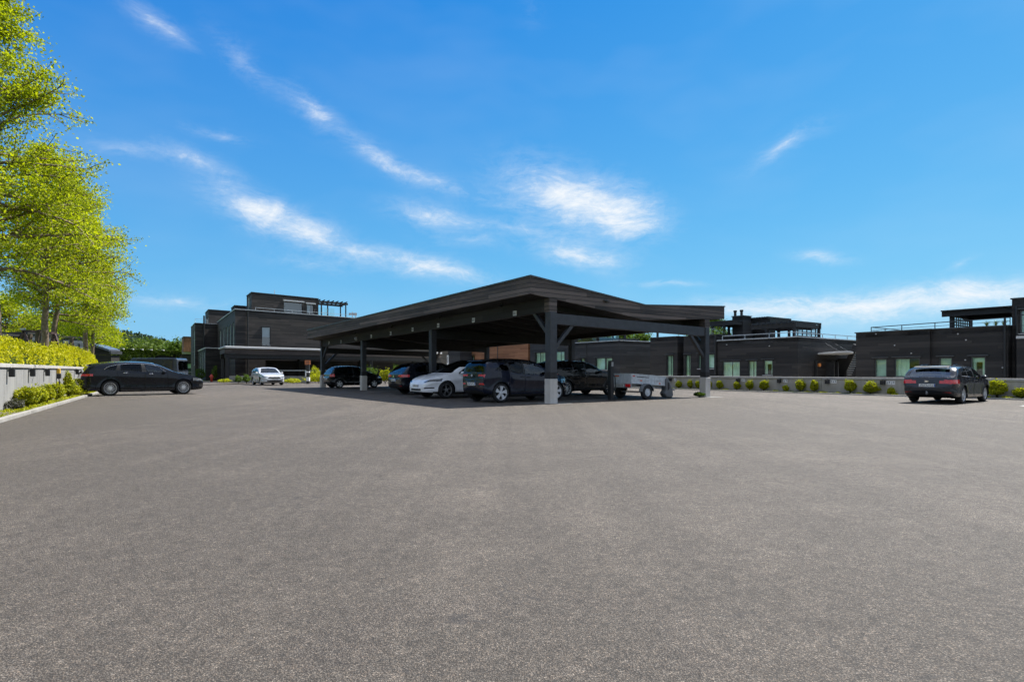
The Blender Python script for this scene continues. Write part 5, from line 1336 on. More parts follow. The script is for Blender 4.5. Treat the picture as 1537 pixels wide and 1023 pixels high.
def rail(root, pts, h, posts=1.4, name='railing', mat=None, rad=.02, low=True):
    mb = MB()
    for p, q in zip(pts[:-1], pts[1:]):
        p, q = Vector(p), Vector(q); L = (q - p).length; n = max(1, int(L / posts))
        up = Vector((0, 0, h)); mb.bar(p + up, q + up, rad * 2, rad * 2)
        if low: mb.bar(p + up * .5, q + up * .5, rad, rad)
        for i in range(n + 1):
            c = p + (q - p) * (i / n); mb.bar(c, c + up * .98, rad * 1.6, rad * 1.6)
    return mb.build(name, mat or M['flash'], root)
def pergola(root, o, a, b, La, Lb, z0, z1, nsl=6, posts=((0, 0), (1, 0), (0, 1), (1, 1)), solid=False, slat_along='b', over=.25, lattice=None, mat=None):
    mat = mat or M['beam_dark']
    O = Vector((o[0], o[1], 0)); A = Vector((a[0], a[1], 0)); B = Vector((b[0], b[1], 0))
    pr = MB(); Z = Vector((0, 0, 1))
    for f in (0, 1): pr.bar(O + B * Lb * f + Z * (z1 - .13) - A * over, O + B * Lb * f + A * (La + over) + Z * (z1 - .13), .12, .26)
    for f in (0, 1): pr.bar(O + A * La * f + B * .07 + Z * (z1 - .13), O + A * La * f + B * (Lb - .07) + Z * (z1 - .13), .12, .20)
    pg = pr.build('pergola', mat, root)
    mb = MB()
    if solid: mb.poly([tuple(O - A * over - B * over + Z * z1), tuple(O + A * (La + over) - B * over + Z * z1), tuple(O + A * (La + over) + B * (Lb + over) + Z * z1), tuple(O - A * over + B * (Lb + over) + Z * z1)], (0, 0, .06)); mb.build('pergola_roof', mat, pg)
    else:
        for i in range(nsl):
            f = i / (nsl - 1)
            mb.bar(O + A * La * f - B * over * 2 + Z * (z1 + .07), O + A * La * f + B * (Lb + over * 2) + Z * (z1 + .07), .08, .13)
        mb.build('slats', mat, pg)
    for fa, fb in posts:
        mb = MB(); p = O + A * La * fa + B * Lb * fb; mb.bar(p + Z * z0, p + Z * (z1 - .26), .14, .14); mb.build('pergola_post', mat, pg)
    if lattice:
        p, q, n = lattice; p, q = O + A * La * p[0] + B * Lb * p[1], O + A * La * q[0] + B * Lb * q[1]
        mb = MB()
        for i in range(n): c = p + (q - p) * ((i + .5) / n); mb.bar(c + Z * z0, c + Z * (z1 - .26), .05, .05)
        for j in range(5): zz = z0 + (z1 - .3 - z0) * (j + .5) / 5; mb.bar(p + Z * zz, q + Z * zz, .03, .05)
        mb.build('lattice', mat, pg)
    return pg
def pipe(root, p, z0, z1, mat=None, w_=.09):
    mb = MB(); mb.tube([(p[0], p[1], z0), (p[0], p[1], z1)], w_ / 2, 8); mb.build('drainpipe', mat or M['black'], root)
def wall_dots(root, pts):
    for p, q in pts:
        mb = MB(); mb.bar(p, q, .07, .07); mb.build('wall_lamp', M['trim_light'], root)

# --- the row of black houses beyond the low wall; local frame: x = distance behind their front, y = along the row
def row_root(name, label, t0, cat='house'):
    return thing(name, label, cat, st(S_BLD, t0, 0), VANG)
DF = (0, -1); DB = (1, 0)
GZ = -.6
def wpx(t0, s, x0, x1, y0, y1):
    """opening on a row front, from its photo columns and rows"""
    ta, tb = t_at(s, x0), t_at(s, x1); tm = (ta + tb) / 2
    return (t0 - ta, t0 - tb, max(GZ, z_at(s, tm, y1)), z_at(s, tm, y0))

# house nearest the viewer
tC = t_at(S_BLD, 1284.7)
h = row_root('timber_house', 'black timber house behind the slate estate, with potted grasses under a terrace roof', tC)
tC1 = t_at(S_BLD, 1395.5); L1 = tC - tC1
ops = [wpx(tC, S_BLD, 1312.5, 1331, 538, 566), wpx(tC, S_BLD, 1342, 1380.5, 537, 566)]
block(h, (0, 0), DF, DB, L1, 11, GZ, z_at(S_BLD, tC, 500), M['clad'], front=ops)
window(h, (0, 0), DF, ops[0], 'blind', glass=M['window_glass']); window(h, (0, 0), DF, ops[1], 'half')
s2 = S_BLD + .18; tC2 = t_at(s2, 1513); L2 = tC1 - tC2
o2 = (.18, -L1 - .002)
ops = [wpx(tC1, s2, 1409, 1429, 536, 570), wpx(tC1, s2, 1456.5, 1479.5, 535, 566)]
block(h, o2, DF, DB, L2, 10.8, GZ, z_at(s2, tC1, 494.7), M['clad'], front=ops)
window(h, o2, DF, ops[0], 'blind'); window(h, o2, DF, ops[1], 'split')
s3 = S_BLD + .75; L3 = 9
o3 = (.75, -L1 - L2 - .004); zt3 = z_at(s3, tC2, 449)
ops = [wpx(tC2, s3, 1530, 1545, 465, 500)]
block(h, o3, DF, DB, L3, 9, GZ, zt3, M['clad'], front=ops); window(h, o3, DF, ops[0], 'half')
mb = MB(); zz = z_at(S_BLD + .4, tC2 - .6, 504); mb.box(.1, .748, o3[1] - 5, o3[1] - .30, zz - .12, zz); mb.build('balcony_slab', M['trim_light'], h)
rail(h, [(.14, o3[1] - .35, zz), (.14, o3[1] - 5, zz)], .95, mat=M['beam_dark'])
mb = MB(); mb.box(.11, .73, o3[1] - 5, o3[1] - .32, GZ, zz - .122); mb.build('balcony_base', M['clad'], h)
pipe(h, (.10, o3[1] + .10), GZ, zt3 - .9); pipe(h, (.66, o3[1] - .18), GZ, zt3 - .3)
mb = MB(); mb.lathe([(.13, 0), (.13, .32), (.17, .33), (.17, .47), (0, .47)], c=(2.2, o3[1] - .9, zt3 - .04), axis='z', n=14); mb.build('flue', M['beam_dark'], h)
zr = z_at(S_BLD, tC, 500)
rail(h, [(.9, -.4, zr), (.9, -L1 - L2 + .1, zr + .1)], .34, 1.5)
rail(h, [(.9, -.4, zr), (8, -.4, zr)], .34, 1.5)
ta_, tb_ = t_at(S_BLD + 1.6, 1421), t_at(S_BLD + 1.6, 1514)
pz = z_at(S_BLD + 1.6, ta_, 465.8)
pergola(h, (1.6, ta_ - tC), DF, DB, ta_ - tb_, 3.2, zr - .05, pz - .06, posts=((.06, .06), (.06, .94)), solid=True, lattice=((.05, .05), (.05, .95), 9), over=.2)
for px_ in (1479, 1495, 1508):
    pass
mb = MB()
for (px_, py_) in ((1315, 501), (1343, 518), (1368, 530), (1450, 510), (1438, 501), (1505, 551.5), (1449, 540)):
    s_ = S_BLD if px_ < 1395 else s2
    t_ = t_at(s_, px_); z_ = z_at(s_, t_, py_)
    x_ = s_ - S_BLD; y_ = t_ - tC
    mb = MB(); mb.cbox((x_ - .02, y_, z_), (.035, .05, .05)); mb.build('wall_light', M['trim_light'], h)

# entrance house with the double-flue tower
tB = t_at(S_BLD, 1197.7); tBl = t_at(S_BLD, 1077)
h = row_root('timber_house', 'black timber house with double-flue tower, roof pergolas and a curved entrance canopy', tBl)
LB = tBl - tB; zB = z_at(S_BLD, tB, 505.6)
ops = [wpx(tBl, S_BLD, 1084, 1110.5, 542, 566), wpx(tBl, S_BLD, 1122.6, 1135.6, 541, 566), wpx(tBl, S_BLD, 1145.5, 1159.5, 540, 562.5)]
SD = 9.0                                        # depth of the side with the entrance
def side_px(px): return s_at(tB, px) - S_BLD
sd0, sd1 = side_px(1248.5), side_px(1256)
rops = [(sd0, sd1, GZ, z_at(S_BLD + sd0, tB, 541))]
block(h, (0, 0), DF, DB, LB, SD, GZ, zB, M['clad'], front=ops, trim=M['steel'], right=rops)
window(h, (0, 0), DF, ops[0], 'curtain'); window(h, (0, 0), DF, ops[1], 'curtain'); window(h, (0, 0), DF, ops[2], 'split')
yR = -LB
window(h, (0, yR), DB, rops[0], 'half', name='door', lintel=False)
# boarded screens, curved canopy and lamp at the entrance
c0, c1 = side_px(1226.7), side_px(1262); zc = z_at(S_BLD + c0, tB, 532)
mb = MB(); n = 14; pts = []
for i in range(n + 1):
    t = math.pi * i / n; pts.append(((c0 + c1) / 2 + (c1 - c0) / 2 * math.cos(t), yR - .02 - 1.25 * math.sin(t), zc + .10 * math.sin(t)))
mb.poly(pts, (0, 0, .10)); mb.build('canopy', M['trim_light'], h, bevel=.02)
mb = MB()
for f in (.3, .7): mb.bar((c0 + (c1 - c0) * f, yR - .02, zc + .75), (c0 + (c1 - c0) * f, yR - .95, zc + .16), .02, .02)
mb.build('canopy_stay', M['flash'], h)
for px_ in (1240, 1246, 1259):
    x_ = side_px(px_); mb = MB(); mb.box(x_ - .06, x_ + .06, yR - .5, yR - .003, GZ, z_at(S_BLD + x_, tB, 543 if px_ < 1250 else 538)); mb.build('entrance_screen', M['beam_dark'], h)
x_ = side_px(1228); zz = z_at(S_BLD + x_, tB, 547.5); mb = MB(); mb.cbox((x_, yR - .08, zz), (.16, .15, .20)); mb.build('porch_lamp', plain('warm lamp', (0.75, 0.25, 0.05), 0.4), h, bevel=.03)
x_ = side_px(1223.5); mb = MB(); mb.box(x_ - .12, x_ + .12, yR - .10, yR - .003, GZ, z_at(S_BLD + x_, tB, 541)); mb.box(x_ - .05, x_ + .05, yR - .12, yR - .101, GZ + .6, z_at(S_BLD + x_, tB, 550)); mb.build('letter_box', M['black'], h)
pipe(h, (-.07, .12), GZ, zB + .45, w_=.16)
# higher wing further along
tB2 = t_at(S_BLD, 1060.5); tB1r = t_at(S_BLD, 1016.8); tB1l = t_at(S_BLD, 976)
zB2 = z_at(S_BLD, tB2, 503.3)
yq = lambda t: t - tBl
tr_ = t_at(S_BLD, 1026); trr = tBl + .02
ops = [wpx(tr_, S_BLD, 1028, 1036.2, 532, 566), wpx(tr_, S_BLD, 1047.5, 1072.3, 530.8, 553)]
block(h, (0, yq(tr_)), DF, DB, tr_ - trr, 9, GZ, zB2, M['clad'], front=ops)
window(h, (0, yq(tr_)), DF, ops[0], 'curtain'); window(h, (0, yq(tr_)), DF, ops[1], 'curtain')
block(h, (1.1, yq(tB1r) - .005), DF, DB, tB1r - tr_ - .01, 7.9, GZ, zB2 - .1, M['clad'])
ops = [wpx(tB1l, S_BLD, 1000.3, 1010, 533, 566)]
block(h, (0, yq(tB1l)), DF, DB, tB1l - tB1r, 9, GZ, z_at(S_BLD, tB1r, 505), M['clad'], front=ops)
window(h, (0, yq(tB1l)), DF, ops[0], 'curtain')
# tower with two flues
sT = S_BLD + 2.2; tTa, tTb = t_at(sT, 1099), t_at(sT, 1115)
zT = z_at(sT, tTb, 474)
block(h, (2.2, yq(tTa)), DF, DB, tTa - tTb, 1.0, zB - .2, zT, M['clad_grey'])
for px_ in (1103.5, 1113):
    t_ = t_at(sT + .5, px_); mb = MB(); mb.lathe([(.09, 0), (.09, .38), (.12, .39), (.12, .50), (0, .50)], c=(2.7, yq(t_), zT - .02), axis='z', n=12); mb.build('flue', M['beam_dark'], h)
sP = S_BLD + 2.6; ta_, tb_ = t_at(sP, 1116), t_at(sP, 1143); pz = z_at(sP, ta_, 479)
pergola(h, (2.6 + .9, yq(ta_)), DF, DB, ta_ - tb_, 2.6, zB - .05, pz, nsl=8, over=.12)
sP = S_BLD + .6; ta_, tb_ = t_at(sP, 1131), t_at(sP, 1192); pz = z_at(sP, tb_, 484.2)
pergola(h, (.6, yq(ta_)), DF, DB, ta_ - tb_, 3.0, zB - .05, pz, nsl=9, posts=((.33, 0), (1, 0), (1, 1), (0, 1)), lattice=((1, .05), (1, .95), 5), over=.12)
mb = MB(); ta_, tb_ = t_at(S_BLD + 4, 1122), t_at(S_BLD + 4, 1152); mb.box(4, 5, yq(tb_), yq(ta_), zB - .1, z_at(S_BLD + 4, ta_, 492.5)); mb.build('roof_store', M['clad'], h)
# covered terrace between the wings
sP = S_BLD + 1.2; ta_, tb_ = t_at(sP, 1068), t_at(sP, 1100); pz = z_at(sP, ta_, 484)
pergola(h, (1.2, yq(ta_)), DF, DB, ta_ - tb_, 3.0, zB - .1, pz, solid=True, posts=((.05, 0), (.22, .5), (.6, 0), (.05, 1)), over=.1)
mb = MB(); ta2, tb2 = t_at(sP, 1067), t_at(sP, 1092); mb.box(1.0, 1.03, yq(tb2), yq(ta2), zB2 + .02, zB2 + .55); mb.build('balustrade_glass', M['rail_glass'], h)
rail(h, [(.25, -.2, zB + .05), (.25, yR + .3, zB + .05), (SD - .5, yR + .3, zB + .05)], .27, 1.5, mat=M['steel'], low=False)
for (px_, py_) in ((1091, 517), (1155, 519)):
    t_ = t_at(S_BLD, px_); z_ = z_at(S_BLD, t_, py_); mb = MB(); mb.cbox((-.02, yq(t_), z_), (.035, .05, .05)); mb.build('wall_light', M['trim_light'], h)
# outside stair between the two houses
r_ = thing('outside_stair', 'steep dark outdoor stair climbing between two black timber houses', 'stair', st(S_BLD + 5, (tB + tC) / 2), VANG)
p0 = at(1266, st(S_BLD + 5, (tB + tC) / 2).y); 
tm_ = (tB + tC) / 2
za, zb2 = z_at(S_BLD + 5, tm_, 564), z_at(S_BLD + 5, tm_, 517)
ta_, tb_ = t_at(S_BLD + 5, 1263.5), t_at(S_BLD + 5, 1285)
mb = MB(); mb.bar((0, ta_ - tm_, za), (0, tb_ - tm_, zb2), .08, .32); mb.build('stringer', M['black'], r_)
mb = MB()
for i in range(14):
    f = (i + .5) / 14; y_ = (ta_ + (tb_ - ta_) * f) - tm_; mb.box(.05, 1.0, y_ - .13, y_ + .13, za + (zb2 - za) * f - .02, za + (zb2 - za) * f + .02)
mb.build('treads', M['steel_dark'], r_)
mb = MB(); ya, yb = t_at(S_BLD + 7, 1262) - tm_, t_at(S_BLD + 7, 1292) - tm_
mb.add([(2, ya, za - .6), (2, yb, za - .6), (3.6, yb, zb2 - .3), (3.6, yb + .4, zb2 - .3)], [(0, 1, 2, 3)])
mb.build('gravel_bank', concrete('grey gravel', (0.16, 0.17, 0.18), (0.40, 0.41, 0.43), 6.0), r_)

# house seen through the carport with the green roof terrace
tA = t_at(S_BLD, 930.3); tAl = t_at(S_BLD, 857)
h = row_root('timber_house', 'low black timber house behind the trailer, with trees over its roof terrace', tAl)
zA = z_at(S_BLD, tA, 511)
ops = [wpx(tAl, S_BLD, 871, 877.5, 537, 545), wpx(tAl, S_BLD, 893.5, 918.5, 536.5, 555)]
block(h, (0, 0), DF, DB, tAl - tA, 9.5, GZ, zA, M['clad_grey'], front=ops, trim=M['steel'])
window(h, (0, 0), DF, ops[0], 'curtain'); window(h, (0, 0), DF, ops[1], 'curtain', mullions=(.62,))
yA = -(tAl - tA)
for (x0, y0, L_) in ((.3, -.6, 2.2), (.3, -3.2, 2.2)):
    mb = MB(); mb.box(x0, x0 + .03, y0 - L_, y0, zA + .05, zA + .85); mb.build('balustrade_glass', M['rail_glass'], h)
pergola(h, (1.0, -.2), DF, DB, tAl - tA - .6, 4, zA - .05, zA + 1.9, nsl=10, over=.1)
pipe(h, (-.06, -.02 - 2.0), GZ, zA - .05, w_=.05)
# grey link with the wide glazing, then the orange boarded building
tG = t_at(S_BLD, 795.5)
h = row_root('timber_house', 'charcoal boarded house with wide glazing, seen over the roof of the black SUV', tG)
ops = [wpx(tG, S_BLD, 803, 822, 528.5, 546), wpx(tG, S_BLD, 833, 847, 527, 546)]
block(h, (0, 0), DF, DB, tG - tAl - .3, 9, GZ, 4.2, M['clad_grey'], front=ops)
window(h, (0, 0), DF, ops[0], 'curtain', mullions=(.4,)); window(h, (0, 0), DF, ops[1], 'curtain')
tO, tO2 = t_at(S_BLD, 690.5), t_at(S_BLD, 793.5)
h = row_root('timber_house', 'warm orange boarded house seen over the white crossover and the dark blue hatchback', tO)
ops = [wpx(tO, S_BLD, 704.5, 712.5, 533, 552), wpx(tO, S_BLD, 700.5, 703.0, 533, 552)]
block(h, (0, 0), DF, DB, tO - tO2 - .1, 9, GZ, 5.2, M['orange'], front=ops)
window(h, (0, 0), DF, ops[0], 'half', frame=M['yellow']); window(h, (0, 0), DF, ops[1], 'blind', frame=M['white'])
pipe(h, (-.06, yq(0) * 0 - (tO - t_at(S_BLD, 747.5))), GZ, 5.0, M['flash'], .07)
mb = MB(); y_ = -(tO - t_at(S_BLD, 747)); mb.box(-1.3, -.02, y_ - 1.9, y_ + 1.7, 1.95, 2.05); mb.box(-1.2, -1.1, y_ - 1.8, y_ - 1.7, GZ, 1.949); mb.box(-1.2, -1.1, y_ + 1.5, y_ + 1.6, GZ, 1.949); mb.build('porch', M['beam_dark'], h)
tW, tW2 = t_at(S_BLD - 1.5, 672.5), t_at(S_BLD - 1.5, 690.5)
h = thing('utility_box', 'plain grey block with a pale sign panel, standing next to the orange boarded house', 'shed', st(S_BLD - 1.5, tW), VANG)
block(h, (0, 0), DF, DB, tW - tW2, 3, GZ, 3.6, M['clad_grey'])
mb = MB(); mb.box(-.05, -.01, -.20, .18, 1.55, 2.95); sg_ = mb.build('sign_panel', M['white'], h)
mb = MB(); n = 12
pts = [(-.06, -.02 + .10 * math.sin(2.6 * i / n * 1.2), 2.75 - .7 * i / n) for i in range(n)]; mb.tube(pts, .03, 5); mb.build('lettering', M['ink'], sg_)

# --- large building beyond the far carport
AD = (.69, .724); BD = (-.528, .849)
def along(O, d, px):
    q = (px - CX) / F; return (O[0] - q * O[1]) / (q * d[1] - d[0])
def on(O, d, k_): return (O[0] + d[0] * k_, O[1] + d[1] * k_)
def opn(O, d, x0, x1, y0, y1, flip=False):
    k0, k1 = along(O, d, x0), along(O, d, x1); dep = on(O, d, (k0 + k1) / 2)[1]
    return (k0, k1, zd(dep, y1), zd(dep, y0))
A0 = tuple(at(353, 67))[:2]
big = thing('apartment_building', 'big two-storey black timber building with a roof penthouse and pergola, behind the far carport', 'building', (A0[0], A0[1], 0))
W0 = big.location.copy()
class Shift:                                    # parts of this building are measured from its corner
    pass
def rel(p): return (p[0] - A0[0], p[1] - A0[1])
zMain = zd(67, 464)
ops = [opn(A0, AD, 393.3, 406, 490.5, 518)]
LBk = 21.0
lops = []
for kk in (1.2, 4.4, 7.8, 11.8, 16.0): lops.append((LBk - kk - 1.3, LBk - kk, 4.1, 6.75))
block(big, (0, 0), AD, BD, 37, LBk, 0, zMain, M['clad_brown'], front=ops, left=lops, trim=M['steel'], trim_h=.07)
window(big, (0, 0), AD, ops[0], 'roller', glass=M['sky_glass'])
bl0 = rel(on(A0, BD, LBk))
for op in lops: window(big, bl0, (-BD[0], -BD[1]), op, 'curtain', frame=M['steel'])
pk = along(A0, AD, 371.5); p_ = on((0, 0), AD, pk); pipe(big, (p_[0] + .06, p_[1] - .08), 0, zMain - .1, w_=.16)
P1 = tuple(at(377.6, 70))[:2]; k1 = along(P1, AD, 478)
ops = [opn(P1, AD, 426, 454, 453.8, 469), opn(P1, AD, 460.5, 471, 457, 470)]
zP = zd(70, 438.6)
block(big, rel(P1), AD, BD, k1, 4.2, zMain - .2, zP, M['clad_brown'], front=ops, left=[(1.2, 2.6, zMain + .3, zMain + 2.0)], trim=M['flash'], trim_h=.06)
window(big, rel(P1), AD, ops[0], 'open', lintel=False, glass=M['sky_glass']); window(big, rel(P1), AD, ops[1], 'half', lintel=False, glass=M['sky_glass'])
window(big, rel(on(P1, BD, 4.2)), (-BD[0], -BD[1]), (1.2, 2.6, zMain + .3, zMain + 2.0), 'blind', frame=M['white'], lintel=False)
for x0, x1, y in ((424.5, 456, 450.4), (458.5, 473, 454.8)):
    ka, kb = along(P1, AD, x0), along(P1, AD, x1); dep = on(P1, AD, ka)[1]; z_ = zd(dep, y)
    pa, pb = rel(on(P1, AD, ka)), rel(on(P1, AD, kb)); mb = MB(); nn = (AD[1] * .10, -AD[0] * .10)
    mb.bar((pa[0] + nn[0], pa[1] + nn[1], z_), (pb[0] + nn[0], pb[1] + nn[1], z_), .18, .16); mb.build('awning_box', M['trim_light'], big)
P2 = tuple(at(352.5, 77))[:2]; k2 = along(P2, AD, 371)
block(big, rel(P2), AD, BD, k2 + 2, 4, zMain - .2, zd(77, 458.2), M['clad_brown'])
# pergola and glass screens on the roof
P3 = on(P1, AD, k1 + .1); k3 = along(P3, AD, 519)
pgz = zd(on(P3, AD, 0)[1], 451)
pergola(big, rel(P3), AD, BD, k3, 2.6, zMain, pgz, nsl=7, over=.3, posts=((.08, 0), (1, 0), (.5, 1), (.08, 1), (1, 1)))
mb = MB()
for f in (.12, .34, .56): pa, pb = rel(on(on(P3, BD, 2.4), AD, k3 * f)), rel(on(on(P3, BD, 2.4), AD, k3 * (f + .18))); mb.poly([(pa[0], pa[1], zMain + .2), (pb[0], pb[1], zMain + .2), (pb[0], pb[1], pgz - .6), (pa[0], pa[1], pgz - .6)], (.02, .02, 0))
mb.build('glass_screen', M['rail_glass'], big)
q0 = rel(on(on(A0, BD, .25), AD, along(A0, AD, 384))); q1 = rel(on(on(A0, BD, .25), AD, along(A0, AD, 536)))
rail(big, [(q0[0], q0[1], zMain), (q1[0], q1[1], zMain)], .42, 2.2, mat=M['steel'], low=False)
q2 = rel(on(on(A0, BD, .6), AD, along(A0, AD, 531))); mb = MB(); mb.box(q2[0] - .5, q2[0] + .6, q2[1], q2[1] + .05, zMain + .45, zMain + .75)
mb.bar((q2[0], q2[1], zMain), (q2[0], q2[1], zMain + .9), .08, .08); mb.bar((q2[0] + .4, q2[1], zMain), (q2[0] + .4, q2[1], zMain + .8), .08, .08); mb.build('roof_rack', M['trim_light'], big)
for px_, py0 in ((412, 437), (384, 452)):
    pass
q3 = rel(at(412, 71)); mb = MB(); mb.tube([(q3[0], q3[1], zP - .05), (q3[0], q3[1], zP + .42)], .03, 6); mb.build('vent_pipe', M['trim_light'], big)
# second wing set back to the viewer's side and its roof box
V2 = on(on(A0, BD, LBk - .2), AD, -3.0)
zV = zd(V2[1], 484.5)
block(big, rel(V2), AD, BD, 3.0, 10, 0, zV, M['clad_brown'], trim=M['steel'], left=[(7.2, 9.2, 2.0, 7.0)])
window(big, rel(on(V2, BD, 10)), (-BD[0], -BD[1]), (7.2, 9.2, 2.0, 7.0), 'curtain', frame=M['steel'], lintel=False)
kk = along(V2, AD, 306); p_ = rel(on(V2, AD, kk)); pipe(big, (p_[0] + .08, p_[1] - .1), 0, zV + 1.1, w_=.24)
V3 = tuple(at(313, 86))[:2]
block(big, rel(V3), AD, BD, along(V3, AD, 346), 6, zV - .2, zd(86, 464.4), M['clad_brown'], left=[(4.0, 5.4, zV + .15, zV + 1.3)])
window(big, rel(on(V3, BD, 6)), (-BD[0], -BD[1]), (4.0, 5.4, zV + .15, zV + 1.3), 'blind', frame=M['white'], lintel=False)
rail(big, [(*rel(on(V2, BD, .2)), zV), (*rel(on(on(V2, BD, .2), AD, 1.6)), zV)], .6, 1.5, mat=M['steel'])
# lower wing
V4 = tuple(at(308.5, 72))[:2]; z4 = zd(72, 522.6); L4 = 18.0
lops = [(L4 - q - 1.5, L4 - q, .5, z4 - .45) for q in (1.0, 4.2, 8.0, 12.4)]
block(big, rel(V4), AD, BD, 3.6, L4, 0, z4, M['clad'], left=lops, trim=M['trim_light'], trim_h=.13)
for op in lops: window(big, rel(on(V4, BD, L4)), (-BD[0], -BD[1]), op, 'curtain', frame=M['steel'], lintel=False)

# --- far carport in front of it
O5 = tuple(at(338, 60))[:2]
fc = thing('carport', 'long far carport with a bright metal roof edge before the big two-storey building', 'carport', (O5[0], O5[1], 0))
L5 = along(O5, AD, 662); z5 = zd(60, 520); D5 = 5.0
A3 = Vector((AD[0], AD[1], 0)); B3 = Vector((BD[0], BD[1], 0)); Z3 = Vector((0, 0, 1))
mb = MB(); mb.poly([tuple(Z3 * (z5 - .5)), tuple(A3 * L5 + Z3 * (z5 - .5)), tuple(A3 * L5 + B3 * D5 + Z3 * (z5 - .5)), tuple(B3 * D5 + Z3 * (z5 - .5))], (0, 0, .42)); mb.build('roof', M['soffit'], fc)
N5 = Vector((AD[1], -AD[0], 0))
mb = MB(); mb.bar(N5 * .03 + Z3 * (z5 - .40), A3 * L5 + N5 * .03 + Z3 * (z5 - .40), .05, .56); mb.build('fascia', M['fascia_far'], fc)
NB = Vector((-BD[1], BD[0], 0)) * -1
mb = MB(); mb.bar(-A3 * .03 + Z3 * (z5 - .40), -A3 * .03 + B3 * D5 + Z3 * (z5 - .40), .05, .56); mb.build('fascia', M['fascia_far'], fc)
mb = MB(); mb.bar(N5 * .12 - A3 * .1 + Z3 * (z5 - .05), A3 * L5 + N5 * .12 + Z3 * (z5 - .05), .26, .24); mb.bar(-A3 * .1 + N5 * .1 + Z3 * (z5 - .052), -A3 * .1 + B3 * D5 + Z3 * (z5 - .052), .2, .2); mb.build('roof_edge', M['trim_light'], fc, bevel=.05)
mb = MB(); mb.bar(B3 * .3 + Z3 * (z5 - .95), A3 * L5 + B3 * .3 + Z3 * (z5 - .95), .22, .42); mb.bar(B3 * (D5 - .3) + Z3 * (z5 - .95), A3 * L5 + B3 * (D5 - .3) + Z3 * (z5 - .95), .22, .42); mb.build('long_beam', M['beam_dark'], fc)
for k_ in (.25, 9.0, 17.5, 26.0, 34.0):
    if k_ > L5: continue
    for f in (.3, D5 - .3):
        mb = MB(); p = A3 * k_ + B3 * f; mb.bar(p, p + Z3 * (z5 - 1.15), .30, .30); mb.build('post', M['beam_dark'], fc)
mb = MB()
for k_ in (3.5, 12): mb.bar(A3 * k_ + B3 * 1.2 + Z3 * (z5 - 1.1), A3 * (k_ + 1.5) + B3 * 1.2 + Z3 * (z5 - 1.1), .12, .06)
mb.build('strip_lamp', M['trim_light'], fc)
# back wall with things stored under the far carport
mb = MB(); mb.bar(B3 * (D5 - .12) + A3 * 5 + Z3 * 1.2, B3 * (D5 - .12) + A3 * L5 + Z3 * 1.2, .06, 2.4); mb.build('screen_wall', M['clad'], fc)

# low wall, rail, sign and shrubs before the far carport
b0, b1 = at(345, 58.5), at(382, 54.5)
r_ = thing('planter_wall', 'short concrete planter wall beside the silver white hatchback, before the far carport', 'wall', (b0.x, b0.y, 0))
mb = MB(); mb.bar((0, 0, .28), (b1.x - b0.x + 4.5, b1.y - b0.y + 1.5, .28), .2, .75); mb.build('wall_face', M['concrete'], r_)
a_, b_ = at(416, 56), at(500, 58)
r_ = thing('barrier_rail', 'thin horizontal barrier rail on short posts beside the orange sign, before the far carport', 'barrier', (a_.x, a_.y, 0))
d_ = b_ - a_; mb = MB(); mb.bar((0, 0, 1.2), (d_.x, d_.y, 1.2), .06, .06)
for f in (.02, .5, .98): mb.bar((d_.x * f, d_.y * f, 0), (d_.x * f, d_.y * f, 1.2), .08, .08)
mb.build('rail', M['steel'], r_)
p_ = at(462.5, 52)
r_ = thing('sign_post', 'dark post with a small orange sign', 'sign', p_)
r_['label'] = 'dark post with a small orange sign and white bands, standing before the far carport'
mb = MB(); mb.bar((0, 0, 0), (0, 0, 1.75), .22, .22); mb.build('post', M['black'], r_)
mb = MB(); mb.box(-.24, .24, -.16, -.12, 1.72, 2.10); pl = mb.build('sign_plate', M['orange_sign'], r_)
mb = MB()
for z_ in (1.82, 1.98): mb.box(-.17, .17, -.166, -.161, z_ - .03, z_ + .03)
mb.build('lettering', M['ink'], pl)
mb = MB(); mb.box(-.13, .13, -.125, .125, .25, .6); mb.box(-.13, .13, -.125, .125, 1.0, 1.12); mb.build('white_band', M['white'], r_)

# --- dark garden wall with ivy, annexe and the small houses beyond the trees
g0, g1 = at(158, 66), at(273, 74)
gw = thing('garden_wall', 'long dark boarded garden wall with ivy and small white lamps, behind the black estate', 'wall', (g0.x, g0.y, 0))
d_ = g1 - g0; gd = d_.normalized(); Lg = d_.length; gh = zd(70, 526.5)
mb = MB(); facade(mb, (0, 0), (gd.x, gd.y), Lg, 0, gh, [(Lg * .66, Lg * .83, gh - 1.5, gh - .55)]); facade(mb, (gd.x * Lg, gd.y * Lg), (-gd.x, -gd.y), Lg, 0, gh); mb.build('wall', M['clad'], gw)
window(gw, (0, 0), (gd.x, gd.y), (Lg * .66, Lg * .83, gh - 1.5, gh - .55), 'half', frame=M['white'], lintel=False, mullions=(.33, .66))
mb = MB(); mb.bar((0, .2, gh + .04), (gd.x * Lg, gd.y * Lg + .2, gh + .04), .5, .1); mb.build('coping', M['beam_dark'], gw)
for f in (.18, .30, .42, .54, .70): mb = MB(); mb.cbox((gd.x * Lg * f, gd.y * Lg * f + .1, gh + .16), (.7, .2, .14)); mb.build('lamp', M['trim_light'], gw)
n0 = at(275.5, 94)
an = thing('annexe_building', 'upright-boarded brown upper storey over a dark base, just beside the big two-storey building', 'building', (n0.x, n0.y, 0))
zlo = zd(94, 527.6)
block(an, (0, 0), AD, BD, 3.4, 6, zlo, zd(94, 505), M['orange_v'], trim=M['flash'])
block(an, (-1.2, -.4), AD, BD, 5.2, 5, 0, zlo - .35, M['clad'], trim=M['trim_light'], trim_h=.34, front=[(1.2, 3.4, 1.0, 2.4)]); window(an, (-1.2, -.4), AD, (1.2, 3.4, 1.0, 2.4), 'roller')
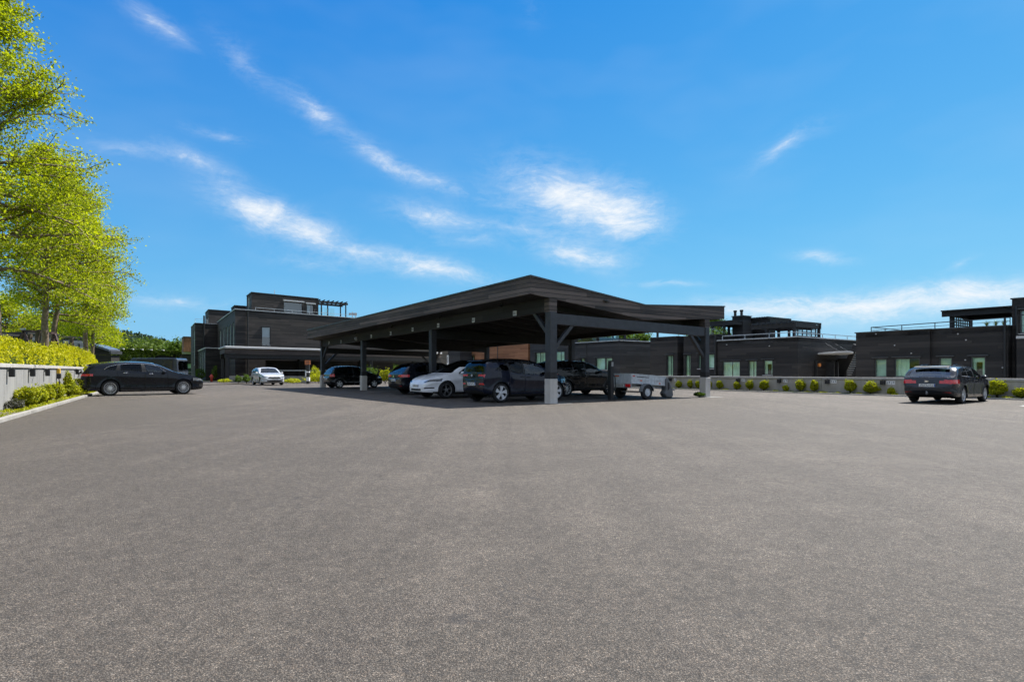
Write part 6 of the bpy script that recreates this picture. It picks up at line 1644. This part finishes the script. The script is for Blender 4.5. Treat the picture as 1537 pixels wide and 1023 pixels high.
# house with the tilted solar roof
s0 = at(137, 56)
so_ = thing('small_house', 'low dark house with a tilted glossy solar roof, behind the last stretch of golden hedge', 'house', (s0.x, s0.y, 0))
zs0, zs1 = zd(56, 516), zd(57, 526)
mb = MB(); mb.box(.2, 1.7, .3, 1.5, 0, zs1 - .45); mb.build('wall', M['clad'], so_)
mb = MB(); mb.poly([(-.2, 0, zs0 + .1), (1.7, 0, zs1 - .02 + .12), (1.7, 0, zs1 - .1), (-.2, 0, zs0 - .1)], (0, 1.6, 0)); mb.build('solar_roof', M['solar'], so_)
mb = MB(); mb.box(1.7, 1.9, 0, 1.6, zs1 - .35, zs1 - .06); mb.build('roof', M['flash'], so_)
mb = MB(); mb.poly([(-.1, .35, zs1 - .44), (1.6, .35, zs1 - .44), (1.6, .35, zs1 - .12), (-.1, .35, zs0 - .12)], (0, .1, 0)); mb.build('gable_wall', M['clad'], so_)
def small_house(label, px0, px1, dep, ytop, mat, nwin, slope=0.0):
    p, q = at(px0, dep), at(px1, dep + (px1 - px0) * .05)
    d = (q - p); L = d.length; d.normalize(); r_ = thing('small_house', label, 'house', (p.x, p.y, 1.2)); zt = zd(dep, ytop) - 1.2
    b = (-d.y, d.x); ops = [(L * (i + .3) / nwin, L * (i + .75) / nwin, .5, zt - .5) for i in range(nwin)]
    block(r_, (0, 0), (d.x, d.y), b, L, 6, -.3, zt, mat, front=ops, trim=M['beam_dark'], trim_h=.16)
    for op in ops: window(r_, (0, 0), (d.x, d.y), op, 'curtain', lintel=False)
    return r_
small_house('low slate-roofed house partly hidden by the nearest stretch of golden hedge', -70, 30, 40, 498.5, M['clad_grey'], 3)
small_house('blue grey boarded house seen between the two thick tree trunks', 42, 88, 45, 501, M['house_blue'], 2)
small_house('blue grey house with pale upright panels, past the leaning tree trunk', 95, 131, 52, 506.5, M['house_blue'], 4)
# garden frame and posts on the raised ground
p_ = at(36, 27, 1.3); r_ = thing('swing_frame', 'dark wooden A-shaped garden frame with a pale cap rising above the golden hedge', 'frame', p_)
hh = zd(27, 494.5) - 1.3
mb = MB()
for yy in (0, 1.8): mb.bar((-.55, yy, 0), (.02, yy, hh), .09, .09); mb.bar((.60, yy, 0), (-.02, yy, hh - .02), .09, .09)
mb.bar((0, -.1, hh - .05), (0, 1.9, hh - .05), .09, .09); mb.build('frame', plain('reddish dark wood', (0.06, 0.03, 0.028), 0.7), r_)
mb = MB(); mb.box(-.08, .08, -.12, .02, hh - .02, hh + .06); mb.build('cap', M['trim_light'], r_)
for px_, dep, yt, lb in ((53.5, 27, 494.5, 'leaning dark garden post between the A-shaped frame and the thickest tree trunk'), (40.5, 28, 501, 'short reddish garden post right next to the A-shaped frame'), (104.5, 36, 506, 'dark garden post in front of the pale upright panels')):
    p_ = at(px_, dep, 1.35); mb = MB(); h_ = zd(dep, yt) - 1.35; mb.bar((0, 0, -.2), (.10, .05, h_), .17, .17)
    o = mb.build('garden_post', M['bark_dark'], bevel=.02); o.location = p_; tag(o, lb, 'post')
# ------------------------------------------------------------------ foliage
def leaf_quads(C, size, rng, flat=0.4, aspect=.55, jit=.35):
    """one leaf-sized diamond per centre"""
    n = len(C)
    nr = rng.normal(size=(n, 3)); nr[:, 2] = np.abs(nr[:, 2]) + flat * 2.2; nr /= np.linalg.norm(nr, axis=1)[:, None]
    a = rng.normal(size=(n, 3)); a -= (a * nr).sum(1)[:, None] * nr; a /= np.linalg.norm(a, axis=1)[:, None]
    b = np.cross(nr, a)
    s = size * (1 + jit * rng.uniform(-1, 1, n))[:, None]
    V = np.stack([C - a * s * .5, C + b * s * aspect * .5 + a * s * .05, C + a * s * .5, C - b * s * aspect * .5 + a * s * .05], 1).reshape(-1, 3)
    F_ = np.arange(4 * n).reshape(n, 4)
    return V, F_
def tree(name, label, base, H_, rad, seed, crown0=.25, nb=46, leaf=.16, trunk_r=.22, lean=(0, 0), mats=('leaf_lime', 'bark'), profile=None, density=1.0, group=None, cat='tree', subs=6, twig=.30, azim=None, droop=.12):
    rng = np.random.default_rng(seed)
    root = thing(name, label, cat, base, 0, group)
    # trunk
    n = 14; bend = rng.normal(size=(n, 2)).cumsum(0) * .035 * H_ / 10
    tp = [Vector((lean[0] * (i / (n - 1)) * H_ + bend[i, 0] * (i > 0), lean[1] * (i / (n - 1)) * H_ + bend[i, 1] * (i > 0), H_ * i / (n - 1) - .25)) for i in range(n)]
    tr = [max(.012, trunk_r * (1.25 if i == 0 else 1) * (1 - .93 * (i / (n - 1)) ** .85)) for i in range(n)]
    mb = MB(); mb.tube(tp, tr, 9)
    def tpos(h):
        f = h * (n - 1); i = min(int(f), n - 2); return tp[i].lerp(tp[i + 1], f - i)
    prof = profile or (lambda u: (1 - u) ** .75 * (.55 + .45 * min(1, u / .25)))
    cs = []
    for b in range(nb):
        u = (b + rng.uniform(0, 1)) / nb; h = crown0 + (1 - crown0) * u * .985
        az = b * 2.39996 + rng.normal() * .35 if azim is None else azim(b, rng)
        Lb = rad * prof(u) * rng.uniform(.75, 1.15)
        if Lb < .15: Lb = .15
        el = .30 + .60 * u + rng.normal() * .18
        p = tpos(h); pts = [p]; d = Vector((math.cos(az) * math.cos(el), math.sin(az) * math.cos(el), math.sin(el)))
        m = max(4, int(Lb / .45)); 
        for i in range(m):
            d = (d + Vector((rng.normal() * .16, rng.normal() * .16, rng.normal() * .12 - droop * (i / m)))).normalized(); pts.append(pts[-1] + d * (Lb / m))
        r0 = max(.010, min(trunk_r * .35, .018 * Lb + .008))
        mb.tube(pts, [r0 * (1 - .85 * i / m) + .003 for i in range(m + 1)], 4, cap=False)
        for sidx in range(subs):
            f = (sidx + .6 + rng.uniform(-.3, .3)) / (subs + .3); f = min(.98, max(.12, f)); fi = f * m; i = min(int(fi), m - 1)
            q = pts[i].lerp(pts[i + 1], fi - i); sd = (pts[i + 1] - pts[i]).normalized()
            side = sd.cross(Vector((0, 0, 1))); side = side.normalized() if side.length > .1 else Vector((1, 0, 0)); sg = 1 if sidx % 2 else -1
            dd = (sd * .75 + side * sg * rng.uniform(.5, 1.0) + Vector((0, 0, rng.normal() * .42 + .16))).normalized()
            Ls = Lb * (.52 - .30 * f) * rng.uniform(.7, 1.25) + .18; k_ = max(2, int(Ls / twig)); sp_ = [q]
            for j in range(k_):
                dd = (dd + Vector((rng.normal() * .13, rng.normal() * .13, rng.normal() * .10 - droop * .6 * j / k_))).normalized(); sp_.append(sp_[-1] + dd * (Ls / k_)); cs.append(sp_[-1])
            if Ls > .5: mb.tube(sp_, [max(.004, r0 * .4 * (1 - j / (k_ + 1))) for j in range(k_ + 1)], 3, cap=False)
        cs.append(pts[-1])
        for i in range(max(1, m // 3), m + 1): cs.append(pts[i])
    mb.build('trunk', M[mats[1]], root, smooth=True)
    C0 = np.array([tuple(c) for c in cs]); per = max(3, int(13 * density))
    C = np.repeat(C0, per, 0); spread = np.array([.19, .19, .15]) * (leaf / .13)
    C = C + rng.normal(size=C.shape) * spread
    keep = rng.random(len(C)) < .93
    V, F_ = leaf_quads(C[keep], leaf, rng, .12)
    np_mesh('crown', V, F_, M[mats[0]], root)
    return root
def blob_points(rng, n, rx, ry, rz, lump=.36, shell=.62):
    d = rng.normal(size=(n, 3)); d /= np.linalg.norm(d, axis=1)[:, None]
    L = np.zeros(n)
    for _ in range(13):
        c = rng.normal(size=3); c[2] = abs(c[2]) * 1.2 - .2; c /= np.linalg.norm(c); L = np.maximum(L, np.exp(-((1 - d @ c) / .10)) * rng.uniform(.5, 1))
    r = (1 - lump + lump * L * 1.3) * (shell + (1 - shell) * rng.random(n) ** .5)
    P = d * r[:, None] * np.array([rx, ry, rz]); P[:, :2] *= (1 + .45 * np.clip(-d[:, 2], 0, 1))[:, None]; P[:, 2] = P[:, 2] * .97 + rz * .96
    sh = rng.random(n) < .07
    P[sh] *= (1 + rng.uniform(.0, .22, sh.sum()))[:, None]
    return P[P[:, 2] > -.02]
def shrub(name, label, p, w_, h_, seed, mat='leaf_shrub', leaf=.055, n=900, cat='shrub', group=None, depth=None):
    rng = np.random.default_rng(seed)
    C = blob_points(rng, n, w_ / 2, (depth or w_) / 2, h_ / 2)
    V, F_ = leaf_quads(C, leaf, rng, .15, .6)
    # twigs inside
    mb = MB()
    for i in range(7):
        t = rng.uniform(0, 6.28); mb.tube([(0, 0, 0), (w_ * .16 * math.cos(t), w_ * .16 * math.sin(t), h_ * .4), (w_ * .30 * math.cos(t), w_ * .30 * math.sin(t), h_ * .75)], [.014, .009, .004], 4)
    b = len(V); tv = np.array(mb.v); tf = np.array([f for f in mb.f if len(f) == 4]) + b
    o = np_mesh(name, np.concatenate([V, tv]), np.concatenate([F_, tf]), [M[mat], M['bark_dark']], None, False, np.concatenate([np.zeros(len(F_), int), np.ones(len(tf), int)]))
    o.location = p; tag(o, label, cat, group); o.rotation_euler.z = rng.uniform(0, 6)
    return o

# trees on the raised ground
TB = 1.35
tprof = lambda u: (.62 + .38 * math.sin(min(1, u / .45) * math.pi / 2)) * (1 - max(0, (u - .35) / .65) ** 1.25) + .06
def T(px, d): q = at(px, d, TB); return q
t1prof = lambda u: (.85 + .15 * math.sin(u * 3)) * (1 - u) ** .80 + .05
tree('broadleaf_tree', 'tallest lime green tree, its trunk cut off by the photo edge above the hedge', T(-8, 19.5), 13.0, 3.7, 3, .26, 70, .10, .22, (.012, .0), profile=t1prof, density=2.1, subs=8, droop=.07)
tree('broadleaf_tree', 'lime green tree with the thickest straight trunk, between the two blue grey houses', T(68, 27), 10.2, 3.1, 5, .28, 64, .105, .175, (.012, 0), profile=tprof, density=1.7, subs=7, droop=.05)
tree('broadleaf_tree', 'lime green tree with a leaning trunk, right beside the thickest straight trunk', T(84, 31), 10.4, 3.1, 8, .26, 62, .105, .175, (.075, 0), profile=tprof, density=1.7, subs=7, droop=.05)
tree('broadleaf_tree', 'mid-sized lime green tree with a slim stem, past the leaning trunk', T(126, 38), 9.8, 2.6, 12, .26, 52, .12, .17, (.02, 0), profile=tprof, density=1.8, subs=7, droop=.05)
tree('broadleaf_tree', 'slim lime green tree nearest the solar roof, last before the garden wall', T(140, 44), 8.9, 2.4, 14, .22, 46, .13, .16, (.02, 0), profile=tprof, density=1.6, subs=6, droop=.05)
tree('broadleaf_tree', 'small spreading lime green tree low behind the slate-roofed house', at(8, 48, 1.3), 5.6, 4.0, 19, .12, 34, .20, .18, profile=tprof, density=1.0, subs=6)
tree('broadleaf_tree', 'young lime green tree filling the gap before the slim stem', at(112, 60, 1.2), 6.0, 3.4, 21, .10, 34, .22, .16, profile=tprof, density=1.0, subs=6)
tree('broadleaf_tree', 'round lime green tree just above the solar roof', at(150, 70, 1.0), 6.3, 3.6, 23, .10, 34, .24, .16, profile=tprof, density=1.0, subs=6)
# middle-distance trees before the hill
dt = [(172, 120, 512, 'pale'), (184, 130, 517, 'round'), (197, 118, 519, 'broad'), (210, 125, 514, 'dense'), (222, 118, 521, 'ragged'), (233, 122, 513, 'pointed'), (246, 118, 523, 'low'), (258, 112, 520, 'yellowish'), (268, 108, 516, 'slender'),
      (36, 90, 485, 'dark round'), (50, 95, 478, 'dark pointed'), (62, 92, 486, 'dark broad'), (96, 100, 490, 'dark bushy')]
for i, (px_, d_, yt, kd) in enumerate(dt):
    hgt_ = zd(d_, yt) ; dark = kd.startswith('dark') or kd in ('pointed', 'dense')
    tree('distant_tree', {'pale': 'pale green distant tree closest to the leafy edge of the big trees', 'round': 'round distant tree just past the pale one, under the hill ridge', 'broad': 'broad distant tree above the ivy-topped garden wall', 'dense': 'dense distant tree above the middle of the garden wall', 'ragged': 'ragged distant tree above the white garden wall lamps',
          'pointed': 'pointed dark distant tree standing above its neighbours before the hill', 'low': 'low distant tree between the pointed one and the yellowish one', 'yellowish': 'yellowish distant tree near the brown upright-boarded annexe', 'slender': 'slender yellow green tree touching the brown upright-boarded annexe',
          'dark round': 'dark round distant tree above the slate-roofed house', 'dark pointed': 'dark pointed distant tree above the A-shaped frame', 'dark broad': 'dark broad distant tree just beside the thickest trunk', 'dark bushy': 'dark bushy distant tree seen past the leaning trunk'}[kd],
         at(px_, d_, 0), hgt_, max(2.2, hgt_ * .42), 40 + i, .06, 30, .50, .2, mats=('leaf_far' if dark or kd not in ('yellowish', 'slender', 'pale') else 'leaf_green', 'bark_dark'), profile=(lambda u: (1 - u) ** .8 * 1.0 + .08) if 'pointed' in kd or kd == 'slender' else tprof, density=.9, group='trees before the wooded hill', subs=5, twig=.6)
for px_, d_, yt, lb in ((1076, 66, 476, 'yellow green tree showing under the end of the carport roof, behind the covered terrace'), (1052, 62, 494, 'yellow green tree seen just over the black house behind the far post'), (905, 68, 494, 'light green tree behind the roof terrace glass, over the trailer'), (938, 72, 490, 'second light green tree behind the roof terrace, over the black house corner'), (962, 66, 496, 'small light green tree at the end of the roof terrace')):
    hgt_ = zd(d_, yt) - (.5 if px_ < 1000 else 0)
    tree('broadleaf_tree', lb, at(px_, d_, 0), hgt_, 2.2, 90 + int(px_), .3, 34, .22, .16, mats=('leaf_green', 'bark_dark'), profile=tprof, density=1.0, subs=5)

# wooded hill
rng = np.random.default_rng(5)
rid = [(-700, 470), (-300, 478), (0, 486), (120, 494), (172, 497), (190, 498), (212, 503), (235, 509), (262, 516), (300, 523), (380, 530), (460, 538)]
rx = np.array([q[0] for q in rid], float); ry = np.array([q[1] for q in rid], float)
def hill_z(px_, v):          # v: 0 at the foot, 1 on the ridge
    D = 430; return zd(D, np.interp(px_, rx, ry)) * v ** .8
nx, nv = 70, 14; vs = []
for j in range(nv):
    for i in range(nx):
        px_ = -700 + 1180 * i / (nx - 1); v = j / (nv - 1); d_ = 190 + 240 * v
        x_ = (px_ - CX) / F * d_; vs.append((x_, d_, hill_z(px_, v) - 3.0 + 1.2 * math.sin(i * 1.7 + j)))
for i in range(nx):
    px_ = -700 + 1180 * i / (nx - 1); vs.append(((px_ - CX) / F * 620, 620, -2))
mb = MB(); mb.add(vs, [(j * nx + i, j * nx + i + 1, (j + 1) * nx + i + 1, (j + 1) * nx + i) for j in range(nv) for i in range(nx - 1)])
o = mb.build('hill', M['hill'], smooth=True); o['kind'] = 'structure'
C = []
for q in range(3400):
    px_ = rng.uniform(-120, 420); v = rng.uniform(.02, 1.0) ** .8; d_ = 190 + 240 * v
    x_ = (px_ - CX) / F * d_; z_ = hill_z(px_, v) - 3.0; hh = rng.uniform(2.6, 5.2); con = rng.random() < .45
    m = 26; t = rng.random(m); r = (1 - t) * hh * .30 if con else np.sqrt(np.maximum(0, 1 - (2 * t - 1) ** 2)) * hh * .42
    a = rng.uniform(0, 6.28, m); rr = r * np.sqrt(rng.random(m))
    C.append(np.stack([x_ + rr * np.cos(a), d_ + rr * np.sin(a), z_ + t * hh], 1))
V, F_ = leaf_quads(np.concatenate(C), 1.5, rng, .3, .7)
o = np_mesh('forest', V, F_, M['forest']); tag(o, 'far dark green forest covering the hill behind the garden wall', 'forest', kind='stuff')

# golden hedge in three clipped stretches along the top of the wall
def hedge(label, ka, kb, h0, h1, seed, dens=330, off=1.25, wid=.95, leaf=.085):
    rng = np.random.default_rng(seed); L = kb - ka
    base = lw(ka, off); base.z = 1.22
    root_p = base; n = int(dens * (L * (2 * h0 + wid) + wid * h0 * 2))
    u = rng.random(n); s = rng.random(n) * (2 + wid / h0)
    H_ = h0 + (h1 - h0) * u
    # rounded section, lumpy along its length
    ang = rng.uniform(0, math.pi, n); lump = 1 + .10 * np.sin(u * L * 3.1 + seed) + .07 * np.sin(u * L * 7.3 + 1.3 * seed) + .06 * np.sin(ang * 5 + u * 9)
    endr = np.minimum(1, np.minimum(u, 1 - u) * L / .35) ** .5
    sup = lambda q, e: np.sign(q) * np.abs(q) ** e
    y = sup(np.cos(ang), .6) * wid / 2 * lump * (.5 + .5 * endr); z = sup(np.sin(ang), .55) * H_ * lump * (.80 + .20 * endr)
    sh = (.80 + .20 * rng.random(n) ** .4); y *= sh; z *= sh; z += rng.normal(size=n) * .03
    k_ = ka + u * L
    P = np.stack([K0.x + KD.x * k_ + KN.x * (off + y), K0.y + KD.y * k_ + KN.y * (off + y), 1.22 + z], 1) - np.array([base.x, base.y, base.z])
    # upright sprigs on top
    m = int(L * 55); k2 = ka + rng.random(m) * L; hh = (h0 + (h1 - h0) * (k2 - ka) / L) * (1 + .1 * np.sin((k2 - ka) * 3.1 + seed)) + rng.uniform(-.05, .13, m)
    o2 = off + rng.uniform(-.4, .4, m) * wid
    P2 = np.stack([K0.x + KD.x * k2 + KN.x * o2, K0.y + KD.y * k2 + KN.y * o2, 1.22 + hh], 1) - np.array([base.x, base.y, base.z])
    V, F_ = leaf_quads(np.concatenate([P, P2]), leaf, rng, .1, .5)
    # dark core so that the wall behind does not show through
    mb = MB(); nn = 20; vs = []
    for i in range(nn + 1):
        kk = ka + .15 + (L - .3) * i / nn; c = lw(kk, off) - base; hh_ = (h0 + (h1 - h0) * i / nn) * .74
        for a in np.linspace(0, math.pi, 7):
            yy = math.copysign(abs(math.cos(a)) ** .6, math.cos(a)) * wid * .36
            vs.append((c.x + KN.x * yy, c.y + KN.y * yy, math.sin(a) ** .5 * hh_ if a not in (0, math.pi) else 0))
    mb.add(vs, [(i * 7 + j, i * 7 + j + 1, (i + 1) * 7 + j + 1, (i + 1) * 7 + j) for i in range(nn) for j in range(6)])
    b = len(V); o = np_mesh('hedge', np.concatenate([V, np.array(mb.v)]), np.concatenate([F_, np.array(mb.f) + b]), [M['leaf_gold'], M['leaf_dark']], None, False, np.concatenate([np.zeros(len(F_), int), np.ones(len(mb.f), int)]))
    o.location = base; tag(o, label, 'hedge')
hedge('nearest and shaggiest stretch of golden hedge on top of the tall pale wall', -6, lw_at(93, 1.25), .80, .78, 3)
hedge('middle stretch of golden hedge with a clipped flat side, behind the leaning trunk', lw_at(80, 1.45), lw_at(125, 1.35), 1.08, 1.02, 5, off=1.40)
hedge('farthest stretch of golden hedge, ending behind the rear of the black estate', lw_at(125.5, 1.30), 29.5, .98, .72, 9, off=1.35)
# shrubs at the foot of the tall wall
def ls(px_, py_, off=.42): k_ = lw_at(px_, off); p = lw(k_, off); p.z = .03; return p
LG = 'golden shrubs along the foot of the tall pale wall'
for px_, w_, h_, lb, sd, n in ((41, .78, .68, 'biggest golden shrub at the foot of the tall pale wall', 2, 2600), (57.5, .62, .60, 'golden shrub just past the biggest one at the foot of the tall wall', 3, 1700), (70, .70, .72, 'golden shrub below the yellow and black meter, a little taller than its neighbours', 4, 1900),
      (85, .60, .68, 'golden shrub just before the slim upright conifer', 6, 1600), (104, .85, .80, 'golden shrub right behind the slim upright conifer', 8, 1900), (115, .9, .84, 'darker golden shrub touching the rear of the black estate', 9, 1600), (128, .9, .5, 'low golden shrub under the tail of the black estate', 10, 1100)):
    shrub('golden_shrub', lb, ls(px_, 0), w_, h_, sd, 'leaf_shrub', .07, n, group=LG)
shrub('twiggy_shrub', 'small grey leafless-looking shrub at the near end of the golden shrubs', ls(23, 0, .5), .55, .36, 31, 'leaf_grey', .05, 700)
k_ = lw_at(99.5, .5); p = lw(k_, .45, .03)
o = shrub('upright_conifer', 'slim upright yellow green conifer against the tall pale wall', p, .34, 1.22, 33, 'leaf_shrub', .06, 1500, cat='conifer')
# shrubs and ground cover along the low wall
def rs(px_, off=.55): t_ = t_at(S_KERB + off, px_); return st(S_KERB + off, t_, .02), st(S_KERB + off, t_).y
RG = 'yellow green shrubs along the low wall'
rows = [(1018.5, 10.5, 570.3, 'upright shrub on the low wall bed, first clear of the trailer'), (1036, 9, 569, 'narrow shrub on the low wall bed, second after the trailer'), (1048, 9, 570.5, 'shrub on the low wall bed half hidden by the far front post, trailer side'), (1065.5, 7, 571, 'shrub peeping out past the far front post, street side'),
        (1080, 10.5, 569.8, 'small round shrub just past the far front post'), (1106, 12.5, 571.2, 'broad low shrub under a black wall lamp'), (1125.3, 12.5, 569.3, 'round shrub between two white number signs, below the tower'), (1146, 16.5, 568.2, 'plump round shrub below the corner-window of the entrance house'),
        (1179.5, 9.5, 577, 'small sparse shrub under a white number sign'), (1201, 15, 568.3, 'tall oval shrub below the corner of the entrance house'), (1222, 15, 569, 'tall oval shrub below the curved canopy'), (1276, 17.5, 567.5, 'tallest oval shrub, in front of the outside stair'),
        (1306, 25, 571, 'wide spreading shrub left of the widest number sign'), (1337, 13, 582, 'small loose shrub just before the slate estate'), (1496.6, 25, 566.8, 'biggest bushy shrub just past the slate estate'), (1533, 24, 580, 'rounded shrub cut by the photo edge beside the low wall')]
for i, (px_, wp, yt, lb) in enumerate(rows):
    p, d_ = rs(px_); lb = lb.replace('left of', 'beside')
    w_ = wp / F * d_; h_ = zd(d_, yt) - .0
    shrub('yellow_shrub', lb, p, w_ * 1.04, h_, 100 + i, 'leaf_shrub', .062 if w_ < .6 else .07, int(1000 + 1800 * w_ * h_), group=RG)
p, d_ = rs(1475.5); shrub('reddish_plant', 'small reddish plant between the slate estate and the biggest bushy shrub', p, 11 / F * d_, .24, 131, 'leaf_red', .05, 350, cat='plant')
GG = 'low yellow ground cover tufts along the low wall'
for i, (px_, wp, lb) in enumerate(((1006, 10, 'low dim tuft beside the trailer, at the foot of the low wall'), (1164, 9, 'bright low tuft near the sparse shrub'), (1212, 9, 'flat tuft between the two tall oval shrubs'), (1235.7, 15, 'flat wide yellow tuft under the entrance canopy'), (1258, 8, 'small yellow tuft before the tallest oval shrub'), (1343, 10, 'yellow tuft in front of the small loose shrub'), (1482, 10, 'green tuft beside the reddish plant'), (1514, 20, 'flat yellow tuft between the biggest bushy shrub and the photo edge'), (1090, 10, 'faint flat tuft past the small round shrub'), (1290, 9, 'faint tuft beside the tallest oval shrub'))):
    p, d_ = rs(px_, .3); shrub('ground_tuft', lb, p, wp / F * d_, .12, 150 + i, 'leaf_shrub', .05, 260, cat='plant', group=GG)
p = gp(1049.5, 596.0); shrub('weed_tuft', 'low green weed tuft on the asphalt beside the far front post of the carport', p, .55, .24, 171, 'leaf_green', .06, 900, cat='weed')
# grass at the foot of the tall wall and moss along the low wall
rng = np.random.default_rng(77); m = 9000
k_ = rng.uniform(-8, 29, m); o_ = rng.uniform(.14, .70, m); keep = (np.sin(k_ * 2.1) + np.sin(k_ * .9 + 2) + rng.normal(size=m) * .8) > -.5; k_, o_ = k_[keep], o_[keep]
P = np.stack([K0.x + KD.x * k_ + KN.x * o_, K0.y + KD.y * k_ + KN.y * o_, .045 + rng.random(len(k_)) * .05], 1)
V, F_ = leaf_quads(P, .09, rng, 0, .3); o = np_mesh('grass', V, F_, M['leaf_shrub']); tag(o, 'bright ragged grass in the bed at the foot of the tall pale wall', 'grass', kind='stuff')
m = 12000; t_ = rng.uniform(-14, 40, m); s_ = S_KERB + rng.uniform(.1, .75, m); keep = (np.sin(t_ * 1.7) + np.sin(t_ * .77 + 2) + rng.normal(size=m) * .7) > .1; t_, s_ = t_[keep], s_[keep]
P = np.stack([PX0 + s_ * VX + t_ * UX, PY0 + s_ * VY + t_ * UY, .035 + rng.random(len(t_)) * .04], 1)
V, F_ = leaf_quads(P, .08, rng, .2, .4); o = np_mesh('ground_cover', V, F_, M['leaf_green']); tag(o, 'thin green ground cover in the narrow bed along the low wall', 'ground cover', kind='stuff')
# ivy on the garden wall
rng = np.random.default_rng(8); m = 7000; f = rng.random(m); zz = gh + .12 - rng.exponential(.5, m) * (1.15 - f)
keep = (zz > .8) & ((np.abs(f - .745) > .09) | (zz > gh - .45)) & (rng.random(m) < 1.15 - .75 * f); f, zz = f[keep], zz[keep]
P = np.stack([gd.x * Lg * f, gd.y * Lg * f - .12 - rng.random(len(f)) * .2, zz], 1)
V, F_ = leaf_quads(P, .26, rng, .1, .8); np_mesh('ivy', V, F_, M['leaf_ivy'], gw)
# plants before the far carport
for i, (px_, d_, w_, h_, lb, mt) in enumerate(((358, 55, 1.3, .8, 'small green shrub by the planter wall, nearest the far carport post', 'leaf_green'), (370, 54, 1.2, .9, 'small green shrub against the planter wall beside the silver white hatchback', 'leaf_green'), (440, 54, 3.0, .5, 'long low green border past the silver white hatchback', 'leaf_shrub'), (478, 54, 2.6, 1.0, 'leafy yellow green border plant beside the orange sign post', 'leaf_shrub'), (473, 56, 1.7, 1.7, 'yellow green bush under the far carport, beside the orange sign post', 'leaf_shrub'),
      (578, 50, 1.2, 1.5, 'yellow green bush seen between the small black hatchback and the dark estate', 'leaf_shrub'), (553, 56, 2.2, 1.7, 'leafy bush seen over the bonnet of the small black hatchback', 'leaf_green'), (600, 58, 2.6, 1.9, 'leafy bush seen over the roof of the dark estate', 'leaf_green'), (322, 66, 1.1, 1.9, 'thin climber in front of the dark lower wing', 'leaf_green'), (301, 70, 1.5, 1.6, 'sparse bush at the corner of the dark lower wing', 'leaf_green'), (336, 57, 2.0, .4, 'grass tuft at the foot of the far carport post', 'leaf_shrub'))):
    shrub('border_shrub', lb, at(px_, d_, 0), w_, h_, 200 + i, mt, .13, int(350 + 260 * w_ * h_), depth=w_ * .6)
# potted grasses on the roof terrace
for i, (px_, lb) in enumerate(((1481, 'clump of pale grass on the slatted terrace roof house, nearest the railing middle'), (1495, 'middle clump of pale grass on the terrace parapet'), (1507, 'clump of pale grass on the terrace parapet, next to the taller wing'))):
    t_ = t_at(S_BLD + .9, px_); q = st(S_BLD + .9, t_, zr - .16); r_ = thing('potted_grass', lb, 'plant', q, 0, 'grass clumps on the terrace parapet')
    mb = MB(); mb.lathe([(.14, 0), (.17, .22), (.15, .22), (.13, .18), (0, .18)], axis='z', n=14); mb.build('pot', M['black'], r_)
    rng = np.random.default_rng(300 + i); vs, fs = [], []
    for b in range(90):
        a = rng.uniform(0, 6.28); l_ = rng.uniform(.2, .55); sp_ = rng.uniform(.05, .34); c_, s_ = math.cos(a), math.sin(a); wv = .009
        for j in range(4):
            u = j / 3; r = sp_ * u * u * 1.2; vs += [(c_ * r - s_ * wv * (1 - u), s_ * r + c_ * wv * (1 - u), .18 + l_ * u * (1 - .25 * u)), (c_ * r + s_ * wv * (1 - u), s_ * r - c_ * wv * (1 - u), .18 + l_ * u * (1 - .25 * u))]
        k0 = b * 8
        for j in range(3): fs.append((k0 + 2 * j, k0 + 2 * j + 1, k0 + 2 * j + 3, k0 + 2 * j + 2))
    np_mesh('foliage', np.array(vs), np.array(fs), M['leaf_shrub'], r_)

p = at(317.5, 62); mb = MB(); mb.tube([(0, 0, 0), (0, 0, .75), (0, 0, .8)], [.12, .12, .05], 10); mb.tube([(-.2, 0, .55), (.2, 0, .55)], .07, 8)
o = mb.build('hydrant', M['red_paint'], smooth=True); o.location = p; tag(o, 'small red hydrant in front of the dark lower wing', 'hydrant')
